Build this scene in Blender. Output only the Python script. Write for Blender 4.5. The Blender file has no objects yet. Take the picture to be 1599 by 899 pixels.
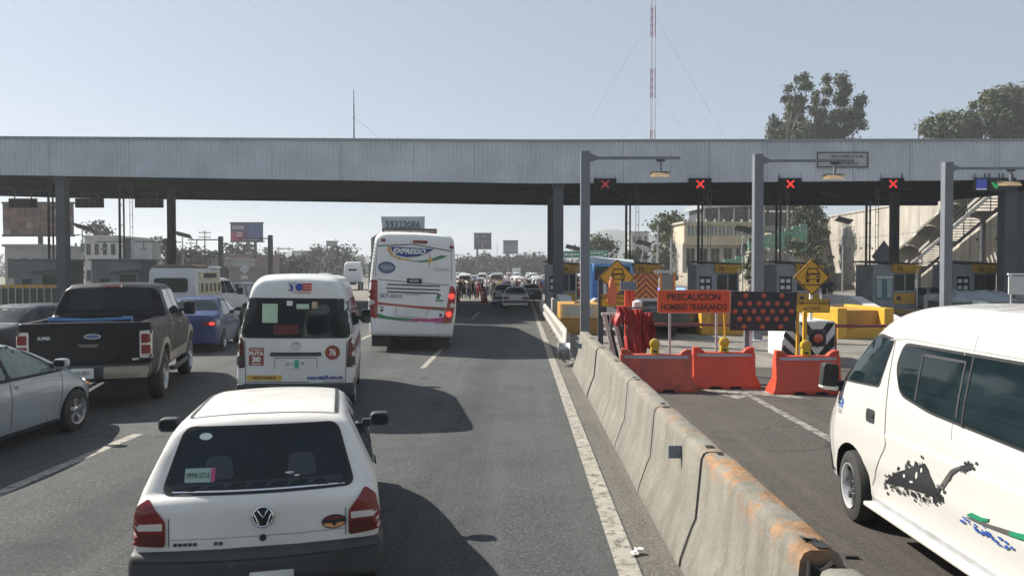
import bpy, bmesh, math, random
from mathutils import Vector, Matrix
from mathutils.bvhtree import BVHTree

S = bpy.context.scene
C = S.collection
R = math.radians
PI = math.pi

# ------------------------------------------------------------------ camera, sky, sun, exposure
CAM_H = 2.4
F_PX = 1180.0
cd = bpy.data.cameras.new('camera')
cd.sensor_width = 36.0
cd.lens = F_PX / 1599.0 * 36.0
cd.clip_start = 0.05
cd.clip_end = 9000.0
cam = bpy.data.objects.new('camera', cd)
C.objects.link(cam)
cam.location = (0, 0, CAM_H)
cam.rotation_euler = (R(90 - 1.24), 0, R(0.62))
S.camera = cam

SUN = Vector((-1.05, 0.55, 1.0)).normalized()
SUN_EL = math.asin(SUN.z)
SUN_AZ = math.atan2(SUN.x, SUN.y)
w = bpy.data.worlds.new('World')
S.world = w
w.use_nodes = True
wn, wl = w.node_tree.nodes, w.node_tree.links
wn.clear()
sky = wn.new('ShaderNodeTexSky')
sky.sky_type = 'NISHITA'
sky.sun_disc = False
sky.sun_elevation = SUN_EL
sky.sun_rotation = SUN_AZ
sky.altitude = 2200
sky.air_density = 1.0
sky.dust_density = 7.0
sky.ozone_density = 1.0
hs = wn.new('ShaderNodeHueSaturation')
hs.inputs['Saturation'].default_value = 0.75
bg = wn.new('ShaderNodeBackground')
bg.inputs['Strength'].default_value = 0.075
wo = wn.new('ShaderNodeOutputWorld')
wl.new(sky.outputs[0], hs.inputs['Color'])
veil = wn.new('ShaderNodeMix')          # the even milky veil of a dusty day over the clear-air sky
veil.data_type = 'RGBA'
veil.inputs[0].default_value = 0.66
veil.inputs[7].default_value = (3.05, 3.65, 4.4, 1)
wl.new(hs.outputs[0], veil.inputs[6])
wl.new(veil.outputs[2], bg.inputs['Color'])
wl.new(bg.outputs[0], wo.inputs['Surface'])

sd = bpy.data.lights.new('sun', 'SUN')
sd.energy = 5.0
sd.angle = R(0.6)
sd.color = (1.0, 0.945, 0.85)
sun = bpy.data.objects.new('sun', sd)
C.objects.link(sun)
sun.rotation_euler = (-SUN).to_track_quat('-Z', 'Y').to_euler()
S.view_settings.view_transform = 'Standard'
S.view_settings.look = 'None'
S.view_settings.gamma = 1.0
S.view_settings.exposure = 0.92
S.cycles.max_bounces = 6
S.cycles.volume_bounces = 0
S.cycles.use_denoising = True

# ------------------------------------------------------------------ naming and tagging
def tag(o, label=None, cat=None, group=None, kind=None):
    if label: o['label'] = label
    if cat: o['category'] = cat
    if group: o['group'] = group
    if kind: o['kind'] = kind
    return o

def thing(name, label, cat, loc=(0, 0, 0), rz=0.0, group=None, roll=0.0):
    o = bpy.data.objects.new(name, None)
    o.empty_display_size = 0.2
    C.objects.link(o)
    o.location = loc
    o.rotation_euler = (0, roll, rz)
    return tag(o, label, cat, group)

def copy_tree(o, parent=None):
    c = o.copy()
    C.objects.link(c)
    c.parent = parent
    for ch in KIDS.get(o.as_pointer(), []):
        k = copy_tree(ch, c)
        KIDS.setdefault(c.as_pointer(), []).append(k)
    return c
KIDS = {}

def link(name, me, parent=None):
    o = bpy.data.objects.new(name, me)
    C.objects.link(o)
    if parent is not None:
        o.parent = parent
        KIDS.setdefault(parent.as_pointer(), []).append(o)
    return o

# ------------------------------------------------------------------ materials
MATS = {}
def new_mat(name):
    m = bpy.data.materials.new(name)
    m.use_nodes = True
    nt = m.node_tree
    b = nt.nodes['Principled BSDF']
    return m, nt, b

def mat(name, col, rough=0.6, metal=0.0, var=0.12, vs=2.5, bump=0.0, bs=60.0, coat=0.0, emit=0.0,
        spec=0.5, col2=None, amt=0.5, trans=0.0):
    """Principled material whose colour and gloss wander with object-space noise; col2 adds worn patches."""
    if name in MATS: return MATS[name]
    m, nt, b = new_mat(name)
    N, L = nt.nodes, nt.links
    tc = N.new('ShaderNodeTexCoord')
    n1 = N.new('ShaderNodeTexNoise')
    n1.inputs['Scale'].default_value = vs
    n1.inputs['Detail'].default_value = 6
    n1.inputs['Roughness'].default_value = 0.62
    L.new(tc.outputs['Object'], n1.inputs['Vector'])
    mr = N.new('ShaderNodeMapRange')
    mr.inputs['From Min'].default_value = 0.3
    mr.inputs['From Max'].default_value = 0.7
    mr.inputs['To Min'].default_value = 1 - var
    mr.inputs['To Max'].default_value = 1 + var
    L.new(n1.outputs[0], mr.inputs['Value'])
    mx = N.new('ShaderNodeVectorMath')
    mx.operation = 'SCALE'
    mx.inputs[0].default_value = col[:3]
    L.new(mr.outputs[0], mx.inputs['Scale'])
    out = mx.outputs[0]
    if col2 is not None:
        n2 = N.new('ShaderNodeTexNoise')
        n2.inputs['Scale'].default_value = vs * 1.7
        n2.inputs['Detail'].default_value = 8
        n2.inputs['Roughness'].default_value = 0.7
        L.new(tc.outputs['Object'], n2.inputs['Vector'])
        r2 = N.new('ShaderNodeMapRange')
        r2.inputs['From Min'].default_value = 1 - amt
        r2.inputs['From Max'].default_value = 1 - amt + 0.12
        L.new(n2.outputs[0], r2.inputs['Value'])
        mm = N.new('ShaderNodeMix')
        mm.data_type = 'RGBA'
        L.new(r2.outputs[0], mm.inputs[0])
        L.new(out, mm.inputs[6])
        mm.inputs[7].default_value = (*col2[:3], 1)
        out = mm.outputs[2]
    L.new(out, b.inputs['Base Color'])
    rr = N.new('ShaderNodeMapRange')
    rr.inputs['From Min'].default_value = 0.3
    rr.inputs['From Max'].default_value = 0.7
    rr.inputs['To Min'].default_value = max(0.02, rough * (1 - var))
    rr.inputs['To Max'].default_value = min(1, rough * (1 + var))
    L.new(n1.outputs[0], rr.inputs['Value'])
    L.new(rr.outputs[0], b.inputs['Roughness'])
    b.inputs['Metallic'].default_value = metal
    b.inputs['Specular IOR Level'].default_value = spec
    if coat:
        b.inputs['Coat Weight'].default_value = coat
        b.inputs['Coat Roughness'].default_value = 0.08
    if trans:
        b.inputs['Transmission Weight'].default_value = trans
    if emit:
        b.inputs['Emission Color'].default_value = (*col[:3], 1)
        b.inputs['Emission Strength'].default_value = emit
    if bump:
        n3 = N.new('ShaderNodeTexNoise')
        n3.inputs['Scale'].default_value = bs
        n3.inputs['Detail'].default_value = 4
        L.new(tc.outputs['Object'], n3.inputs['Vector'])
        bp = N.new('ShaderNodeBump')
        bp.inputs['Strength'].default_value = bump
        bp.inputs['Distance'].default_value = 0.02
        L.new(n3.outputs[0], bp.inputs['Height'])
        L.new(bp.outputs[0], b.inputs['Normal'])
    MATS[name] = m
    return m

def road_mat(name, col, dark, speck, track_x=None, lane=3.4, patchy=0.35):
    """Asphalt: aggregate speckle and relief, soft patches, wheel-track wear along Y, hairline cracks and tar seams."""
    m, nt, b = new_mat(name)
    N, L = nt.nodes, nt.links
    tc = N.new('ShaderNodeTexCoord')
    def noise(sc, det, vec=None, ro=0.6):
        n = N.new('ShaderNodeTexNoise')
        n.inputs['Scale'].default_value = sc
        n.inputs['Detail'].default_value = det
        n.inputs['Roughness'].default_value = ro
        L.new(vec or tc.outputs['Object'], n.inputs['Vector'])
        return n.outputs[0]
    def rng(v, a, b2, c, d):
        r = N.new('ShaderNodeMapRange')
        r.inputs['From Min'].default_value = a; r.inputs['From Max'].default_value = b2
        r.inputs['To Min'].default_value = c; r.inputs['To Max'].default_value = d
        L.new(v, r.inputs['Value'])
        return r.outputs[0]
    def mix(f, a, c):
        x = N.new('ShaderNodeMix'); x.data_type = 'RGBA'
        L.new(f, x.inputs[0])
        for i, q in ((6, a), (7, c)):
            if isinstance(q, tuple): x.inputs[i].default_value = (*q, 1)
            else: L.new(q, x.inputs[i])
        return x.outputs[2]
    def mul(a, c):
        x = N.new('ShaderNodeMath'); x.operation = 'MULTIPLY'
        L.new(a, x.inputs[0])
        if isinstance(c, float): x.inputs[1].default_value = c
        else: L.new(c, x.inputs[1])
        return x.outputs[0]
    mp = N.new('ShaderNodeMapping')
    mp.inputs['Scale'].default_value = (1.0, 0.12, 1.0)
    L.new(tc.outputs['Object'], mp.inputs['Vector'])
    base = mix(rng(noise(0.5, 5), 0.35, 0.65, 0, 1), col, dark)
    streak = noise(1.6, 6, mp.outputs[0], 0.65)
    base = mix(mul(rng(streak, 0.45, 0.75, 0, 1), patchy), base, dark)
    fine = noise(95, 3)
    vo = N.new('ShaderNodeTexVoronoi'); vo.inputs['Scale'].default_value = 75
    L.new(tc.outputs['Object'], vo.inputs['Vector'])
    base = mix(rng(vo.outputs['Distance'], 0.0, 0.35, 0.55, 0.0), base, speck)
    base = mix(rng(fine, 0.5, 0.7, 0, 0.6), base, dark)
    base = mix(rng(noise(30, 5, None, 0.8), 0.5, 0.66, 0, 0.85), base, speck)
    base = mix(rng(noise(19, 6, None, 0.85), 0.5, 0.64, 0, 0.85), base, tuple(q * 0.6 for q in dark))
    tmp_ = N.new('ShaderNodeMapping'); tmp_.inputs['Scale'].default_value = (1.0, 0.02, 1.0); L.new(tc.outputs['Object'], tmp_.inputs['Vector'])
    base = mix(rng(noise(2.6, 4, tmp_.outputs[0], 0.7), 0.5, 0.64, 0, 0.45), base, tuple(q * 1.28 for q in col))
    if track_x is not None:
        sx = N.new('ShaderNodeSeparateXYZ'); L.new(tc.outputs['Object'], sx.inputs[0])
        w1 = N.new('ShaderNodeMath'); w1.operation = 'SUBTRACT'; L.new(sx.outputs['X'], w1.inputs[0]); w1.inputs[1].default_value = track_x
        w2 = N.new('ShaderNodeMath'); w2.operation = 'MULTIPLY'; L.new(w1.outputs[0], w2.inputs[0]); w2.inputs[1].default_value = 2*math.pi/lane
        w3 = N.new('ShaderNodeMath'); w3.operation = 'COSINE'; L.new(w2.outputs[0], w3.inputs[0])
        base = mix(mul(rng(w3.outputs[0], 0.45, 1.0, 0, 1), rng(streak, 0.3, 0.7, 0.15, 0.65)), base, tuple(q * 0.75 for q in dark))
        base = mix(mul(rng(w3.outputs[0], -0.2, -0.75, 0, 1), rng(streak, 0.3, 0.7, 0.35, 0.0)), base, tuple(q * 1.2 for q in col))
    # hairline cracks
    wv = N.new('ShaderNodeVectorMath'); wv.operation = 'MULTIPLY_ADD'
    nz = N.new('ShaderNodeTexNoise'); nz.inputs['Scale'].default_value = 1.2; nz.inputs['Detail'].default_value = 5
    L.new(tc.outputs['Object'], nz.inputs['Vector'])
    L.new(nz.outputs['Color'], wv.inputs[0]); wv.inputs[1].default_value = (1.4, 1.4, 0); L.new(tc.outputs['Object'], wv.inputs[2])
    vc = N.new('ShaderNodeTexVoronoi'); vc.feature = 'DISTANCE_TO_EDGE'; vc.inputs['Scale'].default_value = 0.22
    L.new(wv.outputs[0], vc.inputs['Vector'])
    crack = mul(rng(vc.outputs['Distance'], 0.0, 0.006, 0.75, 0.0), rng(noise(0.3, 2), 0.45, 0.6, 0, 1))
    base = mix(crack, base, tuple(q * 0.45 for q in dark))
    # oil and stain blots
    base = mix(mul(rng(noise(1.1, 3), 0.66, 0.76, 0, 1), 0.45), base, tuple(q * 0.6 for q in dark))
    L.new(base, b.inputs['Base Color'])
    L.new(rng(noise(3, 4), 0.3, 0.7, 0.78, 0.95), b.inputs['Roughness'])
    b.inputs['Specular IOR Level'].default_value = 0.3
    bp = N.new('ShaderNodeBump'); bp.inputs['Strength'].default_value = 0.8; bp.inputs['Distance'].default_value = 0.02
    L.new(noise(45, 6, None, 0.8), bp.inputs['Height'])
    L.new(bp.outputs[0], b.inputs['Normal'])
    MATS[name] = m
    return m

def streak_mat(name, col, stain, rust=None, rust_z=None, sc=1.0, amount=0.5, bump=0.25, stretch=0.12):
    """Concrete with runs of grime down its face (stretched noise in object space) and, above rust_z, flaking orange paint or rust."""
    m, nt, b = new_mat(name)
    N, L = nt.nodes, nt.links
    tc = N.new('ShaderNodeTexCoord')
    def noise(s, d, vec, ro=0.6):
        n = N.new('ShaderNodeTexNoise'); n.inputs['Scale'].default_value = s; n.inputs['Detail'].default_value = d
        n.inputs['Roughness'].default_value = ro; L.new(vec, n.inputs['Vector']); return n.outputs[0]
    def rng(v, a, e, c, d):
        r = N.new('ShaderNodeMapRange')
        for k, q in (('From Min', a), ('From Max', e), ('To Min', c), ('To Max', d)): r.inputs[k].default_value = q
        L.new(v, r.inputs['Value']); return r.outputs[0]
    def mix(f, a, c):
        x = N.new('ShaderNodeMix'); x.data_type = 'RGBA'; L.new(f, x.inputs[0])
        for i, q in ((6, a), (7, c)):
            if isinstance(q, tuple): x.inputs[i].default_value = (*q, 1)
            else: L.new(q, x.inputs[i])
        return x.outputs[2]
    ob = tc.outputs['Object']
    geo = N.new('ShaderNodeNewGeometry')
    pos = geo.outputs['Position']
    mp = N.new('ShaderNodeMapping'); mp.inputs['Scale'].default_value = (1, 1, stretch); L.new(pos, mp.inputs['Vector'])
    c = mix(rng(noise(1.3 * sc, 6, pos), 0.35, 0.65, 0, 1), col, tuple(q * 0.8 for q in col))
    c = mix(rng(noise(2.2 * sc, 7, mp.outputs[0], 0.68), 0.62 - amount * 0.2, 0.78 - amount * 0.1, 0, amount), c, stain)
    c = mix(rng(noise(40, 3, pos), 0.55, 0.75, 0, 0.4), c, tuple(q * 0.55 for q in col))
    c = mix(rng(noise(11, 5, pos, 0.7), 0.6, 0.72, 0, 0.5), c, tuple(min(1, q * 1.25) for q in col))
    if rust is not None:
        sx = N.new('ShaderNodeSeparateXYZ'); L.new(ob, sx.inputs[0])
        hi = rng(sx.outputs['Z'], rust_z, rust_z + 0.16, 0, 1)
        rn = rng(noise(3.4, 8, pos, 0.72), 0.47, 0.56, 0, 0.9)
        mu = N.new('ShaderNodeMath'); mu.operation = 'MULTIPLY'; L.new(hi, mu.inputs[0]); L.new(rn, mu.inputs[1])
        c = mix(mu.outputs[0], c, mix(rng(noise(9, 5, pos), 0.4, 0.65, 0, 1), rust, tuple(q * 0.55 for q in rust)))
    L.new(c, b.inputs['Base Color'])
    b.inputs['Roughness'].default_value = 0.9
    b.inputs['Specular IOR Level'].default_value = 0.25
    bp = N.new('ShaderNodeBump'); bp.inputs['Strength'].default_value = bump; bp.inputs['Distance'].default_value = 0.03
    L.new(noise(14, 8, pos, 0.7), bp.inputs['Height']); L.new(bp.outputs[0], b.inputs['Normal'])
    MATS[name] = m
    return m

def paint(name, col, rough=0.35, coat=0.6, dust=0.25, metal=0.0, spec=0.5):
    """Car paint under a film of road dust."""
    if name in MATS: return MATS[name]
    m, nt, b = new_mat(name)
    N, L = nt.nodes, nt.links
    tc = N.new('ShaderNodeTexCoord')
    def noise(s, d, sc3=(1, 1, 1)):
        mp = N.new('ShaderNodeMapping'); mp.inputs['Scale'].default_value = sc3; L.new(tc.outputs['Object'], mp.inputs['Vector'])
        n = N.new('ShaderNodeTexNoise'); n.inputs['Scale'].default_value = s; n.inputs['Detail'].default_value = d
        n.inputs['Roughness'].default_value = 0.65; L.new(mp.outputs[0], n.inputs['Vector']); return n.outputs[0]
    r = N.new('ShaderNodeMapRange'); r.inputs['From Min'].default_value = 0.38; r.inputs['From Max'].default_value = 0.72
    r.inputs['To Max'].default_value = dust
    L.new(noise(2.2, 7, (1, 1, 0.5)), r.inputs['Value'])
    x = N.new('ShaderNodeMix'); x.data_type = 'RGBA'; L.new(r.outputs[0], x.inputs[0])
    x.inputs[6].default_value = (*col, 1)
    lum = sum(col) / 3
    x.inputs[7].default_value = (0.42, 0.38, 0.32, 1) if lum > 0.3 else (0.16, 0.145, 0.125, 1)
    L.new(x.outputs[2], b.inputs['Base Color'])
    r2 = N.new('ShaderNodeMapRange'); r2.inputs['From Min'].default_value = 0.35; r2.inputs['From Max'].default_value = 0.7
    r2.inputs['To Min'].default_value = rough * 0.8; r2.inputs['To Max'].default_value = min(1, rough * 1.6)
    L.new(noise(3.5, 6), r2.inputs['Value']); L.new(r2.outputs[0], b.inputs['Roughness'])
    b.inputs['Metallic'].default_value = metal
    b.inputs['Specular IOR Level'].default_value = spec
    b.inputs['Coat Weight'].default_value = coat
    b.inputs['Coat Roughness'].default_value = 0.06
    bp = N.new('ShaderNodeBump'); bp.inputs['Strength'].default_value = 0.03; bp.inputs['Distance'].default_value = 0.01
    L.new(noise(6, 2), bp.inputs['Height']); L.new(bp.outputs[0], b.inputs['Normal'])
    MATS[name] = m
    return m

M = {
 'glass': mat('dark_glass', (0.008, 0.016, 0.019), 0.05, var=0.4, vs=1.5, spec=0.34, coat=0.0),
 'glass_light': mat('sky_glass', (0.06, 0.085, 0.085), 0.05, var=0.35, vs=1.2, spec=0.7, coat=0.5),
 'rubber': mat('black_rubber', (0.018, 0.018, 0.019), 0.75, var=0.25),
 'tyre': mat('tyre_rubber', (0.03, 0.029, 0.028), 0.85, var=0.25, bump=0.2, bs=90),
 'trim': mat('dark_plastic', (0.035, 0.037, 0.04), 0.55, var=0.2, bump=0.1, bs=200),
 'greytrim': mat('weathered_grey_plastic', (0.042, 0.044, 0.045), 0.6, var=0.25, col2=(0.09, 0.085, 0.075), amt=0.42),
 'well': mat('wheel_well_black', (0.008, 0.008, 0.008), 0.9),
 'chrome': mat('chrome_metal', (0.62, 0.63, 0.64), 0.18, metal=1.0, var=0.1),
 'alloy': mat('silver_alloy', (0.45, 0.46, 0.47), 0.35, metal=0.85, var=0.15, vs=8),
 'red': mat('red_lens', (0.17, 0.010, 0.009), 0.18, var=0.25, coat=0.3),
 'darkred': mat('dark_red_lens', (0.07, 0.008, 0.007), 0.18, var=0.2, coat=0.3),
 'lit': mat('lit_red_lamp', (1.0, 0.05, 0.03), 0.3, emit=0.8),
 'clear': mat('clear_lens', (0.55, 0.52, 0.5), 0.15, var=0.1, coat=0.7),
 'amber': mat('amber_lens', (0.75, 0.30, 0.05), 0.2, coat=0.6),
 'plate': mat('plate_white', (0.62, 0.64, 0.6), 0.5, var=0.08),
 'ink': mat('black_print', (0.015, 0.015, 0.018), 0.6),
 'blueink': mat('blue_print', (0.02, 0.05, 0.28), 0.5),
 'white': mat('white_print', (0.72, 0.72, 0.70), 0.5, var=0.06),
 'steel': mat('grey_painted_steel', (0.16, 0.175, 0.19), 0.55, var=0.15, vs=1.5, bump=0.05),
 'darksteel': mat('dark_painted_steel', (0.05, 0.055, 0.062), 0.6, var=0.2, vs=1.2),
 'galv': mat('galvanised_steel', (0.42, 0.43, 0.44), 0.45, metal=0.5, var=0.2, vs=5),
 'yellow': mat('road_yellow_paint', (0.62, 0.34, 0.03), 0.6, var=0.15, vs=3, col2=(0.22, 0.15, 0.06), amt=0.36),
 'signyellow': mat('sign_yellow', (0.62, 0.33, 0.02), 0.45, var=0.08),
 'orange': mat('orange_plastic', (0.54, 0.055, 0.022), 0.5, var=0.12, vs=2.2, bump=0.08, bs=30, col2=(0.42, 0.06, 0.03), amt=0.42),
 'signorange': mat('sign_orange', (0.60, 0.075, 0.015), 0.45, var=0.08),
 'wood': mat('weathered_wood', (0.22, 0.15, 0.09), 0.8, var=0.3),
 'conc': streak_mat('pale_concrete', (0.36, 0.35, 0.32), (0.14, 0.13, 0.12), sc=0.8, amount=0.4),
 'leaf1': mat('leaf_olive', (0.060, 0.074, 0.018), 0.7, var=0.4, vs=0.7),
 'leaf2': mat('leaf_dark', (0.034, 0.050, 0.014), 0.7, var=0.4, vs=0.7),
 'leaf3': mat('leaf_greyish', (0.066, 0.082, 0.034), 0.7, var=0.35, vs=0.7),
 'bark': mat('bark_grey', (0.10, 0.085, 0.07), 0.9, var=0.3, bump=0.4, bs=12),
}

# ------------------------------------------------------------------ mesh builder
class MB:
    def __init__(s): s.v = []; s.f = []; s.mi = []
    def add(s, vs, fs, m=0):
        o = len(s.v); s.v += [tuple(p) for p in vs]; s.f += [tuple(i + o for i in f) for f in fs]; s.mi += [m] * len(fs)
        return s
    def box(s, x0, x1, y0, y1, z0, z1, m=0):
        v = [(x0,y0,z0),(x1,y0,z0),(x1,y1,z0),(x0,y1,z0),(x0,y0,z1),(x1,y0,z1),(x1,y1,z1),(x0,y1,z1)]
        return s.add(v, [(0,3,2,1),(4,5,6,7),(0,1,5,4),(1,2,6,5),(2,3,7,6),(3,0,4,7)], m)
    def cbox(s, c, d, m=0):
        return s.box(c[0]-d[0]/2, c[0]+d[0]/2, c[1]-d[1]/2, c[1]+d[1]/2, c[2]-d[2]/2, c[2]+d[2]/2, m)
    def obox(s, c, d, mtx, m=0):
        k = MB().cbox((0,0,0), d)
        return s.add([Vector(c) + mtx @ Vector(p) for p in k.v], k.f, m)
    def prism(s, poly, a0, a1, axis='y', m=0):
        """poly: list of 2-D points; extruded between a0 and a1 along axis (x: poly=(y,z); y: (x,z); z: (x,y))"""
        n = len(poly)
        def P(p, a): return (a, p[0], p[1]) if axis == 'x' else ((p[0], a, p[1]) if axis == 'y' else (p[0], p[1], a))
        v = [P(p, a0) for p in poly] + [P(p, a1) for p in poly]
        f = [tuple(range(n)), tuple(range(2*n-1, n-1, -1))] + [(i, i+n, (i+1)%n+n, (i+1)%n) for i in range(n)]
        return s.add(v, f, m)
    def tube(s, pts, r, n=8, m=0, cap=True):
        pts = [Vector(p) for p in pts]
        rs = r if isinstance(r, (list, tuple)) else [r] * len(pts)
        rings = []
        up = None
        for i, p in enumerate(pts):
            t = (pts[min(i+1, len(pts)-1)] - pts[max(i-1, 0)]).normalized()
            if up is None:
                up = Vector((0,0,1)) if abs(t.z) < 0.9 else Vector((1,0,0))
            a = t.cross(up).normalized(); up = a.cross(t).normalized()
            rings.append([p + (a*math.cos(2*PI*k/n) + up*math.sin(2*PI*k/n)) * rs[i] for k in range(n)])
        v = [q for g in rings for q in g]
        f = [(i*n+k, i*n+(k+1)%n, (i+1)*n+(k+1)%n, (i+1)*n+k) for i in range(len(pts)-1) for k in range(n)]
        if cap: f += [tuple(range(n-1, -1, -1)), tuple(range((len(pts)-1)*n, len(pts)*n))]
        return s.add(v, f, m)
    def lathe(s, prof, c=(0,0,0), axis='z', n=24, m=0, cap=True):
        """prof: list of (axis position, radius)"""
        v = []
        for a, r in prof:
            for k in range(n):
                u, q = r*math.cos(2*PI*k/n), r*math.sin(2*PI*k/n)
                p = (u, q, a) if axis == 'z' else ((a, u, q) if axis == 'x' else (q, a, u))
                v.append((p[0]+c[0], p[1]+c[1], p[2]+c[2]))
        f = [(i*n+k, i*n+(k+1)%n, (i+1)*n+(k+1)%n, (i+1)*n+k) for i in range(len(prof)-1) for k in range(n)]
        if cap: f += [tuple(range(n-1, -1, -1)), tuple(range((len(prof)-1)*n, len(prof)*n))]
        return s.add(v, f, m)
    def mesh(s, name, mats, smooth=None, bevel=0.0, seg=2):
        me = bpy.data.meshes.new(name)
        me.from_pydata(s.v, [], s.f)
        for q in (mats if isinstance(mats, (list, tuple)) else [mats]): me.materials.append(q)
        if any(s.mi): me.polygons.foreach_set('material_index', s.mi)
        bm = bmesh.new(); bm.from_mesh(me)
        bmesh.ops.recalc_face_normals(bm, faces=bm.faces)
        if bevel:
            es = [e for e in bm.edges if len(e.link_faces) == 2 and e.calc_face_angle(0) > R(28)]
            bmesh.ops.bevel(bm, geom=es, offset=bevel, segments=seg, profile=0.5, affect='EDGES', clamp_overlap=True)
        bm.to_mesh(me); bm.free()
        if smooth is not None:
            me.polygons.foreach_set('use_smooth', [True] * len(me.polygons))
            me.set_sharp_from_angle(angle=R(smooth))
        return me
    def build(s, name, mats, parent=None, smooth=None, bevel=0.0, loc=None, rot=None, seg=2):
        o = link(name, s.mesh(name, mats, smooth, bevel, seg), parent)
        if loc is not None: o.location = loc
        if rot is not None: o.rotation_euler = rot
        return o

def arc(cx, cy, r, a0, a1, n=8):
    return [(cx + r*math.cos(R(a0 + (a1-a0)*i/n)), cy + r*math.sin(R(a0 + (a1-a0)*i/n))) for i in range(n+1)]
def rrect(x0, z0, x1, z1, r, n=4):
    return rpoly([(x0,z0),(x1,z0),(x1,z1),(x0,z1)], r, n)
def rpoly(pts, r, n=4):
    out = []
    m = len(pts)
    rs = r if isinstance(r, (list, tuple)) else [r]*m
    for i in range(m):
        p, a, b = Vector(pts[i]), Vector(pts[i-1]), Vector(pts[(i+1) % m])
        ta = min(rs[i], (a-p).length*0.48); tb = min(rs[i], (b-p).length*0.48)
        A = p + (a-p).normalized()*ta; B = p + (b-p).normalized()*tb
        for k in range(n+1):
            t = k/n
            q = A*(1-t)**2 + p*2*t*(1-t) + B*t*t
            out.append((q.x, q.y))
    return out
def circle(cx, cz, rx, rz=None, n=20):
    rz = rx if rz is None else rz
    return [(cx + rx*math.cos(2*PI*i/n), cz + rz*math.sin(2*PI*i/n)) for i in range(n)]

# ------------------------------------------------------------------ lettering
def text_geo(txt, size, bold=0.0, shear=0.0, sx=1.0, align='CENTER', line=1.0):
    cu = bpy.data.curves.new('lettering', 'FONT')
    cu.body = txt; cu.size = size; cu.align_x = align; cu.align_y = 'CENTER'
    cu.offset = bold; cu.shear = shear; cu.resolution_u = 3; cu.space_line = line
    o = bpy.data.objects.new('lettering', cu)
    me = bpy.data.meshes.new_from_object(o)
    vs = [(v.co.x*sx, v.co.y) for v in me.vertices]
    fs = [tuple(p.vertices) for p in me.polygons]
    bpy.data.meshes.remove(me); bpy.data.objects.remove(o); bpy.data.curves.remove(cu)
    return vs, fs
def lettering(txt, size, place, m, parent, bold=0.0, shear=0.0, sx=1.0, name='lettering', align='CENTER', line=1.0):
    """place(u, v) -> point; letters lie as a sheet a little proud of what carries them"""
    vs, fs = text_geo(txt, size, bold, shear, sx, align, line)
    mb = MB().add([place(u, v) for u, v in vs], fs)
    me = bpy.data.meshes.new(name); me.from_pydata(mb.v, [], mb.f); me.materials.append(m)
    return link(name, me, parent)
def facing(x, y, z):      # a plane that faces the camera side (-Y)
    return lambda u, v: (x + u, y, z + v)

def ground_y(py): return CAM_H * F_PX / (py - 424.0)
def at(px, py, Y): return Vector(((px - 812.0) / F_PX * Y, Y, CAM_H - (py - 424.0) / F_PX * Y))

# ================================================================== THE SETTING: ground, roads, markings
def sheet(name, x0, x1, y0, y1, z, m, kind='structure', parent=None, nx=1, ny=1):
    mb = MB()
    mb.v = [(x0+(x1-x0)*i/nx, y0+(y1-y0)*j/ny, z) for j in range(ny+1) for i in range(nx+1)]
    mb.f = [(j*(nx+1)+i, j*(nx+1)+i+1, (j+1)*(nx+1)+i+1, (j+1)*(nx+1)+i) for j in range(ny) for i in range(nx)]
    mb.mi = [0]*len(mb.f)
    o = mb.build(name, m, parent)
    if parent is None: tag(o, kind=kind)
    return o

asphalt = road_mat('asphalt', (0.074, 0.078, 0.078), (0.042, 0.045, 0.047), (0.19, 0.19, 0.182), track_x=-0.75, lane=3.3)
asphalt_b = road_mat('brown_asphalt', (0.088, 0.076, 0.067), (0.058, 0.052, 0.047), (0.16, 0.14, 0.125), patchy=0.25)
pave = road_mat('plaza_concrete', (0.22, 0.205, 0.18), (0.14, 0.13, 0.115), (0.28, 0.26, 0.23))
dirt = road_mat('shoulder_grit', (0.15, 0.138, 0.118), (0.09, 0.083, 0.073), (0.26, 0.24, 0.21))
earth = road_mat('dry_ground', (0.16, 0.14, 0.105), (0.09, 0.09, 0.06), (0.2, 0.18, 0.14))
worn_white = mat('worn_white_paint', (0.29, 0.272, 0.23), 0.8, var=0.25, vs=5, col2=(0.085, 0.082, 0.075), amt=0.50, bump=0.3, bs=90)
faint_white = mat('faint_white_paint', (0.26, 0.245, 0.22), 0.85, var=0.3, vs=4, col2=(0.09, 0.08, 0.07), amt=0.55, bump=0.3, bs=90)

tag(sheet('ground', -1290, 1290, -1290, 1290, -0.04, earth), kind='structure')
road = sheet('road', -60, 1.22, -25, 63, 0.0, asphalt)
sheet('side_road', 1.22, 44, -25, 19, 0.0, asphalt_b)
sheet('plaza_pavement', 1.22, 44, 19, 63, 0.0, pave)
sheet('concrete_roadway', -60, 44, 63, 190, 0.0, pave)
sheet('far_road', -36, 12, 190, 1200, 0.0, asphalt)
sheet('shoulder_strip', 0.985, 1.30, -25, 44, 0.004, dirt)
sheet('edge_line', 0.78, 0.965, -25, 62, 0.004, worn_white, parent=road)
for y0, y1 in ((-1.0, 6.0), (18.7, 26.2), (37.8, 45.5), (57, 62.5)):
    sheet('lane_dash', -2.50, -2.36, y0, y1, 0.004, worn_white, parent=road)
for y0, y1 in ((3.6, 11.06), (23.2, 30.6), (43, 50)):
    sheet('lane_dash', -5.73, -5.57, y0, y1, 0.004, worn_white, parent=road)
sideline = sheet('side_lane_line', 4.37, 4.52, -5, 16.6, 0.004, faint_white)
mbp = MB().add([(3.75,15.2,.006),(4.1,14.2,.006),(4.36,14.5,.006),(4.3,15.0,.006),(5.2,14.3,.006),(5.5,14.2,.006),(4.75,15.8,.006),(3.6,16.5,.006)], [tuple(range(8))])
tag(mbp.build('paint_spill', faint_white), kind='structure')

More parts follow.
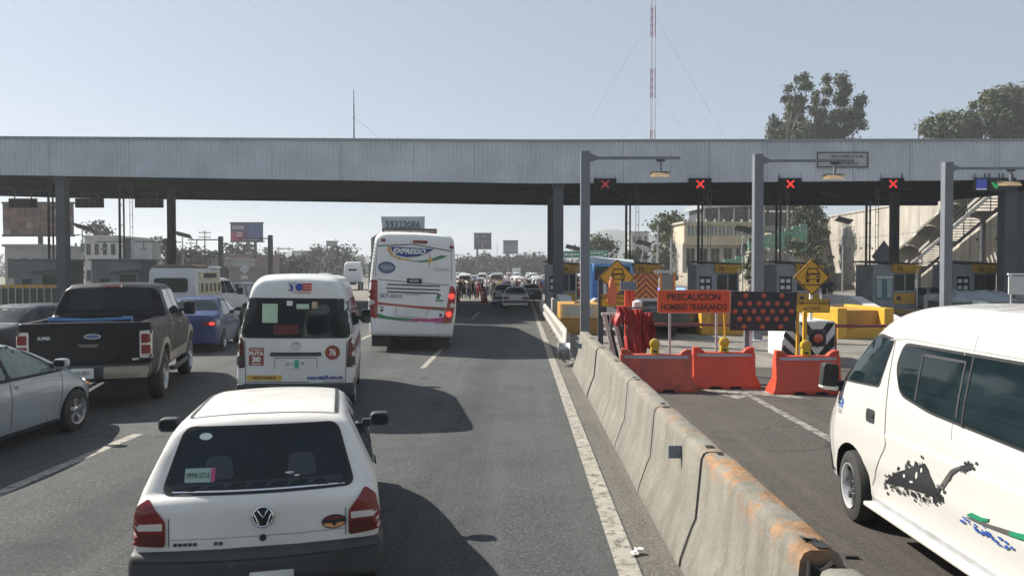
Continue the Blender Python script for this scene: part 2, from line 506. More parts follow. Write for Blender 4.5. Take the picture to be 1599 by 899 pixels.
# ================================================================== concrete barrier, segment by segment
conc_r = streak_mat('barrier_concrete_orange', (0.235, 0.222, 0.19), (0.13, 0.12, 0.10), rust=(0.36, 0.20, 0.10), rust_z=0.78, sc=1.6, amount=0.85, bump=0.7)
conc_b = streak_mat('barrier_concrete', (0.235, 0.225, 0.195), (0.13, 0.122, 0.105), rust=(0.33, 0.27, 0.20), rust_z=0.85, sc=1.6, amount=0.85, bump=0.7)
conc_m = streak_mat('barrier_concrete_light_rust', (0.235, 0.222, 0.19), (0.13, 0.12, 0.10), rust=(0.33, 0.22, 0.13), rust_z=0.86, sc=1.6, amount=0.85, bump=0.7)
def jersey(d=0.0, top=0.95):
    half = [(0.29-d, 0.0), (0.29-d, 0.075), (0.205-d, 0.31), (0.165-d, 0.40), (0.118-d, top-0.06), (0.095-d, top-0.015-d), (0.06, top-d)]
    return [(-x, z) for x, z in half] + [(x, z) for x, z in reversed(half)]
JX = 1.57
joints = [18.45, 16.45, 14.42, 12.33, 10.24, 8.17, 6.1, 3.93]
seg_labels = ['concrete barrier segment at the far end of the row beside the guardrail',
              'concrete barrier segment second from the guardrail end, bearing no plate',
              'concrete barrier segment third from the guardrail end of the row',
              'grey concrete barrier segment in front of the leftmost orange water barrier',
              'clean grey concrete barrier segment between two black joints, mid row',
              'concrete barrier segment with light orange rust and a square blue plate',
              'broken ended concrete barrier segment heavily stained orange along its top',
              'rounded concrete barrier stub at the bottom edge past the broken gap']
rng = random.Random(3)
def barrier(y0, y1, m, label):
    L = y1 - y0 - 0.035
    r = thing('concrete_barrier', label, 'barrier', (JX + rng.uniform(-.012, .012), y0, 0), R(rng.uniform(-.25, .25)), 'concrete barriers along the road edge')
    mb = MB(); n = 8
    prof = jersey()
    k = len(prof)
    for i in range(n+1):
        e = 0.014 if i in (0, n) else 0
        for x, z in prof:
            sc_ = 1 - e/0.3 if z > 0.02 else 1
            mb.v.append((x*sc_, 0.0175 + L*i/n, z*(1-e*0.6)))
    mb.f = [(i*k+j, i*k+(j+1) % k, (i+1)*k+(j+1) % k, (i+1)*k+j) for i in range(n) for j in range(k)]
    mb.f += [tuple(range(k)), tuple(range((n+1)*k-1, n*k-1, -1))]
    mb.mi = [0]*len(mb.f)
    mb.build('barrier_body', m, r, smooth=40)
    sm = MB(); p2 = jersey(0.022)
    sm.prism(p2, -0.016, 0.017)
    if y0 > 4: sm.build('joint_shade', M['rubber'], r)  # black filler paints the darkness of the open joint between segments
    for yy in (0.12, L-0.08) if L > 1.9 and y0 > 3 else ():
        MB().box(-0.03+rng.uniform(-.02,.02), 0.03, yy, yy+rng.uniform(.04,.08), 0.94, 0.953).build('lifting_slot', M['well'], r)
    return r
segs = []
for i in range(7):
    segs.append(barrier(joints[i+1], joints[i], conc_r if i >= 6 else (conc_m if i == 5 else conc_b), seg_labels[i]))
segs.append(barrier(1.85, 3.72, conc_b, seg_labels[7]))
# broken near end: black slab paints the gap's shade; dark patch on top
b6 = segs[6]
MB().prism([(-.13,.42),(.0,.35),(.09,.50),(.04,.62),(.10,.79),(.045,.905),(-.03,.85),(-.085,.91),(-.10,.70)], -0.05, 0.012).build('gap_shade', M['well'], b6, bevel=0.02)
MB().add([(-.02,.03,.953),(.06,.02,.953),(.05,.16,.953),(.02,.10,.953),(-.05,.22,.953)], [(0,1,2,3,4)]).build('dark_patch', M['rubber'], b6)
for seg_i, yy, zz in ((5, 6.75, .79), (0, 17.5, .68)):
    s_ = segs[seg_i]; ly = yy - s_.location.y
    q = MB().box(-0.245, -0.11, ly-.006, ly+.006, zz-.06, zz+.055)
    q.build('reflector_plate', mat('blue_grey_reflector', (0.13, 0.17, 0.2), 0.3, var=0.15), s_, bevel=0.004)

# guard rail beyond the barrier
gr = thing('guardrail', 'pale metal guardrail with twisted end terminal beyond the concrete barrier', 'guardrail', (1.24, 19.2, 0), R(0.15))
wb = [(0.02,.22),(-.02,.27),(-.085,.32),(-.085,.42),(-.03,.48),(-.03,.57),(-.085,.63),(-.085,.75),(-.03,.80),(.02,.86)]
mb = MB()
ys_ = [0.0, .5, 1.2] + [2 + i*2 for i in range(12)]
for y in ys_:
    d = max(0, 1.2 - y) / 1.2
    for x, z in wb: mb.v.append((x - d*0.10, y, z*(1-.45*d) - .05*d))
k = len(wb)
mb.f = [(i*k+j, i*k+j+1, (i+1)*k+j+1, (i+1)*k+j) for i in range(len(ys_)-1) for j in range(k-1)]
mb.mi = [0]*len(mb.f)
railm = mat('weathered_white_rail', (0.33, 0.315, 0.28), 0.55, metal=0.1, var=0.2, vs=3, col2=(0.25, 0.22, 0.18), amt=0.42)
o = mb.build('rail_beam', railm, gr, smooth=40)
sol = o.modifiers.new('thickness', 'SOLIDIFY'); sol.thickness = 0.012
for i in range(12):
    MB().box(0.02, .12, 1.2+i*2, 1.32+i*2, 0, .74).build('post', M['galv'], gr)
mb = MB()
pts = [(-.07+.16*math.cos(t)*1.0-.05, -.05+.17*math.sin(t), 0) for t in [R(a) for a in range(-30, 200, 20)]]
for p in pts: mb.v += [(p[0], p[1], .16), (p[0], p[1], .58)]
mb.f = [(2*i, 2*i+2, 2*i+3, 2*i+1) for i in range(len(pts)-1)]; mb.mi = [0]*len(mb.f)
o = mb.build('end_terminal', M['galv'], gr, smooth=60)
sol = o.modifiers.new('thickness', 'SOLIDIFY'); sol.thickness = 0.012

# ================================================================== toll canopy
fasc = streak_mat('fascia_sheet_metal', (0.55, 0.59, 0.635), (0.43, 0.46, 0.495), sc=0.35, amount=0.35, bump=0.05)
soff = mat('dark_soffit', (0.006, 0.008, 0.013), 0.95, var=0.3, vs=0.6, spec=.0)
CY = 42.0
def lerp3(x, a): 
    for (x0, v0), (x1, v1) in zip(a, a[1:]):
        if x <= x1: return v0 + (v1-v0)*(x-x0)/(x1-x0)
    return a[-1][1]
ZT = [(-52, 10.0), (-29, 9.84), (1, 9.60), (40, 9.60)]
ZB = [(-52, 8.2), (-29, 7.80), (1, 7.29), (14, 7.36), (40, 7.55)]
ZR = [(-52, 9.55), (-40, 9.2), (3, 8.5), (36, 8.45), (40, 8.45)]
CX0, CX1 = -52.0, 36.0
can = thing('toll_canopy', 'long grey corrugated toll plaza canopy spanning all lanes on square columns', 'canopy', (0, CY, 0))
mb = MB(); n = int((CX1-CX0)/0.06)
for i in range(n+1):
    x = CX0 + (CX1-CX0)*i/n
    d = (0, 0, .055, .055)[i % 4]
    mb.v += [(x, -d, lerp3(x, ZB)-.02), (x, -d, lerp3(x, ZT))]
mb.f = [(2*i, 2*i+2, 2*i+3, 2*i+1) for i in range(n)]; mb.mi = [0]*n
tag(mb.build('fascia_sheet', fasc, can), kind='stuff')
mb = MB(); xs = [CX0, -40, -29, -14, 1, 3, 14, 25, CX1]
for x in xs:
    mb.v += [(x, .05, lerp3(x, ZB)), (x, 24, lerp3(x, ZR)), (x, 24, 9.75), (x, .05, lerp3(x, ZT)-.03)]
for i in range(len(xs)-1):
    for j in range(4): mb.f.append((i*4+j, i*4+(j+1) % 4, i*4+4+(j+1) % 4, i*4+4+j))
mb.f += [(0,1,2,3), tuple(len(mb.v)-1-i for i in range(4))]; mb.mi = [0]*len(mb.f)
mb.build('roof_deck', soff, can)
mb = MB()
for x0, x1 in zip(xs, xs[1:]):
    a, b = lerp3(x0, ZT), lerp3(x1, ZT)
    mb.add([(x0,-.10,a-.04),(x1,-.10,b-.04),(x1,-.10,b+.09),(x0,-.10,a+.09),(x0,.3,a-.04),(x1,.3,b-.04),(x1,.3,b+.09),(x0,.3,a+.09)],
           [(0,1,2,3),(3,2,6,7),(7,6,5,4),(4,5,1,0)])
mb.build('roof_edge_trim', mat('fascia_trim', (0.24, 0.255, 0.26), 0.5), can)
for i in range(14):
    x = -48 + i*6.2
    zb, zr = lerp3(x, ZB), lerp3(x, ZR)
    mb = MB().add([(x-.12,.4,zb-.04),(x+.12,.4,zb-.04),(x+.12,.4,zb+.1),(x-.12,.4,zb+.1),(x-.12,23.6,zr-.06),(x+.12,23.6,zr-.06),(x+.12,23.6,zr),(x-.12,23.6,zr)],
                  [(0,1,2,3),(7,6,5,4),(0,4,5,1),(1,5,6,2),(3,2,6,7),(0,3,7,4)])
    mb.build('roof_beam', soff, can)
mb = MB()
for x0, x1 in zip(xs, xs[1:]):
    a, b = lerp3(x0, ZR), lerp3(x1, ZR)
    mb.add([(x0,23.65,a-.34),(x1,23.65,b-.34),(x1,23.65,b+.3),(x0,23.65,a+.3),(x0,24.1,a-.34),(x1,24.1,b-.34),(x1,24.1,b+.3),(x0,24.1,a+.3)], [(0,1,2,3),(3,2,6,7),(7,6,5,4),(4,5,1,0)])
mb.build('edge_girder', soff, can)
rng = random.Random(5)
for i in range(9):
    x = -2 + i*4.1
    y = rng.uniform(1.0, 6)
    z = lerp3(x, ZB) - .02
    MB().tube([(x, y, z-.1), (x+rng.uniform(2, 3.4), y+rng.uniform(.5, 3), z+rng.uniform(-.12, .2))], .025, 6).build('service_pipe', M['darksteel'], can)
colm = streak_mat('column_paint_grey', (0.085, 0.094, 0.108), (0.07, 0.07, 0.075), sc=0.8, amount=0.4, bump=0.05)
for x, y, wd in ((-25.9, 42.6, .52), (2.14, 42.6, .56), (27.2, 42.6, .66), (-25.0, 54, .46), (2.2, 54, .5), (26.55, 54, .5), (-51, 42.6, .6)):
    t = (y-42)/24
    top = lerp3(x, ZB)*(1-t) + lerp3(x, ZR)*t - .02
    c = MB().box(x-wd/2, x+wd/2, y-CY-wd/2, y-CY+wd/2, 0.0, top)
    co = c.build('column', colm, can, bevel=0.015)
    MB().box(x-wd/2-.12, x+wd/2+.12, y-CY-wd/2-.12, y-CY+wd/2+.12, 0, .5).build('plinth', M['conc'], co, bevel=0.02)
    MB().box(x-wd/2-.06, x+wd/2+.06, y-CY-wd/2-.06, y-CY+wd/2+.06, top-.25, top-.004).build('column_head', colm, co)

rng = random.Random(12)
for i in range(22):
    x = CX0 + 2 + i*4.0 + rng.uniform(-.6, .6)
    MB().box(x-.035, x+.035, -.085, -.056, lerp3(x, ZB)+.02, lerp3(x, ZT)-.05).build('joint_strip', fasc, can)
# text board on the fascia
fb = thing('name_board', 'pale framed name board fixed to the corrugated canopy fascia', 'sign', (17.72, CY-.09, 0))
z0, z1 = 8.15, 8.93
MB().box(-1.38, 1.38, -.03, .02, z0, z1).build('panel', mat('board_grey', (0.36, 0.365, 0.36), 0.6), fb)
for bx in (((-1.4,1.4,-.045,-.015,z0-.03,z0+.03)), (-1.4,1.4,-.045,-.015,z1-.03,z1+.03), (-1.4,-1.34,-.043,-.013,z0+.03,z1-.03), (1.34,1.4,-.043,-.013,z0+.03,z1-.03)):
    MB().box(*bx).build('frame_bar', M['darksteel'], fb)
lettering('CASETA ECATEPEC Km 21+486', .215, facing(.22, -.036, 8.71), M['ink'], fb, bold=.004, sx=.62)
lettering('AUTOPISTA MEXICO', .2, facing(.1, -.036, 8.32), M['ink'], fb, bold=.004, sx=.8)

# lane signals hung under the front edge of the canopy
redled = mat('red_led', (0.9, 0.03, 0.02), 0.4, emit=0.45)
greenled = mat('green_led', (0.02, 0.4, 0.1), 0.4, emit=0.2)
blueled = mat('blue_led', (0.04, 0.06, 0.35), 0.4, emit=0.15)
amberled = mat('amber_led', (0.75, 0.10, 0.03), 0.4, emit=0.35)
sig_lab = ['unlit-looking dim red X lane signal nearest the centre column of the canopy', 'bright red X lane signal between the first two lamp posts',
           'red X lane signal just right of the second lamp post', 'red X lane signal left of the third lamp post', ]
for i, px in enumerate((943, 1089, 1227, 1384)):
    x = (px-812)/F_PX*42.2
    s_ = thing('lane_signal', sig_lab[i], 'lane signal', (x, 42.2-.35, 6.78), 0, 'lane signals under the canopy')
    MB().box(-.62, .62, -.06, .12, 0.05, .75).build('signal_box', soff, s_, bevel=.02)
    for q in (-.58, .55): MB().box(q, q+.05, .1, .14, .7, 1.0).build('hanger', M['darksteel'], s_)
    for sg in (1, -1):
        m_ = Matrix.Rotation(R(45*sg), 3, 'Y')
        MB().obox((0, -.075 - .004*sg, .42), (.56, .02, .085), m_).build('cross_bar', redled if i else mat('dim_red_led', (0.4, 0.03, 0.03), 0.4, emit=0.2), s_)
for px, nm, lab in ((1518, 'payment_signal', 'small square blue lit signal right of the third lamp post'), (1540, 'lane_signal', 'green lit arrow lane signal above the stairway'), (1561, 'warning_signal', 'pair of dull amber square lights right of the green arrow')):
    x = (px-812)/F_PX*42.2
    s_ = thing(nm, lab, 'lane signal', (x, 41.8, 6.78), 0, 'lane signals under the canopy')
    MB().box(-.36, .36, -.05, .12, 0.02, .75).build('signal_box', M['rubber'], s_, bevel=.02)
    for q in (-.3, .25): MB().box(q, q+.05, .1, .14, .7, 1.0).build('hanger', M['darksteel'], s_)
    if px == 1518:
        MB().box(-.28, .28, -.07, -.04, .16, .66).build('lit_face', blueled, s_)
        MB().box(-.28, .28, -.075, -.05, .10, .145).build('light_strip', mat('pale_led', (0.6, 0.62, 0.8), .4, emit=.2), s_)
    elif px == 1540:
        MB().prism([(-.26,.5),(-.12,.5),(0,.33),(.12,.5),(.26,.5),(.06,.16),(-.06,.16)], -.07, -.04).build('arrow', greenled, s_)
    else:
        MB().box(-.3, -.04, -.07, -.04, .32, .58).build('lamp', amberled, s_)
        MB().box(.04, .3, -.07, -.04, .32, .58).build('lamp', amberled, s_)

# message boards hung from the rear edge, left part
for px, lab in ((32, 'dark hanging board seen against the brown patchwork billboard'), (137, 'dark hanging board just right of the front left column'), (231, 'dark hanging board just left of the rear left column')):
    x = (px-812)/F_PX*60
    s_ = thing('hanging_board', lab, 'signboard', (x, 60, 7.48), 0, 'boards hung from the rear of the canopy')
    MB().box(-1.12, 1.12, -.1, .1, 0, .74).build('board_face', M['darksteel'], s_, bevel=.02)
    for q in (-.56, 0, .56): MB().box(q-.02, q+.02, -.13, -.1, .02, .72).build('back_rib', M['steel'], s_)
    for q in (-.7, .64): MB().box(q, q+.06, -.04, .04, .7, 1.6).build('hanger', M['darksteel'], s_)

# ================================================================== toll islands and booths
grey_panel = streak_mat('booth_grey_panel', (0.34, 0.355, 0.37), (0.22, 0.22, 0.22), sc=0.8, amount=0.35, bump=0.05)
brown_shade = mat('ochre_paint_dirty', (0.42, 0.22, 0.04), 0.7, var=0.2, col2=(0.2, 0.12, 0.05), amt=0.42)
def car_icon(parent, x, y, z, s, m):
    """outline of a car from the front, as on the plaza signs"""
    mb = MB()
    def bar(x0, x1, z0, z1): mb.box(x+x0*s, x+x1*s, y-.004, y+.004, z+z0*s, z+z1*s)
    def seg(p, q, w_):
        a, b = Vector((p[0], p[1])), Vector((q[0], q[1])); d = (b-a).normalized(); n_ = Vector((-d.y, d.x))*w_/2
        mb.add([(x+v.x*s, y-.004, z+v.y*s) for v in (a-n_, b-n_, b+n_, a+n_)], [(0,1,2,3)])
    seg((-.36,.18),(-.28,.5),.07); seg((.36,.18),(.28,.5),.07); seg((-.31,.5),(.31,.5),.07); seg((-.42,.16),(.42,.16),.1)
    seg((-.42,.16),(-.42,-.16),.06); seg((.42,.16),(.42,-.16),.06); seg((-.42,-.16),(.42,-.16),.05)
    mb.box(x-.40*s, x-.24*s, y-.004, y+.004, z-.36*s, z-.16*s); mb.box(x+.24*s, x+.40*s, y-.004, y+.004, z-.36*s, z-.16*s)
    mb.prism([(x+p*s, z+q*s) for p, q in circle(-.28, .0, .07, n=8)], y-.004, y+.004)
    mb.prism([(x+p*s, z+q*s) for p, q in circle(.28, .0, .07, n=8)], y-.004, y+.004)
    return mb.build('car_pictogram', m, parent)
def booth(x, y, label, prices=False, w_=2.6, dim=False):
    r = thing('toll_booth', label, 'toll booth', (x, y, 0.22), 0, 'toll booths under the canopy')
    h = 2.62
    MB().box(-w_/2, w_/2, 0, 2.4, 0, h).build('booth_wall', grey_panel, r, bevel=.02)
    mb = MB().add([(-w_/2-.1,-.15,h+.16),(w_/2+.15,-.5,h-.02),(w_/2+.15,2.6,h-.02),(-w_/2-.1,2.6,h+.16),(-w_/2-.1,-.15,h+.24),(w_/2+.15,-.5,h+.06),(w_/2+.15,2.6,h+.06),(-w_/2-.1,2.6,h+.24)],
                  [(0,1,2,3),(7,6,5,4),(0,4,5,1),(1,5,6,2),(2,6,7,3),(3,7,4,0)])
    mb.build('roof', M['darksteel'], r)
    mb = MB().add([(-.12,-.12,h-.5),(w_/2+.1,-.2,h-.56),(w_/2+.12,-.48,h-.06),(-.2,-.3,h+.03),(-.12,-.004,h-.5),(w_/2+.1,-.004,h-.56),(w_/2+.12,-.004,h-.06),(-.2,-.004,h+.03)],
                  [(0,1,2,3),(7,6,5,4),(0,4,5,1),(1,5,6,2),(2,6,7,3),(3,7,4,0)])
    a = mb.build('awning', M['yellow'], r)
    car_icon(a, .18, -.30, h-.27, .34, M['ink'])
    wn_ = MB().box(-.02, w_/2-.1, -.03, .05, 1.02, h-.62).build('window', M['glass'], r)
    MB().box(w_/4-.05, w_/4, -.045, -.03, 1.02, h-.62).build('mullion', M['galv'], wn_)
    MB().box(-.05, w_/2-.07, -.06, .03, .96, 1.02).build('window_sill', M['galv'], wn_)
    p_ = MB().box(-.03, w_/2-.02, -.05, .02, .22, .86).build('kick_panel', M['yellow'], r, bevel=.01)
    MB().prism([(.25+.14*math.cos(t), .55+.14*math.sin(t)) for t in [R(a_) for a_ in range(0, 360, 30)]], -.058, -.05).build('round_emblem', M['ink'], p_)
    MB().box(w_/2-.12, w_/2-.06, -.36, -.30, 0, h-.1).build('awning_post', M['white'], r)
    if prices:
        pb = MB().box(-w_/2+.16, -.12, -.05, -.01, .5, 1.92).build('price_board', mat('board_green', (0.09, 0.20, 0.19), .6), r)
        MB().box(-w_/2+.16, -.12, -.06, -.05, 1.76, 1.9).build('board_heading', M['white'], pb)
        for k in range(10):
            z = .62 + k*.112
            MB().box(-w_/2+.2, -w_/2+.52, -.062, -.05, z, z+.055).build('price_line', M['white'], pb)
            MB().box(-.46, -.17, -.062, -.05, z, z+.055).build('price_line', M['white'], pb)
    else:
        MB().box(-w_/2+.2, -.35, -.02, .02, .95, 1.9).build('side_window', M['glass'], r)
        for k in range(4): MB().box(-w_/2+.26+(k % 2)*.35, -w_/2+.5+(k % 2)*.35, -.026, -.02, 1.1+.4*(k//2), 1.32+.4*(k//2)).build('notice', M['white'], r)
    return r
islands = (2.3, 7.3, 12.0, 17.0, 22.6, 27.6)
isl_lab = ['low kerbed toll island around the centre column', 'low kerbed toll island behind the diamond sign with the flag', 'low kerbed toll island behind the orange caution sign',
           'low kerbed toll island behind the arrow board', 'low kerbed toll island carrying the price board booth', 'low kerbed toll island beside the stairway foot']
for x, lab in zip(islands, isl_lab):
    r = thing('toll_island', lab, 'traffic island', (x, 0, 0), 0, 'toll islands')
    MB().box(-1.0, 1.0, 31.6, 54, 0, .22).build('kerb', mat('kerb_yellow', (0.5, 0.30, 0.05), .7, var=.2, col2=(.2,.17,.12), amt=.45), r, bevel=.03)
    MB().box(-.85, .85, 31.8, 53.8, .2, .226).build('island_top', M['conc'], r)
    MB().prism([(34, .226), (38.5, 1.15), (42, 1.15), (42, .226)], -.3, .3, 'x').build('island_wall', mat('white_wash', (.5, .5, .48), .7, var=.15), r, bevel=.02)
bl = ['toll booth with yellow awning behind the centre column', 'toll booth mostly hidden behind the diamond sign with the flag', 'toll booth above the right half of the orange caution sign',
      'toll booth above the arrow board, right of the second lamp post', 'toll booth with a green price board of white lines', 'toll booth partly behind the third lamp post']
for i, (x, lab) in enumerate(zip(islands, bl)):
    booth(x + (.25, -.1, .1, 0, .3, .2)[i], 46.5, lab, prices=(i == 4), w_=(1.9 if i == 0 else 2.6))
for x, lab in ((-25.9, 'grey shuttered booth behind the front left column base'), (-30.9, 'grey booth at the far left of the plaza')):
    r = thing('toll_booth', lab, 'toll booth', (x, 48, 0.2), 0, 'left toll booths')
    gp = streak_mat('left_booth_panel', (0.26, 0.28, 0.30), (0.18, 0.18, 0.18), sc=0.8, amount=0.35, bump=0.05)
    MB().box(-1.5, 1.5, 0, 2.6, 0, 2.9).build('booth_wall', gp, r, bevel=.02)
    MB().prism([(-.15, 2.15), (1.95, 2.35), (1.9, 2.75), (-.15, 2.85)], -.45, 0.0).build('awning', gp, r, bevel=.02)
    MB().box(-.95, -.35, -.02, .02, .1, 1.75).build('door', M['trim'], r)
    MB().box(.35, 1.35, -.02, .02, 1.0, 2.0).build('window', M['glass'], r)
    MB().box(-1.6, 1.6, -.1, 2.7, 2.9, 3.0).build('roof', M['steel'], r)
    MB().box(-1.6, 1.6, -6, 4, -.2, 0).build('base_kerb', M['conc'], r)

# crash blocks at the island noses
cb = thing('crash_block', 'beige and ochre crash block with a grey inset at the centre island nose', 'crash barrier', (2.3, 28.9, 0), 0, 'crash blocks at the island noses')
beige = mat('beige_paint', (0.62, 0.46, 0.24), .65, var=.1)
MB().box(-.76, .76, .06, 2.4, 0, 1.17).build('block_body', brown_shade, cb, bevel=.02)
MB().box(-.72, .76, -.02, .058, .62, 1.16).build('upper_panel', beige, cb, bevel=.01)
MB().box(-.55, .5, -.04, -.018, .72, 1.06).build('inset_panel', mat('panel_grey', (.42,.41,.38), .6), cb, bevel=.01)
MB().box(-.2, .0, .3, .5, 1.17, 1.24).build('lifting_lug', M['wood'], cb)
for x, y, lab in ((7.85, 28.6, 'yellow crash block behind the legs of the orange caution sign'), (12.3, 27.0, 'yellow crash block behind the white van windscreen')):
    r = thing('crash_block', lab, 'crash barrier', (x, y, 0), 0, 'crash blocks at the island noses')
    ye = mat('crash_yellow', (0.54, 0.30, 0.025), .55, var=.12, col2=(.35,.22,.06), amt=.36)
    MB().box(-1.0, -.66, 0, 3.4, 0, 1.1).build('side_wall', ye, r, bevel=.03)
    MB().box(.66, 1.0, .0, 3.4, 0, 1.1).build('side_wall', ye, r, bevel=.03)
    MB().box(-.655, .655, .5, 3.2, 0, 1.0).build('front_wall', brown_shade, r, bevel=.02)
    MB().prism([(-.655, .0), (.655, .0), (.655, .5), (-.655, .3)], .1, .49).build('nose_ramp', ye, r, bevel=.02)
    MB().prism([(3.4, 0), (3.4, 1.1), (8, .25), (8, 0)], -.9, .9, 'x').build('tail_ramp', M['conc'], r, bevel=.02)

# conduit masts between the booth roofs and the canopy
for px, y, lab in ((980, 47.5, 'pair of thin dark conduits rising above the diamond sign with the flag'), (1092, 47.5, 'pair of thin dark conduits above the booth right of the blue truck'), (1213, 47.5, 'pair of thin dark conduits right of the second lamp post'),
                   (1352, 47.5, 'pair of thin dark conduits above the price board booth'), (187, 49, 'pair of thin dark conduits between the two left columns'), (75, 49, 'pair of thin dark conduits left of the front left column')):
    x = (px-812)/F_PX*y
    r = thing('conduit_mast', lab, 'conduit', (x, y, 2.7), 0, 'conduit masts on the booths')
    top = 7.62 + (.5 if px < 300 else 0) - 2.7
    MB().tube([(-.12, 0, 0), (-.12, 0, top)], .075, 8).build('pipe', M['rubber'], r, smooth=40)
    MB().tube([(.13, .05, 0), (.13, .05, top)], .055, 8).build('pipe', M['rubber'], r, smooth=40)
    for q in (1.3, 2.7, 4.0): MB().box(-.2, .2, -.03, .03, q, q+.05).build('clamp', M['steel'], r)
    for q in (.5, .68): MB().tube([(q, .1, -.4), (q, .1, top)], .018, 5).build('guide_wire', M['steel'], r)
    for k in range(6): MB().box(.48, .7, .08, .12, .2+k*.8, .23+k*.8).build('rung', M['steel'], r)

# ================================================================== lamp gantries in front of the plaza
lampface = mat('lamp_ochre_face', (0.33, 0.235, 0.13), .5, var=.1)
for x, y, lab, alen in ((2.2, 25.7, 'grey steel lamp post with arm nearest the centre column', 3.2), (8.25, 26.4, 'grey steel lamp post behind the arrow board', 3.3), (15.9, 28.4, 'grey steel lamp post behind the white van roof', 3.0)):
    r = thing('lamp_post', lab, 'lamp post', (x, y, 0), 0, 'lamp posts before the toll plaza')
    MB().box(-.155, .155, -.155, .155, 0.02, 6.46).build('post', mat('lamp_post_grey', (0.15, 0.165, 0.185), .5, var=.12, vs=1.2), r, bevel=.012)
    MB().box(-.3, .3, -.3, .3, 0, .04).build('base_plate', M['white'], r)
    MB().prism([(.16, 6.1), (.16, 6.4), (.45, 6.27), (.45, 6.2)], -.05, .05).build('bracket', M['steel'], r)
    MB().box(.16, alen, -.045, .045, 6.19, 6.28).build('arm', M['steel'], r)
    lx = alen - .65
    MB().box(lx-.035, lx+.035, -.035, .035, 5.74, 6.19).build('drop_rod', M['steel'], r)
    MB().box(lx-.14, lx+.14, -.06, .06, 6.12, 6.188).build('clamp', M['darksteel'], r)
    hd = MB().add([(lx-.30,-.05,5.74),(lx+.30,-.05,5.74),(lx+.30,.3,5.74),(lx-.30,.3,5.74),(lx-.24,-.3,5.56),(lx+.24,-.3,5.56),(lx+.27,.25,5.62),(lx-.27,.25,5.62)],
                  [(0,1,2,3),(7,6,5,4),(0,4,5,1),(1,5,6,2),(2,6,7,3),(3,7,4,0)])
    hd.build('lamp_head', lampface, r)
    MB().box(lx-.33, lx+.33, -.02, .33, 5.742, 5.78).build('lamp_hood', M['darksteel'], r)

# ================================================================== right side: retaining wall, stair, screen, slope
wallm = streak_mat('retaining_concrete', (0.46, 0.425, 0.37), (0.20, 0.175, 0.15), sc=0.45, amount=0.85, bump=0.25, stretch=0.1)
rw = thing('retaining_wall', 'tall pale concrete retaining wall streaked with dark stains behind the stairway', 'wall', (44.0, 60, 0))
rng = random.Random(8)
ncol, nrow = 10, 3
Ly = 48.0
WH_ = 10.1
for c_ in range(ncol):
    for r_ in range(nrow):
        y0 = Ly*c_/ncol; y1 = Ly*(c_+1)/ncol
        z0 = WH_*r_/nrow; z1 = WH_*(r_+1)/nrow
        d = rng.uniform(0, .015)
        MB().box(-d, .55, y0+.025, y1-.025, z0+.02, z1-.02).build('wall_panel', wallm, rw, bevel=.012)
MB().box(.03, .8, .0, Ly, 0, WH_-.02).build('wall_core', mat('joint_dark', (.14,.13,.115), .9), rw)
MB().box(-.12, .8, 0, Ly, WH_, WH_+.22).build('coping', wallm, rw, bevel=.02)
MB().box(-.02, 8, Ly, Ly+.5, 0, WH_+.1).build('end_wall', wallm, rw, bevel=.03)
for k in range(14):
    for z in (3.0, 5.4):
        MB().cbox((-.05, 4+k*3.1+rng.uniform(-.2,.2), z+rng.uniform(-.1,.1)), (.16, .2, .2)).build('drain_pipe', M['rubber'], rw)

# covered stair rising toward the camera along the wall
st = thing('covered_stairway', 'steel stairway with white rails and curved translucent roofs against the pale wall', 'stairway', (41.3, 85.0, 0))
ns = 40
SY, SZ = 20.5, 9.2
for i in range(ns):
    y = -SY*i/ns; z = .15 + SZ*i/ns
    MB().box(-.95, .95, y-.40, y-.02, z, z+.05).build('stair_tread', M['darksteel'], st)
for x in (-1.0, 1.0):
    MB().add([(x-.03,0,-.05),(x+.03,0,-.05),(x+.03,-SY,SZ-.05),(x-.03,-SY,SZ-.05),(x-.03,0,.3),(x+.03,0,.3),(x+.03,-SY,SZ+.3),(x-.03,-SY,SZ+.3)],
             [(0,1,2,3),(7,6,5,4),(0,4,5,1),(1,5,6,2),(2,6,7,3),(3,7,4,0)]).build('stringer', M['darksteel'], st)
for seg_ in range(5):
    y0, y1 = -SY*seg_/5, -SY*(seg_+1)/5+.3
    za, zb_ = SZ*seg_/5+.2, SZ*(seg_+1)/5+.1
    ym = y0+(y1-y0)*.5; zm_ = za+(zb_-za)*.5
    MB().add([(-1.06,y0,za+.45),(-1.02,y0,za+.45),(-1.02,ym,zm_+.45),(-1.06,ym,zm_+.45),(-1.06,y0,za+.78),(-1.02,y0,za+.78),(-1.02,ym,zm_+.78),(-1.06,ym,zm_+.78)],
             [(0,1,2,3),(7,6,5,4),(0,4,5,1),(1,5,6,2),(2,6,7,3),(3,7,4,0)]).build('white_side_panel', mat('side_panel_white', (.30,.285,.26), .6, var=.15), st)
    for q in (0.5, 1.05): MB().tube([(-1.04,y0,za+q),(-1.04,y1,zb_+q)], .03, 5).build('hand_rail', M['darksteel'], st)
    for x in (-1.03, 1.03):
        MB().box(x-.03, x+.03, y0-.03, y0+.03, za-.2, za+2.7).build('roof_post', M['darksteel'], st)
    mb = MB(); K = 10
    for j, yy in enumerate((y0+.2, y1-.3)):
        zz = (za, zb_)[j] + 2.3
        for k in range(K+1):
            a = PI*k/K
            mb.v.append((-1.25*math.cos(a), yy, zz + .95*math.sin(a)))
    mb.f = [(k, k+1, K+2+k, K+1+k) for k in range(K)]; mb.mi = [0]*K
    o = mb.build('arched_roof', mat('smoked_polycarbonate', (.16,.16,.13), .35, var=.15), st, smooth=60)
    sol = o.modifiers.new('thickness', 'SOLIDIFY'); sol.thickness = .02
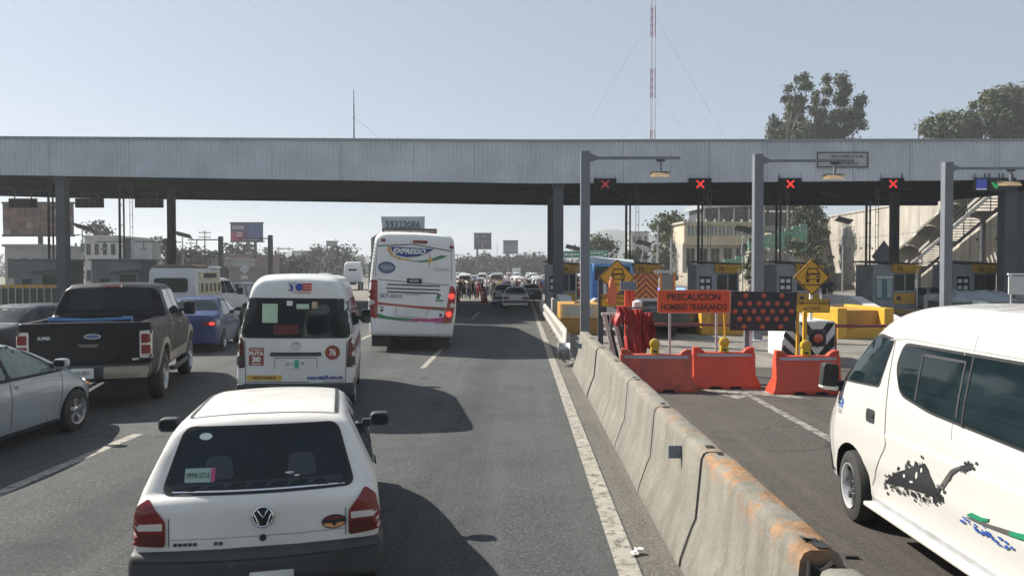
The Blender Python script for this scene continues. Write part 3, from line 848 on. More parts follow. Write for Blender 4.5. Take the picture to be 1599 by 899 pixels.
for yy, zz in ((-6.2, 2.6), (-11.6, 5.0), (-17.0, 7.4)):
    MB().tube([(0, yy, 0), (0, yy, zz)], .22, 12).build('support_column', M['darksteel'], st, smooth=40)
    MB().add([(-1.0,yy-.6,zz+.33),(1.0,yy-.6,zz+.33),(1.0,yy+.6,zz),(-1.0,yy+.6,zz),(-.17,yy-.17,zz-.35),(.17,yy-.17,zz-.35),(.17,yy+.17,zz-.35),(-.17,yy+.17,zz-.35)],
             [(0,1,2,3),(7,6,5,4),(0,4,5,1),(1,5,6,2),(2,6,7,3),(3,7,4,0)]).build('column_bracket', M['darksteel'], st)
MB().box(-1.1, 1.1, -SY-3.5, -SY+.0, SZ, SZ+.2).build('upper_landing', M['darksteel'], st)
MB().box(-.9, .9, -.1, .9, 0, .12).build('foot_slab', M['conc'], st)

sc_ = thing('corrugated_screen', 'dark teal corrugated screen right of the last canopy column', 'screen', (28.1, 43.6, 0))
mb = MB()
for i in range(56):
    x = i*.1; d = (.0, .05)[(i//2) % 2]
    mb.v += [(x, -d, 0), (x, -d, 7.0)]
mb.f = [(2*i, 2*i+2, 2*i+3, 2*i+1) for i in range(55)]; mb.mi = [0]*55
tag(mb.build('corrugated_sheet', mat('teal_sheet', (.035,.055,.065), .5, var=.25, vs=1), sc_), kind='stuff')
MB().box(0, 5.5, .06, .16, 0, 7.0).build('backing_frame', M['darksteel'], sc_)

gd = thing('diamond_sign_back', 'grey back of a diamond sign on a post before the pale retaining wall', 'sign', (28.7, 60, 0))
MB().prism([(0,2.35),(.95,3.6),(0,4.85),(-.95,3.6)], -.03, .03).build('sign_plate', mat('sign_back_grey', (.30,.31,.32), .5), gd)
MB().box(-.05, .05, .032, .12, 0, 4.6).build('post', M['galv'], gd)
cr = thing('concrete_cradle', 'pale V shaped concrete island nose in front of the centre column', 'crash barrier', (2.35, 33.0, 0))
MB().prism([(-.95,.23),(-.80,.23),(-.15,.55),(.35,.55),(.95,.23),(1.05,.23),(1.05,1.22),(.95,1.22),(.45,.80),(-.25,.80),(-.85,1.22),(-.95,1.22)], 0, 1.2).build('cradle_body', M['conc'], cr, bevel=.03)
wbd = thing('blank_board', 'blank white board on two thin posts at the right edge before the screen', 'signboard', (20.0, 30, 0))
MB().box(-.75, .9, -.03, .03, 1.5, 2.22).build('board_panel', mat('dull_white', (.5,.51,.5), .6), wbd, bevel=.01)
MB().box(-.78, .93, -.05, .05, 2.27, 2.33).build('top_rail', M['white'], wbd)
for q in (-.6, .75): MB().box(q-.03, q+.03, .032, .09, 0, 2.27).build('post', M['galv'], wbd)

# ================================================================== vehicle kit
def pchip(pts):
    xs = [p[0] for p in pts]; ys = [p[1] for p in pts]; n = len(xs)
    if n == 1: return lambda x: ys[0]
    h = [xs[i+1]-xs[i] for i in range(n-1)]; d = [(ys[i+1]-ys[i])/h[i] for i in range(n-1)]
    m = [0.0]*n; m[0] = d[0]; m[-1] = d[-1]
    for i in range(1, n-1):
        if d[i-1]*d[i] > 0:
            w1 = 2*h[i]+h[i-1]; w2 = h[i]+2*h[i-1]
            m[i] = (w1+w2)/(w1/d[i-1]+w2/d[i])
    def f(x):
        if x <= xs[0]: return ys[0]
        if x >= xs[-1]: return ys[-1]
        for i in range(n-1):
            if x <= xs[i+1]: break
        t = (x-xs[i])/h[i]
        return (ys[i]*(1+2*t)*(1-t)**2 + h[i]*m[i]*t*(1-t)**2 + ys[i+1]*t*t*(3-2*t) + h[i]*m[i+1]*t*t*(t-1))
    return f
def corner(p, c, q, r, n):
    p, c, q = Vector(p), Vector(c), Vector(q)
    ta = min(r, (p-c).length*.47); tb = min(r, (q-c).length*.47)
    a = c + (p-c).normalized()*ta if ta > 1e-6 else c.copy()
    b = c + (q-c).normalized()*tb if tb > 1e-6 else c.copy()
    return [a*(1-t)**2 + c*2*t*(1-t) + b*t*t for t in [i/n for i in range(n+1)]]

class Body:
    """A lofted vehicle shell: half sections along y, rounded and mirrored, with real wheel openings; things are laid on its skin by ray."""
    def __init__(s, root, L, P, mats, name='body', re=0.06, rf=0.12, bow_r=0.05, bow_f=0.18, step=0.11, arches=(), cut=None, low=False, smooth=38, build=True, mod=None):
        s.root = root; s.L = L
        F = {k: (pchip(v) if isinstance(v, list) else (lambda x, v=v: v)) for k, v in P.items()}
        D = dict(rb=.07, rm=.25, rbelt=.05, rr=.09, crown=.035)
        for k, v in D.items(): F.setdefault(k, (lambda x, v=v: v))
        s.F = F
        ys = set()
        for v in P.values():
            if isinstance(v, list): ys |= {round(p[0], 4) for p in v if 0 < p[0] < L}
        n = int(L/step)
        ys |= {round(L*i/n, 4) for i in range(1, n)}
        ne = 3 if low else 6
        ends = {round(re*(1-math.cos(PI/2*i/ne)), 4) for i in range(ne+1)} | {round(L-rf*(1-math.cos(PI/2*i/ne)), 4) for i in range(ne+1)}
        ys = [y for y in ys if re < y < L-rf]
        ys = sorted(set(ys) | ends)
        out = [ys[0]]
        for y in ys[1:]:
            if y - out[-1] > 0.004: out.append(y)
        ys = out
        na = 2 if low else 4
        rings = []
        for y in ys:
            f = {k: g(y) for k, g in F.items()}
            A = (0, f['zb']); B = (f['ws'], f['zb']); Cc = (f['wm'], f['zm']); Dd = (f['wb'], f['zbelt'])
            ze = f['zt']-f['crown']
            E = (f['wr'], ze); Fv = (0, f['zt'])
            half = [Vector(A)] + corner(A, B, Cc, f['rb'], na) + corner(B, Cc, Dd, f['rm'], na) + corner(Cc, Dd, E, f['rbelt'], max(2, na-1))
            ce = corner(Dd, E, (f['wr']*.45, f['zt']), f['rr'], na+2)
            half += ce
            p = ce[-1]; K = 3 if low else 5
            for i in range(1, K+1):
                t = i/K
                half.append(p*(1-t)**2 + Vector((p.x*.5, f['zt']))*2*t*(1-t) + Vector(Fv)*t*t)
            if mod:
                dense = [half[0]]
                for q in half[1:]:
                    n_ = max(1, int((q-dense[-1]).length/.07)) if False else 1
                    dense.append(q)
                out_ = []
                for (a_, c_), cnt in zip(zip(dense, dense[1:]), mod[0]):
                    out_ += [a_.lerp(c_, i/cnt) for i in range(cnt)]
                half = out_ + [dense[-1]]
                half = [Vector(mod[1](q.x, y, q.y)) for q in half]
            d = 0
            if y < re: d = re*(1-math.sqrt(max(0, 1-(1-y/re)**2)))
            if y > L-rf: d = rf*(1-math.sqrt(max(0, 1-(1-(L-y)/rf)**2)))
            zc = (f['zb']+f['zt'])/2; hh = (f['zt']-f['zb'])/2
            ring = half + [Vector((-q.x, q.y)) for q in reversed(half[1:-1])]
            yb = y
            pts = []
            for q in ring:
                x = q.x*(1-d/max(.2, f['wm'])); z = zc+(q.y-zc)*(1-d/max(.15, hh))
                u = (q.x/f['wm'])**2 if f['wm'] else 0
                yy = y + bow_r*u*max(0, 1-y/1.4)**2 - bow_f*u*max(0, 1-(L-y)/1.4)**2
                pts.append((x, yy, z))
            rings.append(pts)
        mb = MB(); k = len(rings[0])
        mb.v = [p for r_ in rings for p in r_]
        mb.f = [(i*k+j, i*k+(j+1) % k, (i+1)*k+(j+1) % k, (i+1)*k+j) for i in range(len(rings)-1) for j in range(k)]
        for end, base in ((0, 0), (1, (len(rings)-1)*k)):
            r_ = rings[0 if end == 0 else -1]
            c = Vector((0, sum(p[1] for p in r_)/k, (min(p[2] for p in r_)+max(p[2] for p in r_))/2))
            c.y = r_[0][1] if end == 0 else r_[0][1]
            prev = list(range(base, base+k))
            for sc in (.7, .35):
                cur = []
                for j, p in enumerate(r_):
                    q = c + (Vector(p)-c)*sc; q.y = c.y + (p[1]-c.y)*sc*sc
                    cur.append(len(mb.v)); mb.v.append(tuple(q))
                for j in range(k):
                    mb.f.append((prev[j], prev[(j+1) % k], cur[(j+1) % k], cur[j]))
                prev = cur
            mb.f.append(tuple(prev))
        mb.mi = [0]*len(mb.f)
        s.raw = mb
        me = mb.mesh(name, mats)
        s.bvh = BVHTree.FromPolygons([v.co.copy() for v in me.vertices], [tuple(p.vertices) for p in me.polygons])
        if arches or cut:
            me = s.cutout(me, arches, cut)
        me.polygons.foreach_set('use_smooth', [True]*len(me.polygons))
        me.set_sharp_from_angle(angle=R(smooth))
        if build:
            s.obj = link(name, me, root)
        s.me = me
    def cutout(s, me, arches, cut):
        o = bpy.data.objects.new('tmp', me); C.objects.link(o)
        cm = MB()
        for y, z, r, depth, wout in arches:
            for sg in (1, -1):
                x0, x1 = sg*(wout-depth), sg*(wout+.3)
                cm.lathe([(min(x0, x1), r), (max(x0, x1), r)], (0, 0, 0), 'x', 36) if False else None
                base = len(cm.v)
                cm.prism([(y+r*math.cos(2*PI*i/36), z+r*math.sin(2*PI*i/36)) for i in range(36)], min(x0, x1), max(x0, x1), 'x')
        if cut: cm.box(*cut)
        cme = cm.mesh('tmpc', M['well'])
        co = bpy.data.objects.new('tmpc', cme); C.objects.link(co)
        md = o.modifiers.new('b', 'BOOLEAN'); md.operation = 'DIFFERENCE'; md.object = co; md.solver = 'EXACT'
        md.material_mode = 'TRANSFER'
        dg = bpy.context.evaluated_depsgraph_get()
        out = bpy.data.meshes.new_from_object(o.evaluated_get(dg), depsgraph=dg)
        out.name = me.name
        bpy.data.objects.remove(o); bpy.data.objects.remove(co)
        return out
    def hit(s, side, u, v):
        if side == 'rear': o, d = Vector((u, -6, v)), Vector((0, 1, 0))
        elif side == 'front': o, d = Vector((u, s.L+6, v)), Vector((0, -1, 0))
        elif side == 'right': o, d = Vector((6, u, v)), Vector((-1, 0, 0))
        elif side == 'left': o, d = Vector((-6, u, v)), Vector((1, 0, 0))
        else: o, d = Vector((u, v, 9)), Vector((0, 0, -1))
        loc, nrm, _, _ = s.bvh.ray_cast(o, d)
        if loc is None:
            t = {'rear': Vector((u, 0.0, v)), 'front': Vector((u, s.L, v)), 'right': Vector((1, u, v)), 'left': Vector((-1, u, v)), 'top': Vector((u, v, 2))}[side]
            loc, nrm, _, _ = s.bvh.find_nearest(t)
        if nrm.dot(d) > 0: nrm = -nrm
        return loc, nrm, d
    def place(s, side, off=0.006, u0=0, v0=0, flip=1):
        def f(u, v):
            loc, nrm, d = s.hit(side, u0+u*flip, v0+v)
            return tuple(loc - d*off*.5 + nrm*off*.5)
        return f
    def grid(s, poly, maxd):
        bm = bmesh.new()
        vs = [bm.verts.new((p[0], p[1], 0)) for p in poly]
        bm.faces.new(vs)
        bmesh.ops.triangulate(bm, faces=bm.faces[:])
        for _ in range(6):
            es = [e for e in bm.edges if e.calc_length() > maxd]
            if not es: break
            bmesh.ops.subdivide_edges(bm, edges=es, cuts=1)
            bmesh.ops.triangulate(bm, faces=[f for f in bm.faces if len(f.verts) > 3])
        return bm
    def patch(s, side, poly, m, name, off=0.006, maxd=0.12, parent=None, skirt=0.02, mb=None):
        bm = s.grid(poly, maxd)
        out = MB() if mb is None else mb
        base = len(out.v)
        bm.verts.index_update()
        for v in bm.verts:
            loc, nrm, d = s.hit(side, v.co.x, v.co.y)
            out.v.append(tuple(loc + (nrm*.6 - d*.4)*off))
        fs = [tuple(base+v.index for v in f.verts) for f in bm.faces]
        out.f += fs; out.mi += [0]*len(fs)
        if skirt:
            mp = {}
            for e in bm.edges:
                if len(e.link_faces) == 1:
                    for v in e.verts:
                        if v.index not in mp:
                            loc, nrm, d = s.hit(side, v.co.x, v.co.y)
                            mp[v.index] = len(out.v); out.v.append(tuple(loc - (nrm*.6 - d*.4)*skirt))
                    a, b = e.verts[0].index, e.verts[1].index
                    out.f.append((base+a, base+b, mp[b], mp[a])); out.mi.append(0)
        bm.free()
        if mb is not None: return out
        me = out.mesh(name, m)
        me.polygons.foreach_set('use_smooth', [True]*len(me.polygons)); me.set_sharp_from_angle(angle=R(50))
        return link(name, me, parent or s.root)
    def ribbon(s, side, pts, wd, m, name, off=0.004, parent=None, closed=False):
        out = MB(); P_ = [Vector(p) for p in pts]
        if closed: P_.append(P_[0])
        dense = []
        for a, b in zip(P_, P_[1:]):
            n = max(1, int((b-a).length/.08))
            dense += [a.lerp(b, i/n) for i in range(n)]
        dense.append(P_[-1])
        for i, p in enumerate(dense):
            t = (dense[min(i+1, len(dense)-1)]-dense[max(i-1, 0)]).normalized(); nn = Vector((-t.y, t.x))*wd/2
            for q in (p-nn, p+nn):
                loc, nrm, d = s.hit(side, q.x, q.y)
                out.v.append(tuple(loc+(nrm*.6-d*.4)*off))
        out.f = [(2*i, 2*i+2, 2*i+3, 2*i+1) for i in range(len(dense)-1)]; out.mi = [0]*len(out.f)
        me = bpy.data.meshes.new(name); me.from_pydata(out.v, [], out.f); me.materials.append(m)
        return link(name, me, parent or s.root)
    def text(s, side, txt, size, u, v, m, parent=None, off=0.009, flip=None, **kw):
        fl = flip if flip is not None else {'rear': 1, 'front': -1, 'right': 1, 'left': -1, 'top': 1}[side]
        return lettering(txt, size, s.place(side, off, u, v, fl), m, parent or s.root, **kw)

WH = {}
def wheel(root, x, y, r, wd=.22, style=5, rim=None, rr=.66, spoke=None, steer=0.0):
    """tyre with tread shoulders > rim with spokes and hub; outer face toward +x, turned for the left side"""
    key = (round(r, 3), wd, style, rr, rim.name if rim else '', spoke.name if spoke else '')
    if key not in WH:
        w2 = wd/2
        mb = MB().lathe([(-w2, r*rr), (-w2, r*.86), (-w2*.86, r*.965), (-w2*.5, r), (w2*.5, r), (w2*.86, r*.965), (w2, r*.86), (w2*1.02, r*(rr+.06)), (w2*.9, r*rr)], (0,0,0), 'x', 36, 0, False)
        tm = mb.mesh('wheel', M['tyre'], smooth=30)
        q = MB(); ri = r*rr
        q.lathe([(w2*.2, ri*.2), (w2*.2, ri*.9), (w2*.95, ri*1.0), (w2*1.05, ri*1.01), (w2*1.0, ri*.94), (w2*.3, ri*.86)], (0,0,0), 'x', 36, 0, False)
        nb = style
        for k in range(nb):
            a = 2*PI*k/nb
            m_ = Matrix.Rotation(a, 3, 'X')
            wsp = ri*(.30 if nb <= 6 else .16)
            for (a0, a1, xx0, xx1, wa, wb_) in ((.12, .93, .62, .72, wsp*.55, wsp*.5),):
                pts = [(w2*xx0, -wa, ri*a0), (w2*xx0, wa, ri*a0), (w2*xx1, wb_, ri*a1), (w2*xx1, -wb_, ri*a1), (w2*.4, -wa, ri*a0), (w2*.4, wa, ri*a0), (w2*.4, wb_, ri*a1), (w2*.4, -wb_, ri*a1)]
                q.add([m_ @ Vector(p) for p in pts], [(0,1,2,3),(7,6,5,4),(0,4,5,1),(1,5,6,2),(2,6,7,3),(3,7,4,0)], 2)
        for k in range(6): q.lathe([(w2*.3, ri*.035), (w2*.86, ri*.03)], (0, ri*.34*math.cos(k*PI/3), ri*.34*math.sin(k*PI/3)), 'x', 6, 1)
        q.lathe([(w2*.3, ri*.26), (w2*.78, ri*.24), (w2*.86, ri*.16), (w2*.86, .001)], (0,0,0), 'x', 16, 1)
        rm = q.mesh('rim', [rim or M['alloy'], M['chrome'], spoke or rim or M['alloy']], smooth=35)
        bk = MB().lathe([(w2*.12, .001), (w2*.14, ri*.95)], (0,0,0), 'x', 24).mesh('brake_disc', M['well'])
        WH[key] = (tm, rm, bk)
    tm, rm, bk = WH[key]
    o = link('wheel', tm, root); o.location = (x, y, r)
    o.rotation_euler = (0, 0, (PI if x < 0 else 0) + steer)
    link('rim', rm, o); link('brake_disc', bk, o)
    return o

def mirror(b, x, y, z, m, sgn, wd=.2, h=.15):
    """door mirror: arm and rounded shell with glass toward the rear"""
    mb = MB()
    mb.box(min(0, -sgn*.14), max(0, -sgn*.14), -.02, .04, -.04, .03)
    a = mb.build('mirror_arm', M['trim'], b.root, loc=(x, y, z))
    sh = MB().prism(rrect(-wd/2, -h/2, wd/2, h/2, .05), -.05, .07, 'y')
    o = sh.build('mirror_shell', m, b.root, smooth=40, bevel=.02, loc=(x+sgn*wd/2, y, z+.03))
    MB().prism(rrect(-wd/2+.02, -h/2+.02, wd/2-.02, h/2-.02, .04), -.056, -.048, 'y').build('mirror_glass', M['glass'], o)
    return o

def emblem_ring(b, side, u, v, r, m, off=.012, rx=1.0, name='badge'):
    mb = MB(); K = 22
    pl = b.place(side, off, u, v)
    pts = [Vector(pl(r*rx*math.cos(2*PI*i/K), r*math.sin(2*PI*i/K))) for i in range(K)]
    mb.tube(pts+[pts[0]], r*.13, 6, cap=False)
    return mb.build(name, m, b.root, smooth=60)

def plate_on(b, side, u, v, txt, w_=.30, h=.15, parent=None, band=None, tilt=None):
    p = b.patch(side, rrect(u-w_/2, v-h/2, u+w_/2, v+h/2, .012, 2), M['plate'], 'licence_plate', off=.014, parent=parent)
    if txt: b.text(side, txt, h*.52, u, v, M['ink'], parent=p, off=.020, sx=.72, bold=.002)
    if band: b.patch(side, rrect(*band), mat('plate_green', (.05,.32,.2), .5), 'plate_band', off=.018, parent=p)
    return p

# ------------------------------------------------------------------ small white hatchback, nearest
W_WHITE = paint('old_white_paint', (0.66, 0.65, 0.615), .38, .45, .5)
def hatchback():
    r = thing('hatchback_car', 'old white two door hatchback with a round chrome badge, nearest the camera', 'car', (-1.74, 4.97, 0), R(13))
    L = 3.85
    P = dict(zb=[(0,.34),(.5,.24),(3.3,.24),(L,.32)], zt=[(0,.90),(.10,.945),(.22,1.16),(.36,1.362),(.55,1.40),(1.2,1.415),(1.75,1.375),(2.5,.97),(2.66,.915),(3.5,.77),(L,.64)],
             ws=[(0,.74),(.5,.77),(3.3,.77),(L,.62)], wm=[(0,.80),(.4,.825),(3.2,.825),(L,.68)], zm=[(0,.60),(1,.58),(L,.5)],
             wb=[(0,.775),(.3,.79),(.5,.79),(2.6,.79),(3.4,.74),(L,.62)], zbelt=[(0,.84),(.12,.875),(.4,.90),(2.5,.88),(2.7,.85),(3.5,.70),(L,.58)],
             wr=[(0,.74),(.10,.735),(.36,.585),(.6,.56),(1.7,.54),(2.5,.66),(2.7,.70),(3.5,.64),(L,.5)], rr=[(0,.05),(.36,.10),(1.7,.10),(2.6,.08),(L,.1)], crown=.032)
    b = Body(r, L, P, [W_WHITE, M['well']], re=.07, bow_r=.07, arches=((.66, .29, .325, .26, .82), (3.06, .29, .325, .26, .82)))
    # tailgate glass in its black gasket
    g = [(-.635,.915),(.635,.915),(.515,1.325),(-.515,1.325)]
    b.patch('rear', rpoly(g, .07), M['rubber'], 'window_gasket', off=.006, maxd=.09)
    gl = b.patch('rear', rpoly([(-.605,.935),(.605,.935),(.495,1.305),(-.495,1.305)], .06), M['glass'], 'rear_window', off=.011, maxd=.09)
    b.ribbon('rear', [(-.57,.93),(.57,.93)], .008, M['chrome'], 'gasket_trim', off=.013)
    b.patch('rear', circle(-.37,1.262,.042,.022), mat('pale_sticker', (.55,.66,.62), .5), 'sticker', off=.016, parent=gl, skirt=0)
    pp = b.patch('rear', rrect(-.485,.985,-.29,1.07,.006,2), mat('paper_permit', (.30,.42,.36), .5), 'paper_plate', off=.016, parent=gl, skirt=0)
    b.text('rear', 'MMW-537-B', .05, -.40, 1.025, M['ink'], parent=pp, off=.02, sx=.56)
    b.patch('rear', rrect(-.318,.988,-.29,1.067,.004,2), mat('magenta_strip', (.45,.06,.2), .5), 'magenta_strip', off=.0195, parent=pp, skirt=0)
    for k, (a, c) in enumerate(((.19,1.02),(.24,1.0))): b.patch('rear', circle(a, c, .03-.012*k, .006), M['clear'], 'pale_oval', off=.016, parent=gl, skirt=0)  # two small pale ovals laid on the rear glass
    # tail lights
    for sg in (-1, 1):
        tl = b.patch('rear', rpoly([(sg*.585,.60),(sg*.585,.765),(sg*.695,.905),(sg*.765,.86),(sg*.812,.615)], .025), M['red'], 'tail_light', off=.016, maxd=.06)
        b.patch('rear', [(sg*.60,.712),(sg*.60,.757),(sg*.788,.754),(sg*.80,.712)], M['clear'], 'reverse_lens', off=.021, maxd=.06, parent=tl, skirt=.004)
        b.patch('rear', [(sg*.593,.61),(sg*.593,.69),(sg*.80,.69),(sg*.806,.625)], M['darkred'], 'brake_lens', off=.020, maxd=.06, parent=tl, skirt=.004)
        b.ribbon('rear', [(sg*.565,.60),(sg*.565,.785)], .005, M['rubber'], 'tailgate_seam')
        # roof drip channel and side window
        b.ribbon('top', [(sg*.50,.47),(sg*.498,.9),(sg*.495,1.3),(sg*.485,1.75)], .026, M['rubber'], 'drip_channel', off=.006)
        sd_ = 'right' if sg > 0 else 'left'
        b.patch(sd_, rpoly([(.62,.93),(1.25,.93),(1.25,1.30),(.85,1.30)], .05), M['glass'], 'quarter_window', off=.008, maxd=.1)
        b.patch(sd_, rpoly([(1.32,.92),(2.42,.92),(1.86,1.30),(1.32,1.31)], .05), M['glass'], 'door_window', off=.008, maxd=.1)
        b.ribbon(sd_, [(1.28,.34),(1.28,1.32)], .008, M['rubber'], 'door_seam')
        b.ribbon(sd_, [(2.5,.34),(2.5,.88)], .008, M['rubber'], 'door_seam')
        b.ribbon(sd_, [(.2,.585),(3.6,.565)], .05, M['greytrim'], 'rub_strip', off=.012)
        b.patch(sd_, rrect(1.36,.74,1.52,.79,.02), M['trim'], 'door_handle', off=.02)
        mirror(b, .80 if sg > 0 else -.92, 2.18, .95 if sg > 0 else .97, M['trim'], sg, .18, .125)
        wheel(r, sg*.70, .66, .28, .18, 8, rr=.62); wheel(r, sg*.70, 3.06, .28, .18, 8, rr=.62)
    b.ribbon('rear', [(-.56,.645),(.56,.645)], .004, mat('seam_grey', (.25,.245,.23), .6), 'tailgate_seam')
    for hx in (-.27, .27): b.patch('rear', rpoly([(hx-.10,1.0),(hx+.10,1.0),(hx+.08,1.14),(hx-.08,1.14)], .04), mat('headrest_dim', (.022,.032,.036), .5), 'headrest', off=.013, parent=gl, skirt=0)
    b.patch('rear', rpoly([(-.56,.945),(.56,.945),(.54,.985),(-.54,.985)], .01), mat('parcel_shelf_dim', (.018,.026,.03), .6), 'parcel_shelf', off=.0135, parent=gl, skirt=0)
    b.ribbon('top', [(-.5,.455),(0,.435),(.5,.455)], .010, M['rubber'], 'roof_seam', off=.004)
    # badge
    b.patch('rear', circle(.03,.775,.066), M['ink'], 'badge_disc', off=.010, maxd=.05)
    emblem_ring(b, 'rear', .03, .775, .064, M['chrome'], off=.018)
    mb = MB(); pl = b.place('rear', .020, .03, .775)
    for line in ([(-.034,.046),(0,-.004),(.034,.046)], [(-.055,.020),(-.025,-.050),(0,.000),(.025,-.050),(.055,.020)]):
        mb.tube([Vector(pl(*q)) for q in line], .0065, 5)
    mb.build('badge_letters', M['chrome'], r)
    b.patch('rear', circle(.028,.632,.022), M['ink'], 'lock', off=.012, maxd=.05)
    # oval sticker with shield colours
    b.patch('rear', circle(.49,.700,.082,.047), M['ink'], 'oval_sticker', off=.010, maxd=.04)
    b.patch('rear', [p for p in circle(.49,.702,.074,.04, 28) if p[1] < .701], mat('peach', (.62,.30,.13), .5), 'sticker_lower', off=.014, maxd=.04, skirt=0)
    b.patch('rear', [p for p in circle(.49,.700,.074,.04, 28) if p[1] > .712], mat('maroon', (.16,.02,.02), .5), 'sticker_upper', off=.014, maxd=.04, skirt=0)
    for bx in ((.475,.683,.505,.700), (.484,.672,.496,.710)): b.patch('rear', rrect(*bx, .004, 2), M['ink'], 'eagle_mark', off=.018, maxd=.05, skirt=0)
    for k in range(7): b.patch('rear', rrect(-.535+k*.031-(0 if k < 5 else -.10), .603, -.512+k*.031-(0 if k < 5 else -.10), .622, .004, 1), M['greytrim'], 'model_letter', off=.012, maxd=.05, skirt=.003)
    # bumper
    PB = dict(zb=.31, zt=[(0,.56),(.1,.575),(.62,.575)], ws=[(0,.80),(.62,.83)], wm=[(0,.82),(.62,.842)], zm=.46, wb=[(0,.81),(.62,.84)], zbelt=.54, wr=[(0,.79),(.62,.825)], rr=.03, crown=.006, rb=.05)
    bb = Body(r, .36, PB, [M['greytrim']], name='rear_bumper', re=.07, rf=.02, bow_r=.10, bow_f=.0)
    bb.obj.location.y = -.085
    bb.ribbon('rear', [(-.78,.52),(0,.52),(.78,.52)], .012, M['rubber'], 'bumper_groove', off=.004, parent=bb.obj)
    pl_ = bb.patch('rear', rrect(-.05,.315,.23,.435,.01,2), M['plate'], 'licence_plate', off=.014, parent=bb.obj)
    FB = dict(zb=.26, zt=.55, ws=.72, wm=.74, zm=.45, wb=.73, zbelt=.5, wr=.7, rr=.05)
    fb_ = Body(r, .5, FB, [M['greytrim']], name='front_bumper', re=.02, rf=.1, bow_f=.2, bow_r=0, low=True); fb_.obj.location.y = 3.42
    b.patch('front', rpoly([(-.6,.92),(.6,.92),(.5,1.33),(-.5,1.33)], .06), M['glass'], 'windscreen', off=.008, maxd=.12)
    return r
hatchback()

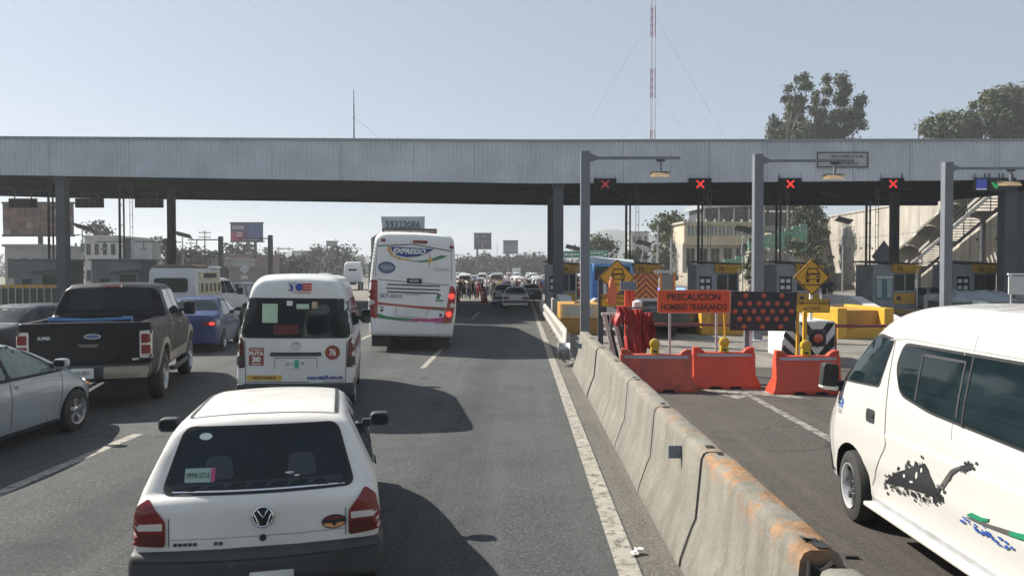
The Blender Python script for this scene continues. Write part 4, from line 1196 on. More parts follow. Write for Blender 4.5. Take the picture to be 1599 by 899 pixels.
# ------------------------------------------------------------------ white commuter van in the next place
def commuter_van():
    r = thing('commuter_van', 'white high roof commuter van with a red brown route 30 square on its tailgate', 'van', (-3.70, 12.35, 0), R(10.5), roll=R(.9))
    r.scale = (1.015, 1, 1)
    WV = paint('van_white', (0.63, 0.64, 0.62), .35, .5, .22)
    L = 4.85
    P = dict(zb=[(0,.36),(.5,.28),(4.3,.28),(L,.34)], zt=[(0,2.20),(.06,2.27),(.25,2.335),(.6,2.365),(3.1,2.36),(3.7,2.20),(4.45,1.36),(4.6,1.18),(L,.98)],
             ws=[(0,.90),(.4,.92),(4.3,.90),(L,.74)], wm=[(0,.935),(.3,.94),(4.2,.94),(L,.80)], zm=.75,
             wb=[(0,.91),(.3,.925),(4.2,.925),(L,.72)], zbelt=[(0,1.32),(3.8,1.32),(4.4,1.15),(L,.88)], wr=[(0,.66),(.2,.69),(3.3,.70),(4.2,.74),(L,.6)],
             rr=[(0,.22),(3.6,.24),(L,.12)], rbelt=.4, crown=.05)
    b = Body(r, L, P, [WV, M['well']], re=.09, bow_r=.06, arches=((.95, .33, .36, .28, .93), (3.75, .33, .36, .28, .93)))
    b.patch('rear', rpoly([(-.865,1.305),(.865,1.305),(.80,1.965),(-.80,1.965)], .10), M['rubber'], 'window_gasket', off=.006)
    gl = b.patch('rear', rpoly([(-.845,1.325),(.845,1.325),(.78,1.945),(-.78,1.945)], .09), M['glass'], 'rear_window', off=.012)
    b.patch('rear', rrect(-.53,1.56,-.29,1.87,.01,2), mat('green_paper', (.42,.55,.40), .6), 'paper_sheet', off=.017, parent=gl, skirt=0)
    for bx, c_ in (((-.15,1.84,-.06,1.92), 'pale'), ((.0,1.79,.2,1.87), 'grn'), ((.24,1.80,.33,1.91), 'tan')):
        b.patch('rear', rrect(*bx, .01, 2), {'pale': M['plate'], 'grn': mat('green_paper', (.42,.55,.40)), 'tan': mat('tan_paper', (.45,.34,.2), .6)}[c_], 'window_sticker', off=.017, parent=gl, skirt=0)
    b.patch('rear', rrect(-.36,1.37,.04,1.53,.03), mat('dull_red_seat', (.10,.02,.02), .7), 'seat_back', off=.016, parent=gl, skirt=0)
    b.patch('rear', circle(.42,1.78,.11,.09), mat('dim_headrest', (.06,.07,.075), .6), 'headrest', off=.016, parent=gl, skirt=0)
    for sg in (-1, 1):
        tl = b.patch('rear', rpoly([(sg*.80,.82),(sg*.815,1.24),(sg*.865,1.33),(sg*.92,1.30),(sg*.935,.82)], .03), M['darkred'], 'tail_light', off=.014, maxd=.07)
        b.patch('rear', rpoly([(sg*.815,.85),(sg*.825,1.0),(sg*.92,1.0),(sg*.925,.85)], .02), M['trim'], 'lower_lens', off=.019, maxd=.07, parent=tl, skirt=.004)
        sd_ = 'right' if sg > 0 else 'left'
        for i, (y0, y1) in enumerate(((.28,1.22),(1.3,2.3),(2.38,3.2))):
            b.patch(sd_, rpoly([(y0,1.36),(y1,1.36),(y1,1.92),(y0+(.06 if i == 0 else 0),1.92)], .06), M['glass'], 'side_window', off=.008)
        b.patch(sd_, rpoly([(3.3,1.30),(4.22,1.24),(3.78,1.85),(3.3,1.9)], .05), M['glass'], 'door_window', off=.008)
        b.patch(sd_, [(.1,.52),(4.4,.52),(4.4,.64),(.1,.64)], mat('maroon_stripe', (.18,.03,.04), .4), 'lower_stripe', off=.007, maxd=.2)
        b.patch(sd_, [(.1,1.08),(3.2,1.08),(3.2,1.2),(.1,1.2)], mat('maroon_stripe', (.18,.03,.04), .4), 'upper_stripe', off=.007, maxd=.2)
        b.ribbon(sd_, [(3.25,.4),(3.25,1.95)], .009, M['rubber'], 'door_seam'); b.ribbon(sd_, [(2.34,.4),(2.34,1.98)], .009, M['rubber'], 'door_seam')
        mirror(b, sg*.94, 3.95, 1.42, M['trim'], sg, .2, .30)
        wheel(r, sg*.82, .95, .33, .2, 8); wheel(r, sg*.82, 3.75, .33, .2, 8)
        b.ribbon('rear', [(sg*.785,.58),(sg*.80,1.25),(sg*.875,1.37),(sg*.83,2.0),(sg*.70,2.12)], .010, M['greytrim'], 'tailgate_seam')
    b.ribbon('rear', [(-.785,.585),(.785,.585)], .010, M['rubber'], 'tailgate_seam')
    b.patch('rear', rrect(-.40,1.015,.40,1.075,.02), M['trim'], 'handle_bar', off=.03)
    emblem_ring(b, 'rear', 0, 1.185, .055, M['chrome'], rx=1.35)
    emblem_ring(b, 'rear', 0, 1.20, .024, M['chrome'], rx=1.7, name='badge_inner')
    b.ribbon('rear', [(-.33,.80),(-.33,.98),(.33,.98),(.33,.80)], .008, M['greytrim'], 'plate_recess')
    p = plate_on(b, 'rear', 0, .885, '', .32, .15, band=(-.02,.815,.05,.955,.004,1))
    b.text('rear', '65 C', .085, -.09, .885, M['greytrim'], parent=p, off=.02, sx=.7); b.text('rear', '79', .085, .1, .885, M['greytrim'], parent=p, off=.02, sx=.7)
    sq = b.patch('rear', rrect(-.735,.86,-.505,1.15,.01,2), mat('route_brown', (.26,.055,.03), .5), 'route_square', off=.010)
    b.text('rear', 'RUTA', .085, -.62, 1.055, M['white'], parent=sq, off=.016, bold=.003); b.text('rear', '30', .115, -.62, .955, M['white'], parent=sq, off=.016, bold=.005, sx=1.2)
    b.ribbon('rear', [(-.71,1.12),(-.53,1.12)], .012, M['white'], 'square_line', off=.016, parent=sq); b.ribbon('rear', [(-.69,.885),(-.55,.885)], .012, M['white'], 'square_line', off=.016, parent=sq)
    ci = b.patch('rear', circle(.575,1.07,.108), mat('route_brown', (.26,.055,.03), .5), 'number_disc', off=.010)
    emblem_ring(b, 'rear', .575, 1.07, .105, mat('route_brown', (.26,.055,.03)), off=.012, name='disc_rim')
    b.text('rear', '76', .15, .575, 1.065, M['white'], parent=ci, off=.017, bold=.004, sx=.7)
    ye = b.patch('rear', rrect(-.765,.615,-.22,.70,.006,2), mat('sticker_yellow', (.52,.34,.06), .5), 'phone_sticker', off=.010)
    b.text('rear', 'CALLE 7  55 20 05 30', .05, -.495, .657, M['ink'], parent=ye, off=.016, sx=.8, bold=.002)
    b.text('rear', 'www.ruta30.com.mx', .092, .46, .655, M['blueink'], off=.012, sx=.72, bold=.004)
    lg = b.patch('rear', circle(.04,2.145,.062), M['blueink'], 'logo_ball', off=.010)
    b.text('rear', '3', .13, -.085, 2.125, M['blueink'], parent=lg, off=.014, bold=.006, sx=1.2)
    b.text('rear', 'RUTA', .05, -.07, 2.20, M['ink'], parent=lg, off=.014)
    for k in range(3): b.patch('rear', rrect(.08,2.085+k*.045,.235,2.12+k*.045,.004,1), mat('flag_red', (.5,.05,.035), .5), 'logo_band', off=.009, skirt=.003)
    b.ribbon('rear', [(-.06,2.06),(.22,2.055)], .012, mat('flag_red', (.5,.05,.035)), 'logo_line', off=.012)
    PB = dict(zb=.34, zt=.565, ws=.90, wm=.93, zm=.46, wb=.925, zbelt=.54, wr=.91, rr=.02, crown=.004, rb=.04)
    bb = Body(r, .42, PB, [M['trim']], name='rear_bumper', re=.05, rf=.02, bow_r=.09, bow_f=0); bb.obj.location.y = -.075
    b.patch('front', rpoly([(-.7,1.35),(.7,1.35),(.62,2.0),(-.62,2.0)], .1), M['glass'], 'windscreen', off=.008)
    for q in (.8, 1.6, 2.4): b.ribbon('top', [(-.6,q),(0,q),(.6,q)], .03, WV, 'roof_rib', off=.012)
    return r
commuter_van()

# ------------------------------------------------------------------ intercity coach
def coach():
    r = thing('coach_bus', 'white intercity coach with red lamp columns and green and magenta stripe', 'bus', (-3.27, 22.55, 0), R(8.5), roll=R(2.2))
    r.scale = (1.03, 1, 1)
    BW = paint('coach_white', (0.68, 0.69, 0.68), .35, .5, .2)
    L = 12.4
    P = dict(zb=[(0,.46),(.6,.42),(L,.36)], zt=[(0,3.42),(.10,3.52),(.5,3.6),(11,3.62),(12,3.35),(L,3.0)], ws=[(0,1.20),(L,1.18)], wm=[(0,1.275),(.3,1.28),(11.8,1.28),(L,1.1)], zm=1.2,
             wb=[(0,1.26),(11.8,1.26),(L,1.05)], zbelt=2.2, wr=[(0,1.10),(.3,1.14),(11.6,1.12),(L,.9)], rr=[(0,.26),(1,.22),(L,.3)], crown=.05, rbelt=.5)
    b = Body(r, L, P, [BW, M['well']], re=.14, bow_r=.10, step=.4, arches=((3.3, .5, .55, .4, 1.27), (9.6, .5, .55, .4, 1.27)))
    def X(px): return (px-643)/52.3
    def Z(py): return CAM_H-(py-424)/52.3
    def XZ(*p): return [(X(a), Z(c)) for a, c in p]
    b.ribbon('rear', XZ((588,386),(640,381.5),(702,390)), .03, M['greytrim'], 'panel_seam')
    b.ribbon('rear', XZ((590,438),(645,441),(697,443)), .02, M['greytrim'], 'panel_seam')
    b.ribbon('rear', XZ((593,498),(645,502),(695,504)), .02, M['greytrim'], 'panel_seam')
    b.ribbon('rear', XZ((591,474),(645,477.5),(694,479)), .015, M['greytrim'], 'panel_seam')
    for sg, pts in ((-1, [(577,441),(583,438.5),(589,438.5),(591,497),(590,499),(576.5,496),(576,470)]), (1, [(699,444),(704,445),(708,452),(706.5,480),(703,503),(688,502.5),(695,480)])):
        m_ = mat('coach_red', (.27,.012,.018), .3, coat=.6, var=.12)
        tl = b.patch('rear', rpoly(XZ(*pts), .06), m_, 'lamp_column', off=.02, maxd=.15)
        for py in ((458, 466, 480) if sg < 0 else (460.5,)):
            x = 582 if sg < 0 else 701.5
            b.patch('rear', circle(X(x), Z(py), .085), M['red'] if sg < 0 else M['lit'], 'round_lamp', off=.03, parent=tl, skirt=.01)
        if sg > 0:
            b.patch('rear', circle(X(698.5), Z(489), .085), M['lit'], 'round_lamp', off=.03, parent=tl, skirt=.01)
            b.patch('rear', circle(X(703), Z(475), .07), M['clear'], 'round_lamp', off=.03, parent=tl, skirt=.01)
        else: b.patch('rear', circle(X(581.5), Z(475), .085), M['clear'], 'round_lamp', off=.03, parent=tl, skirt=.01)
    for (a, c, wd) in ((595.5, 380.5, .13), (651, 381, .42), (699, 387, .12)):
        b.patch('rear', rrect(X(a)-wd/2, Z(c)-.045+.07, X(a)+wd/2, Z(c)+.045+.07, .02, 2), M['red'], 'marker_lamp', off=.02, maxd=.12)
    for y0, x0, x1 in ((444.5, 603.5, 684), (450.5, 602, 684), (456, 604, 682)):
        b.patch('rear', rrect(X(x0), Z(y0+1.8), X(x1), Z(y0-.2), .02, 2), M['rubber'], 'vent_slot', off=.01, maxd=.2)
    mk = b.patch('rear', rrect(X(633), Z(442.5), X(655.5), Z(434.5), .03, 2), M['ink'], 'maker_plate', off=.02)
    b.text('rear', 'IRIZAR', .10, X(644), Z(438.5), M['white'], parent=mk, off=.028, sx=.9)
    navy = mat('logo_navy', (.02,.045,.20), .45); gold = mat('logo_gold', (.55,.33,.08), .45); green = mat('logo_green', (.04,.20,.09), .45); mag = mat('stripe_magenta', (.45,.05,.20), .45)
    crescent = XZ((602,386),(607,386),(607,393),(612,400),(625,404),(643,404.5),(634,407),(620,406),(608,400),(602.5,393))
    b.patch('rear', crescent, gold, 'logo_crescent', off=.012, maxd=.15, skirt=.004)
    lg = b.patch('rear', XZ((607,386),(672,387.5),(661,395),(649,400),(632,402),(618,400),(610,395)), navy, 'logo_shape', off=.015, maxd=.15, skirt=.004)
    b.text('rear', 'EXPRESSO', .20, X(634.5), Z(392.8), M['white'], parent=lg, off=.024, bold=.008, shear=.3, sx=1.02)
    sw = b.patch('rear', XZ((634,407.5),(650,406.8),(668,403.5),(683,396.5),(694,397.2),(683,402.5),(668,407.5),(652,409)), green, 'swoosh', off=.012, maxd=.15, skirt=.004)
    star = [(X(666.5)+q*math.cos(PI/2+i*PI/4), Z(405.5)+q*1.5*math.sin(PI/2+i*PI/4)) for i, q in enumerate((.16,.035,.09,.035,.15,.035,.09,.035))]
    b.patch('rear', star, gold, 'star', off=.016, maxd=.2, skirt=.004)
    ov = b.patch('rear', circle(X(602), Z(419), .245, .17, 24), mat('oval_slate', (.14,.19,.24), .4), 'oval_emblem', off=.012, skirt=.004)
    emblem_ring(b, 'rear', X(602), Z(419), .155, navy, off=.016, rx=1.45, name='oval_rim'); b.text('rear', 'Coach', .13, X(602), Z(419), M['clear'], parent=ov, off=.02, shear=.3)
    b.text('rear', 'Welcome', .17, X(684), Z(418.5), mat('script_tan', (.45,.36,.26), .5), off=.014, shear=.5, sx=.62)
    b.text('rear', 'SET-0010', .165, X(610), Z(463.5), M['steel'], off=.014, sx=1.0, bold=.003)
    b.text('rear', 'VOLKSWAGEN', .06, X(642), Z(459.8), M['greytrim'], off=.014, sx=1.25)
    for a, c in ((682.5,459.5),(681,463.5)): b.patch('rear', circle(X(a), Z(c), .06, .045), green, 'leaf_mark', off=.014, skirt=.004)
    for a in (679, 683.5, 687): b.patch('rear', circle(X(a), Z(468), .04, .03), green, 'leaf_mark', off=.014, skirt=.004)
    band = XZ((590.5,473),(620,475.5),(655,477.5),(694,479),(693,484),(655,481.5),(620,478.5),(590.5,477.5))
    b.patch('rear', band, mat('band_rust', (.35,.06,.055), .45), 'upper_band', off=.012, maxd=.2, skirt=.004)
    b.patch('rear', rpoly(XZ((672,480.6),(690,481.3),(689,483.6),(672,482.6)), .02), green, 'band_tail', off=.016, maxd=.2, skirt=.004)
    b.patch('rear', XZ((591,491),(606,495),(625,496.5),(645,496.8),(638,500.2),(615,499.8),(591,497.2)), green, 'stripe_green', off=.012, maxd=.2, skirt=.004)
    b.patch('rear', XZ((645,497),(668,497),(690,494),(688.5,502),(665,502),(638,500.4)), mag, 'stripe_magenta', off=.012, maxd=.2, skirt=.004)
    b.ribbon('rear', XZ((619,479),(617.5,494),(664,496),(667,481)), .012, M['greytrim'], 'plate_recess')
    plate_on(b, 'rear', X(641.5), Z(487), '', .32, .18)
    for px in (597, 686): b.patch('rear', circle(X(px), Z(486 if px < 600 else 491), .045), M['ink'], 'latch', off=.014)
    b.patch('rear', rrect(X(594), Z(482), X(600.5), Z(480.5), .01, 2), M['trim'], 'vent_slot', off=.012)
    for sg in (-1, 1):
        sd_ = 'right' if sg > 0 else 'left'
        b.patch(sd_, rrect(.9, 2.05, 11.4, 3.1, .15), M['glass'], 'side_glazing', off=.01, maxd=.5)
        for k in range(6): b.ribbon(sd_, [(2.4+k*1.6, 2.05), (2.4+k*1.6, 3.1)], .04, M['rubber'], 'glazing_bar', off=.016)
        wheel(r, sg*1.12, 3.3, .5, .3, 8); wheel(r, sg*1.12, 9.6, .5, .3, 8)
        b.ribbon('rear', [(sg*1.06,3.35),(sg*1.10,2.4),(sg*1.09,2.2)], .012, M['greytrim'], 'corner_seam')
    for k in range(9): b.patch('rear', circle(-1.16, 2.3+k*.11, .018), M['trim'], 'vent_hole', off=.012, maxd=.2)
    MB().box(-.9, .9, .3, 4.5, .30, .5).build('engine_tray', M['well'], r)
    for sg in (-1, 1): MB().box(min(sg*.62, sg*1.14), max(sg*.62, sg*1.14), .25, .32, .12, .5).build('mud_flap', M['rubber'], r)
    mb = MB().prism(rrect(-.12,-.35,.12,.35,.06), -.1, .08)
    mb.build('mirror', M['trim'], r, loc=(-1.6, 12.2, 2.0), bevel=.02); mb.build('mirror', M['trim'], r, loc=(1.6, 12.2, 2.0), bevel=.02)
    for sg in (-1, 1): MB().box(min(sg*1.2, sg*1.55), max(sg*1.2, sg*1.55), 12.15, 12.21, 2.3, 2.36).build('mirror_arm', M['trim'], r)
    return r
coach()

# ------------------------------------------------------------------ black pickup
def pickup_truck(name, label, loc, rz, sc, pm, tan=None, hw=1.0, group=None, cap=False, bed_frame=True, open_bed=True):
    r = thing(name, label, 'pickup truck', loc, rz, group)
    L = 5.75
    h = sc
    P = dict(zb=[(0,.50*h),(5.3,.46*h),(L,.5*h)], zt=[(0,1.36*h),(1.78,1.38*h),(1.85,1.42*h),(2.02,1.86*h),(2.3,1.93*h),(3.5,1.925*h),(3.75,1.87*h),(4.45,1.33*h),(4.55,1.28*h),(5.5,1.16*h),(L,1.02*h)],
             ws=[(0,.92*hw),(.5,.95*hw),(5.2,.95*hw),(L,.84*hw)], wm=[(0,.985*hw),(.2,1.0*hw),(5.3,1.0*hw),(L,.9*hw)], zm=.95*h,
             wb=[(0,.965*hw),(1.8,.97*hw),(4.6,.96*hw),(L,.85*hw)], zbelt=[(0,1.30*h),(1.7,1.30*h),(2.1,1.30*h),(4.4,1.24*h),(L,.96*h)],
             wr=[(0,.95*hw),(1.75,.95*hw),(1.85,.93*hw),(2.05,.76*hw),(3.6,.73*hw),(4.45,.83*hw),(4.6,.88*hw),(L,.75*hw)], rr=[(0,.04),(1.8,.05),(2.1,.10),(3.6,.10),(4.5,.1),(L,.12)], crown=[(0,.012),(1.8,.02),(2.1,.04),(L,.05)])
    cut = (-.80*hw, .80*hw, .09, 1.72, .90*h, 1.7*h) if open_bed else None
    b = Body(r, L, P, [pm, M['well']], re=.05, bow_r=.03, arches=((1.35, .43*h, .50*h, .28, .99*hw), (4.85, .43*h, .50*h, .28, .99*hw)), cut=cut)
    b.patch('rear', rpoly([(-.70*hw,1.46*h),(.70*hw,1.46*h),(.64*hw,1.82*h),(-.64*hw,1.82*h)], .06), M['rubber'], 'window_gasket', off=.008) if not open_bed else None
    # rear cab window: rays from the rear pass over the open bed
    b.patch('rear', rpoly([(-.71*hw,1.47*h),(.71*hw,1.47*h),(.645*hw,1.83*h),(-.645*hw,1.83*h)], .06), M['glass'], 'rear_window', off=.012)
    for q in (-.22, .22): b.ribbon('rear', [(q*hw,1.47*h),(q*hw*.95,1.83*h)], .02, M['rubber'], 'window_divider', off=.016)
    b.patch('rear', rrect(-.16*hw,1.845*h,.16*hw,1.90*h,.02), M['darkred'], 'high_brake_light', off=.015)
    for sg in (-1, 1):
        tl = b.patch('rear', rrect(min(sg*.80*hw, sg*.975*hw), .80*h, max(sg*.80*hw, sg*.975*hw), 1.22*h, .03), M['clear'], 'tail_light', off=.018, maxd=.08)
        for z0, z1 in ((.86,1.00),(1.03,1.17)):
            b.patch('rear', rrect(min(sg*.825*hw, sg*.955*hw), z0*h, max(sg*.825*hw, sg*.955*hw), z1*h, .02), M['red'], 'red_lens', off=.024, maxd=.08, parent=tl, skirt=.005)
        sd_ = 'right' if sg > 0 else 'left'
        b.patch(sd_, rpoly([(2.15,1.36*h),(2.95,1.36*h),(2.95,1.80*h),(2.32,1.80*h)], .05), M['glass'], 'rear_side_window', off=.008)
        b.patch(sd_, rpoly([(3.02,1.35*h),(4.15,1.33*h),(3.68,1.79*h),(3.02,1.80*h)], .05), M['glass'], 'front_side_window', off=.008)
        b.ribbon(sd_, [(2.0,.55*h),(2.0,1.32*h),(2.15,1.86*h)], .010, M['well'], 'door_seam'); b.ribbon(sd_, [(2.985,.55*h),(2.985,1.84*h)], .010, M['well'], 'door_seam')
        b.ribbon(sd_, [(1.83,.55*h),(1.83,1.36*h)], .014, M['well'], 'bed_gap')
        for q in (2.2, 3.15): b.patch(sd_, rrect(q, 1.16*h, q+.2, 1.21*h, .02), M['chrome'] if tan else pm, 'door_handle', off=.03)
        if tan:
            b.patch(sd_, rpoly([(1.92,.52*h),(4.28,.52*h),(4.28,.70*h),(1.92,.70*h)], .02), tan, 'lower_trim', off=.012, maxd=.2)
            for cy in (1.35, 4.85):
                ring = [(cy+.50*h*math.cos(R(a)), .43*h+.50*h*math.sin(R(a))) for a in range(0, 181, 12)]
                ring2 = [(cy+.60*h*math.cos(R(a)), .43*h+.60*h*math.sin(R(a))) for a in range(180, -1, -12)]
                b.patch(sd_, ring+ring2, tan, 'fender_flare', off=.03, maxd=.15)
            MB().tube([(sg*1.0*hw, 2.0, .43*h), (sg*1.04*hw, 2.2, .42*h), (sg*1.04*hw, 4.1, .42*h), (sg*1.0*hw, 4.3, .43*h)], .05, 8).build('step_bar', M['trim'], r, smooth=50)
        mr = mirror(b, sg*.97*hw, 4.02, 1.38*h, M['trim'], sg, .24, .30)
        wheel(r, sg*.87*hw, 1.35, .42*h, .26, 6); wheel(r, sg*.87*hw, 4.85, .42*h, .26, 6)
    b.ribbon('rear', [(-.78*hw,.70*h),(-.78*hw,1.33*h)], .012, M['well'], 'tailgate_seam'); b.ribbon('rear', [(.78*hw,.70*h),(.78*hw,1.33*h)], .012, M['well'], 'tailgate_seam')
    # bumper
    PB = dict(zb=.50*h, zt=.72*h, ws=.93*hw, wm=.97*hw, zm=.6*h, wb=.965*hw, zbelt=.69*h, wr=.95*hw, rr=.02, crown=.005, rb=.03)
    bb = Body(r, .30, PB, [M['trim']], name='rear_bumper', re=.04, rf=.02, bow_r=.06, bow_f=0); bb.obj.location.y = -.17
    bt = tan or M['chrome']
    for sg in (-1, 1): bb.patch('rear', rrect(min(sg*.30*hw, sg*.955*hw), .515*h, max(sg*.30*hw, sg*.955*hw), .69*h, .03), bt, 'bumper_panel', off=.012, parent=bb.obj)
    b.patch('front', rpoly([(-.75*hw,1.38*h),(.75*hw,1.38*h),(.64*hw,1.82*h),(-.64*hw,1.82*h)], .06), M['glass'], 'windscreen', off=.008)
    return r, b, bb
BLK = paint('pickup_black', (0.006, 0.006, 0.008), .3, .0, .04, spec=.2)
TAN = mat('champagne_trim', (0.36, 0.31, 0.24), .4, metal=.3, var=.15, coat=.4)
pk, pkb, pkbb = pickup_truck('black_pickup', 'black crew cab pickup with tan lower trim and a blue frame in its bed', (-7.42, 12.78, 0), R(16.5), 1.13, BLK, TAN, 1.06)
pkb.patch('rear', circle(.12, 1.17*1.13-.03, .13, .042), M['chrome'], 'oval_badge', off=.012)
pkb.patch('rear', circle(.12, 1.17*1.13-.03, .115, .033), mat('badge_blue', (.05,.09,.2), .3), 'badge_face', off=.018, skirt=.004)
pkb.patch('rear', rpoly([(-.12,1.16),(.22,1.155),(.17,1.10),(-.06,1.11)], .02), mat('handle_brown', (.12,.10,.075), .35), 'tailgate_handle', off=.018)
pkb.text('rear', 'SUPER', .07, -.62, 1.27, M['alloy'], bold=.003)
pkb.patch('rear', rpoly([(.74,.86),(.84,.88),(.83,.91),(.72,.90)], .01), M['clear'], 'chrome_letters', off=.014)
pkbb.patch('rear', rrect(-.17,.60,.17,.77,.01,2), M['plate'], 'licence_plate', off=.03, parent=pkbb.obj)
pkbb.text('rear', 'KR-2061', .09, 0, .69, M['ink'], parent=pkbb.obj, off=.04, sx=.7)
MB().tube([(-.62,.35,1.56),(.1,.5,1.53),(.66,.4,1.57)], .014, 6).build('bed_frame', mat('blue_tube', (.10,.26,.5), .45), pk)
MB().tube([(-.66,.42,1.0),(-.66,.42,1.6),(-.5,.42,1.6)], .014, 6).build('bed_frame', mat('blue_tube', (.10,.26,.5)), pk)
MB().tube([(.66,.42,1.0),(.66,.42,1.6),(.5,.42,1.6)], .014, 6).build('bed_frame', mat('blue_tube', (.10,.26,.5)), pk)
MB().tube([(-.66,.42,1.585),(0,.46,1.56),(.66,.42,1.59)], .013, 6).build('bed_frame', mat('blue_tube', (.10,.26,.5)), pk)
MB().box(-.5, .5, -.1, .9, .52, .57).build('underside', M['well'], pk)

# ------------------------------------------------------------------ sedans and the like
def sedan(name, label, loc, rz, pm, L=4.5, W=1.76, H=1.46, kind='sedan', cat='car', tail=None, plate=True, lit=False, group=None, low=False, wheels=5, stripe=None, roof_mat=None, tl_shape='wide', glass=None):
    r = thing(name, label, cat, loc, rz, group)
    a = W/2; G = glass or M['glass']
    if kind == 'sedan':
        zt = [(0,.66*H),(.08,.70*H),(.55,.735*H),(.72,.75*H),(1.35,.955*H),(1.75,H),(2.5,H*.995),(2.85,.955*H),(3.65,.70*H),(3.8,.67*H),(L-.2,.52*H),(L,.44*H)]
        gr_ = (.68, 1.38); ws_ = (2.82, 3.6)
    elif kind == 'box':     # old square saloon
        zt = [(0,.63*H),(.06,.66*H),(.75,.69*H),(.85,.71*H),(1.2,.955*H),(1.5,H),(2.5,H),(2.75,.96*H),(3.3,.68*H),(3.45,.66*H),(L-.15,.58*H),(L,.5*H)]
        gr_ = (.80, 1.25); ws_ = (2.7, 3.3)
    elif kind == 'wedge':   # rounded hybrid hatch
        zt = [(0,.66*H),(.1,.72*H),(.5,.84*H),(1.3,.97*H),(1.9,H),(2.4,.985*H),(2.8,.93*H),(3.65,.68*H),(3.85,.63*H),(L-.25,.50*H),(L,.40*H)]
        gr_ = (.25, 1.1); ws_ = (2.7, 3.6)
    else:                   # suv
        zt = [(0,.62*H),(.05,.66*H),(.25,.90*H),(.45,.97*H),(.9,H),(2.6,H),(2.95,.96*H),(3.55,.69*H),(3.7,.67*H),(L-.25,.58*H),(L,.45*H)]
        gr_ = (.1, .42); ws_ = (2.9, 3.5)
    zl = .64*H
    P = dict(zb=[(0,.26),(.5,.19),(L-.5,.19),(L,.24)], zt=zt, ws=[(0,a*.86),(.5,a*.93),(L-.6,a*.93),(L,a*.72)], wm=[(0,a*.93),(.5,a),(L-.7,a),(L,a*.76)], zm=.45*H if kind != 'suv' else .42*H,
             wb=[(0,a*.88),(.5,a*.95),(L-.8,a*.94),(L,a*.66)], zbelt=[(0,.60*H),(.6,zl),(3.0,zl-.02),(L-.4,.48*H),(L,.40*H)],
             wr=[(0,a*.84),(gr_[0],a*.86),(gr_[1],a*.68),(1.9,a*.66),(ws_[0],a*.66),(ws_[1],a*.84),(L-.4,a*.74),(L,a*.55)], rr=[(0,.06),(1,.12),(L,.12)], crown=.04)
    wr_ = .315 if kind != 'suv' else .36
    b = Body(r, L, P, [pm, M['well']], re=.08, bow_r=.10, low=low, step=.2 if low else .11, arches=() if low else ((.95, wr_-.01, wr_+.045, .24, a), (L-.9, wr_-.01, wr_+.045, .24, a)))
    zf = lambda q: b.F['zt'](q)
    z0, z1 = zf(gr_[0])+.02, zf(gr_[1])-.02
    b.patch('rear', rpoly([(-a*.80,z0),(a*.80,z0),(a*.62,z1),(-a*.62,z1)], .06), G, 'rear_window', off=.008)
    b.patch('front', rpoly([(-a*.78,zf(ws_[1])+.03),(a*.78,zf(ws_[1])+.03),(a*.60,zf(ws_[0])-.03),(-a*.60,zf(ws_[0])-.03)], .06), G, 'windscreen', off=.008)
    bz = zl+.03; tz = H*.915
    for sg in (-1, 1):
        sd_ = 'right' if sg > 0 else 'left'
        m0 = (gr_[0]+gr_[1])/2+.1
        if not low: b.patch(sd_, rpoly([(m0-.07,bz-.03),(ws_[1]-.13,bz-.05),(ws_[0]+.03,tz+.02),(gr_[1]+.15,tz+.02)], .05), M['rubber'], 'window_gasket', off=.004)
        b.patch(sd_, rpoly([(m0,bz),(2.2,bz),(2.2,tz),(gr_[1]+.2,tz-.01)], .05), G, 'rear_side_window', off=.007)
        b.patch(sd_, rpoly([(2.28,bz),(ws_[1]-.22,bz-.02),(ws_[0]-.02,tz-.02),(2.28,tz)], .05), G, 'front_side_window', off=.007)
        if not low:
            b.ribbon(sd_, [(2.24,.3),(2.24,tz)], .009, M['well'], 'door_seam'); b.ribbon(sd_, [(ws_[1]-.3,.3),(ws_[1]-.2,bz)], .009, M['well'], 'door_seam')
            b.ribbon(sd_, [(1.28,.42),(1.12,bz)], .009, M['well'], 'door_seam')
            for q in (1.35, 2.35): b.patch(sd_, rrect(q, zl-.12, q+.18, zl-.08, .015), M['chrome'] if kind == 'suv' else pm, 'door_handle', off=.025)
            b.ribbon(sd_, [(1.3,.24),(L-1.3,.24)], .05, M['trim'], 'sill', off=.008)
            mirror(b, sg*a*.93, ws_[1]-.35, bz+.06, pm, sg, .19, .13)
        if tl_shape == 'wide': tp = [(sg*a*.50,.585*H-.02),(sg*a*.92,.60*H-.03),(sg*a*.90,.50*H-.03),(sg*a*.50,.53*H-.03)]
        elif tl_shape == 'box': tp = [(sg*a*.48,.57*H),(sg*a*.90,.57*H),(sg*a*.90,.47*H),(sg*a*.48,.47*H)]
        else: tp = [(sg*a*.72,.66*H),(sg*a*.90,.63*H),(sg*a*.92,.42*H),(sg*a*.76,.44*H)]
        tl_ = b.patch('rear', rpoly(tp, .02), M['red'], 'tail_light', off=.014, maxd=.08)
        if lit: b.patch('rear', circle(sg*a*.78, .555*H-.03, a*.085, .045), M['lit'], 'lit_bulb', off=.02, maxd=.08, parent=tl_, skirt=.004)
        b.patch('front', rpoly([(sg*a*.48,.38*H),(sg*a*.76,.36*H),(sg*a*.74,.46*H),(sg*a*.5,.44*H)], .03), M['clear'], 'headlight', off=.014, maxd=.08)
        wheel(r, sg*(a-.09), .95, wr_, .19, wheels); wheel(r, sg*(a-.09), L-.9, wr_, .19, wheels)
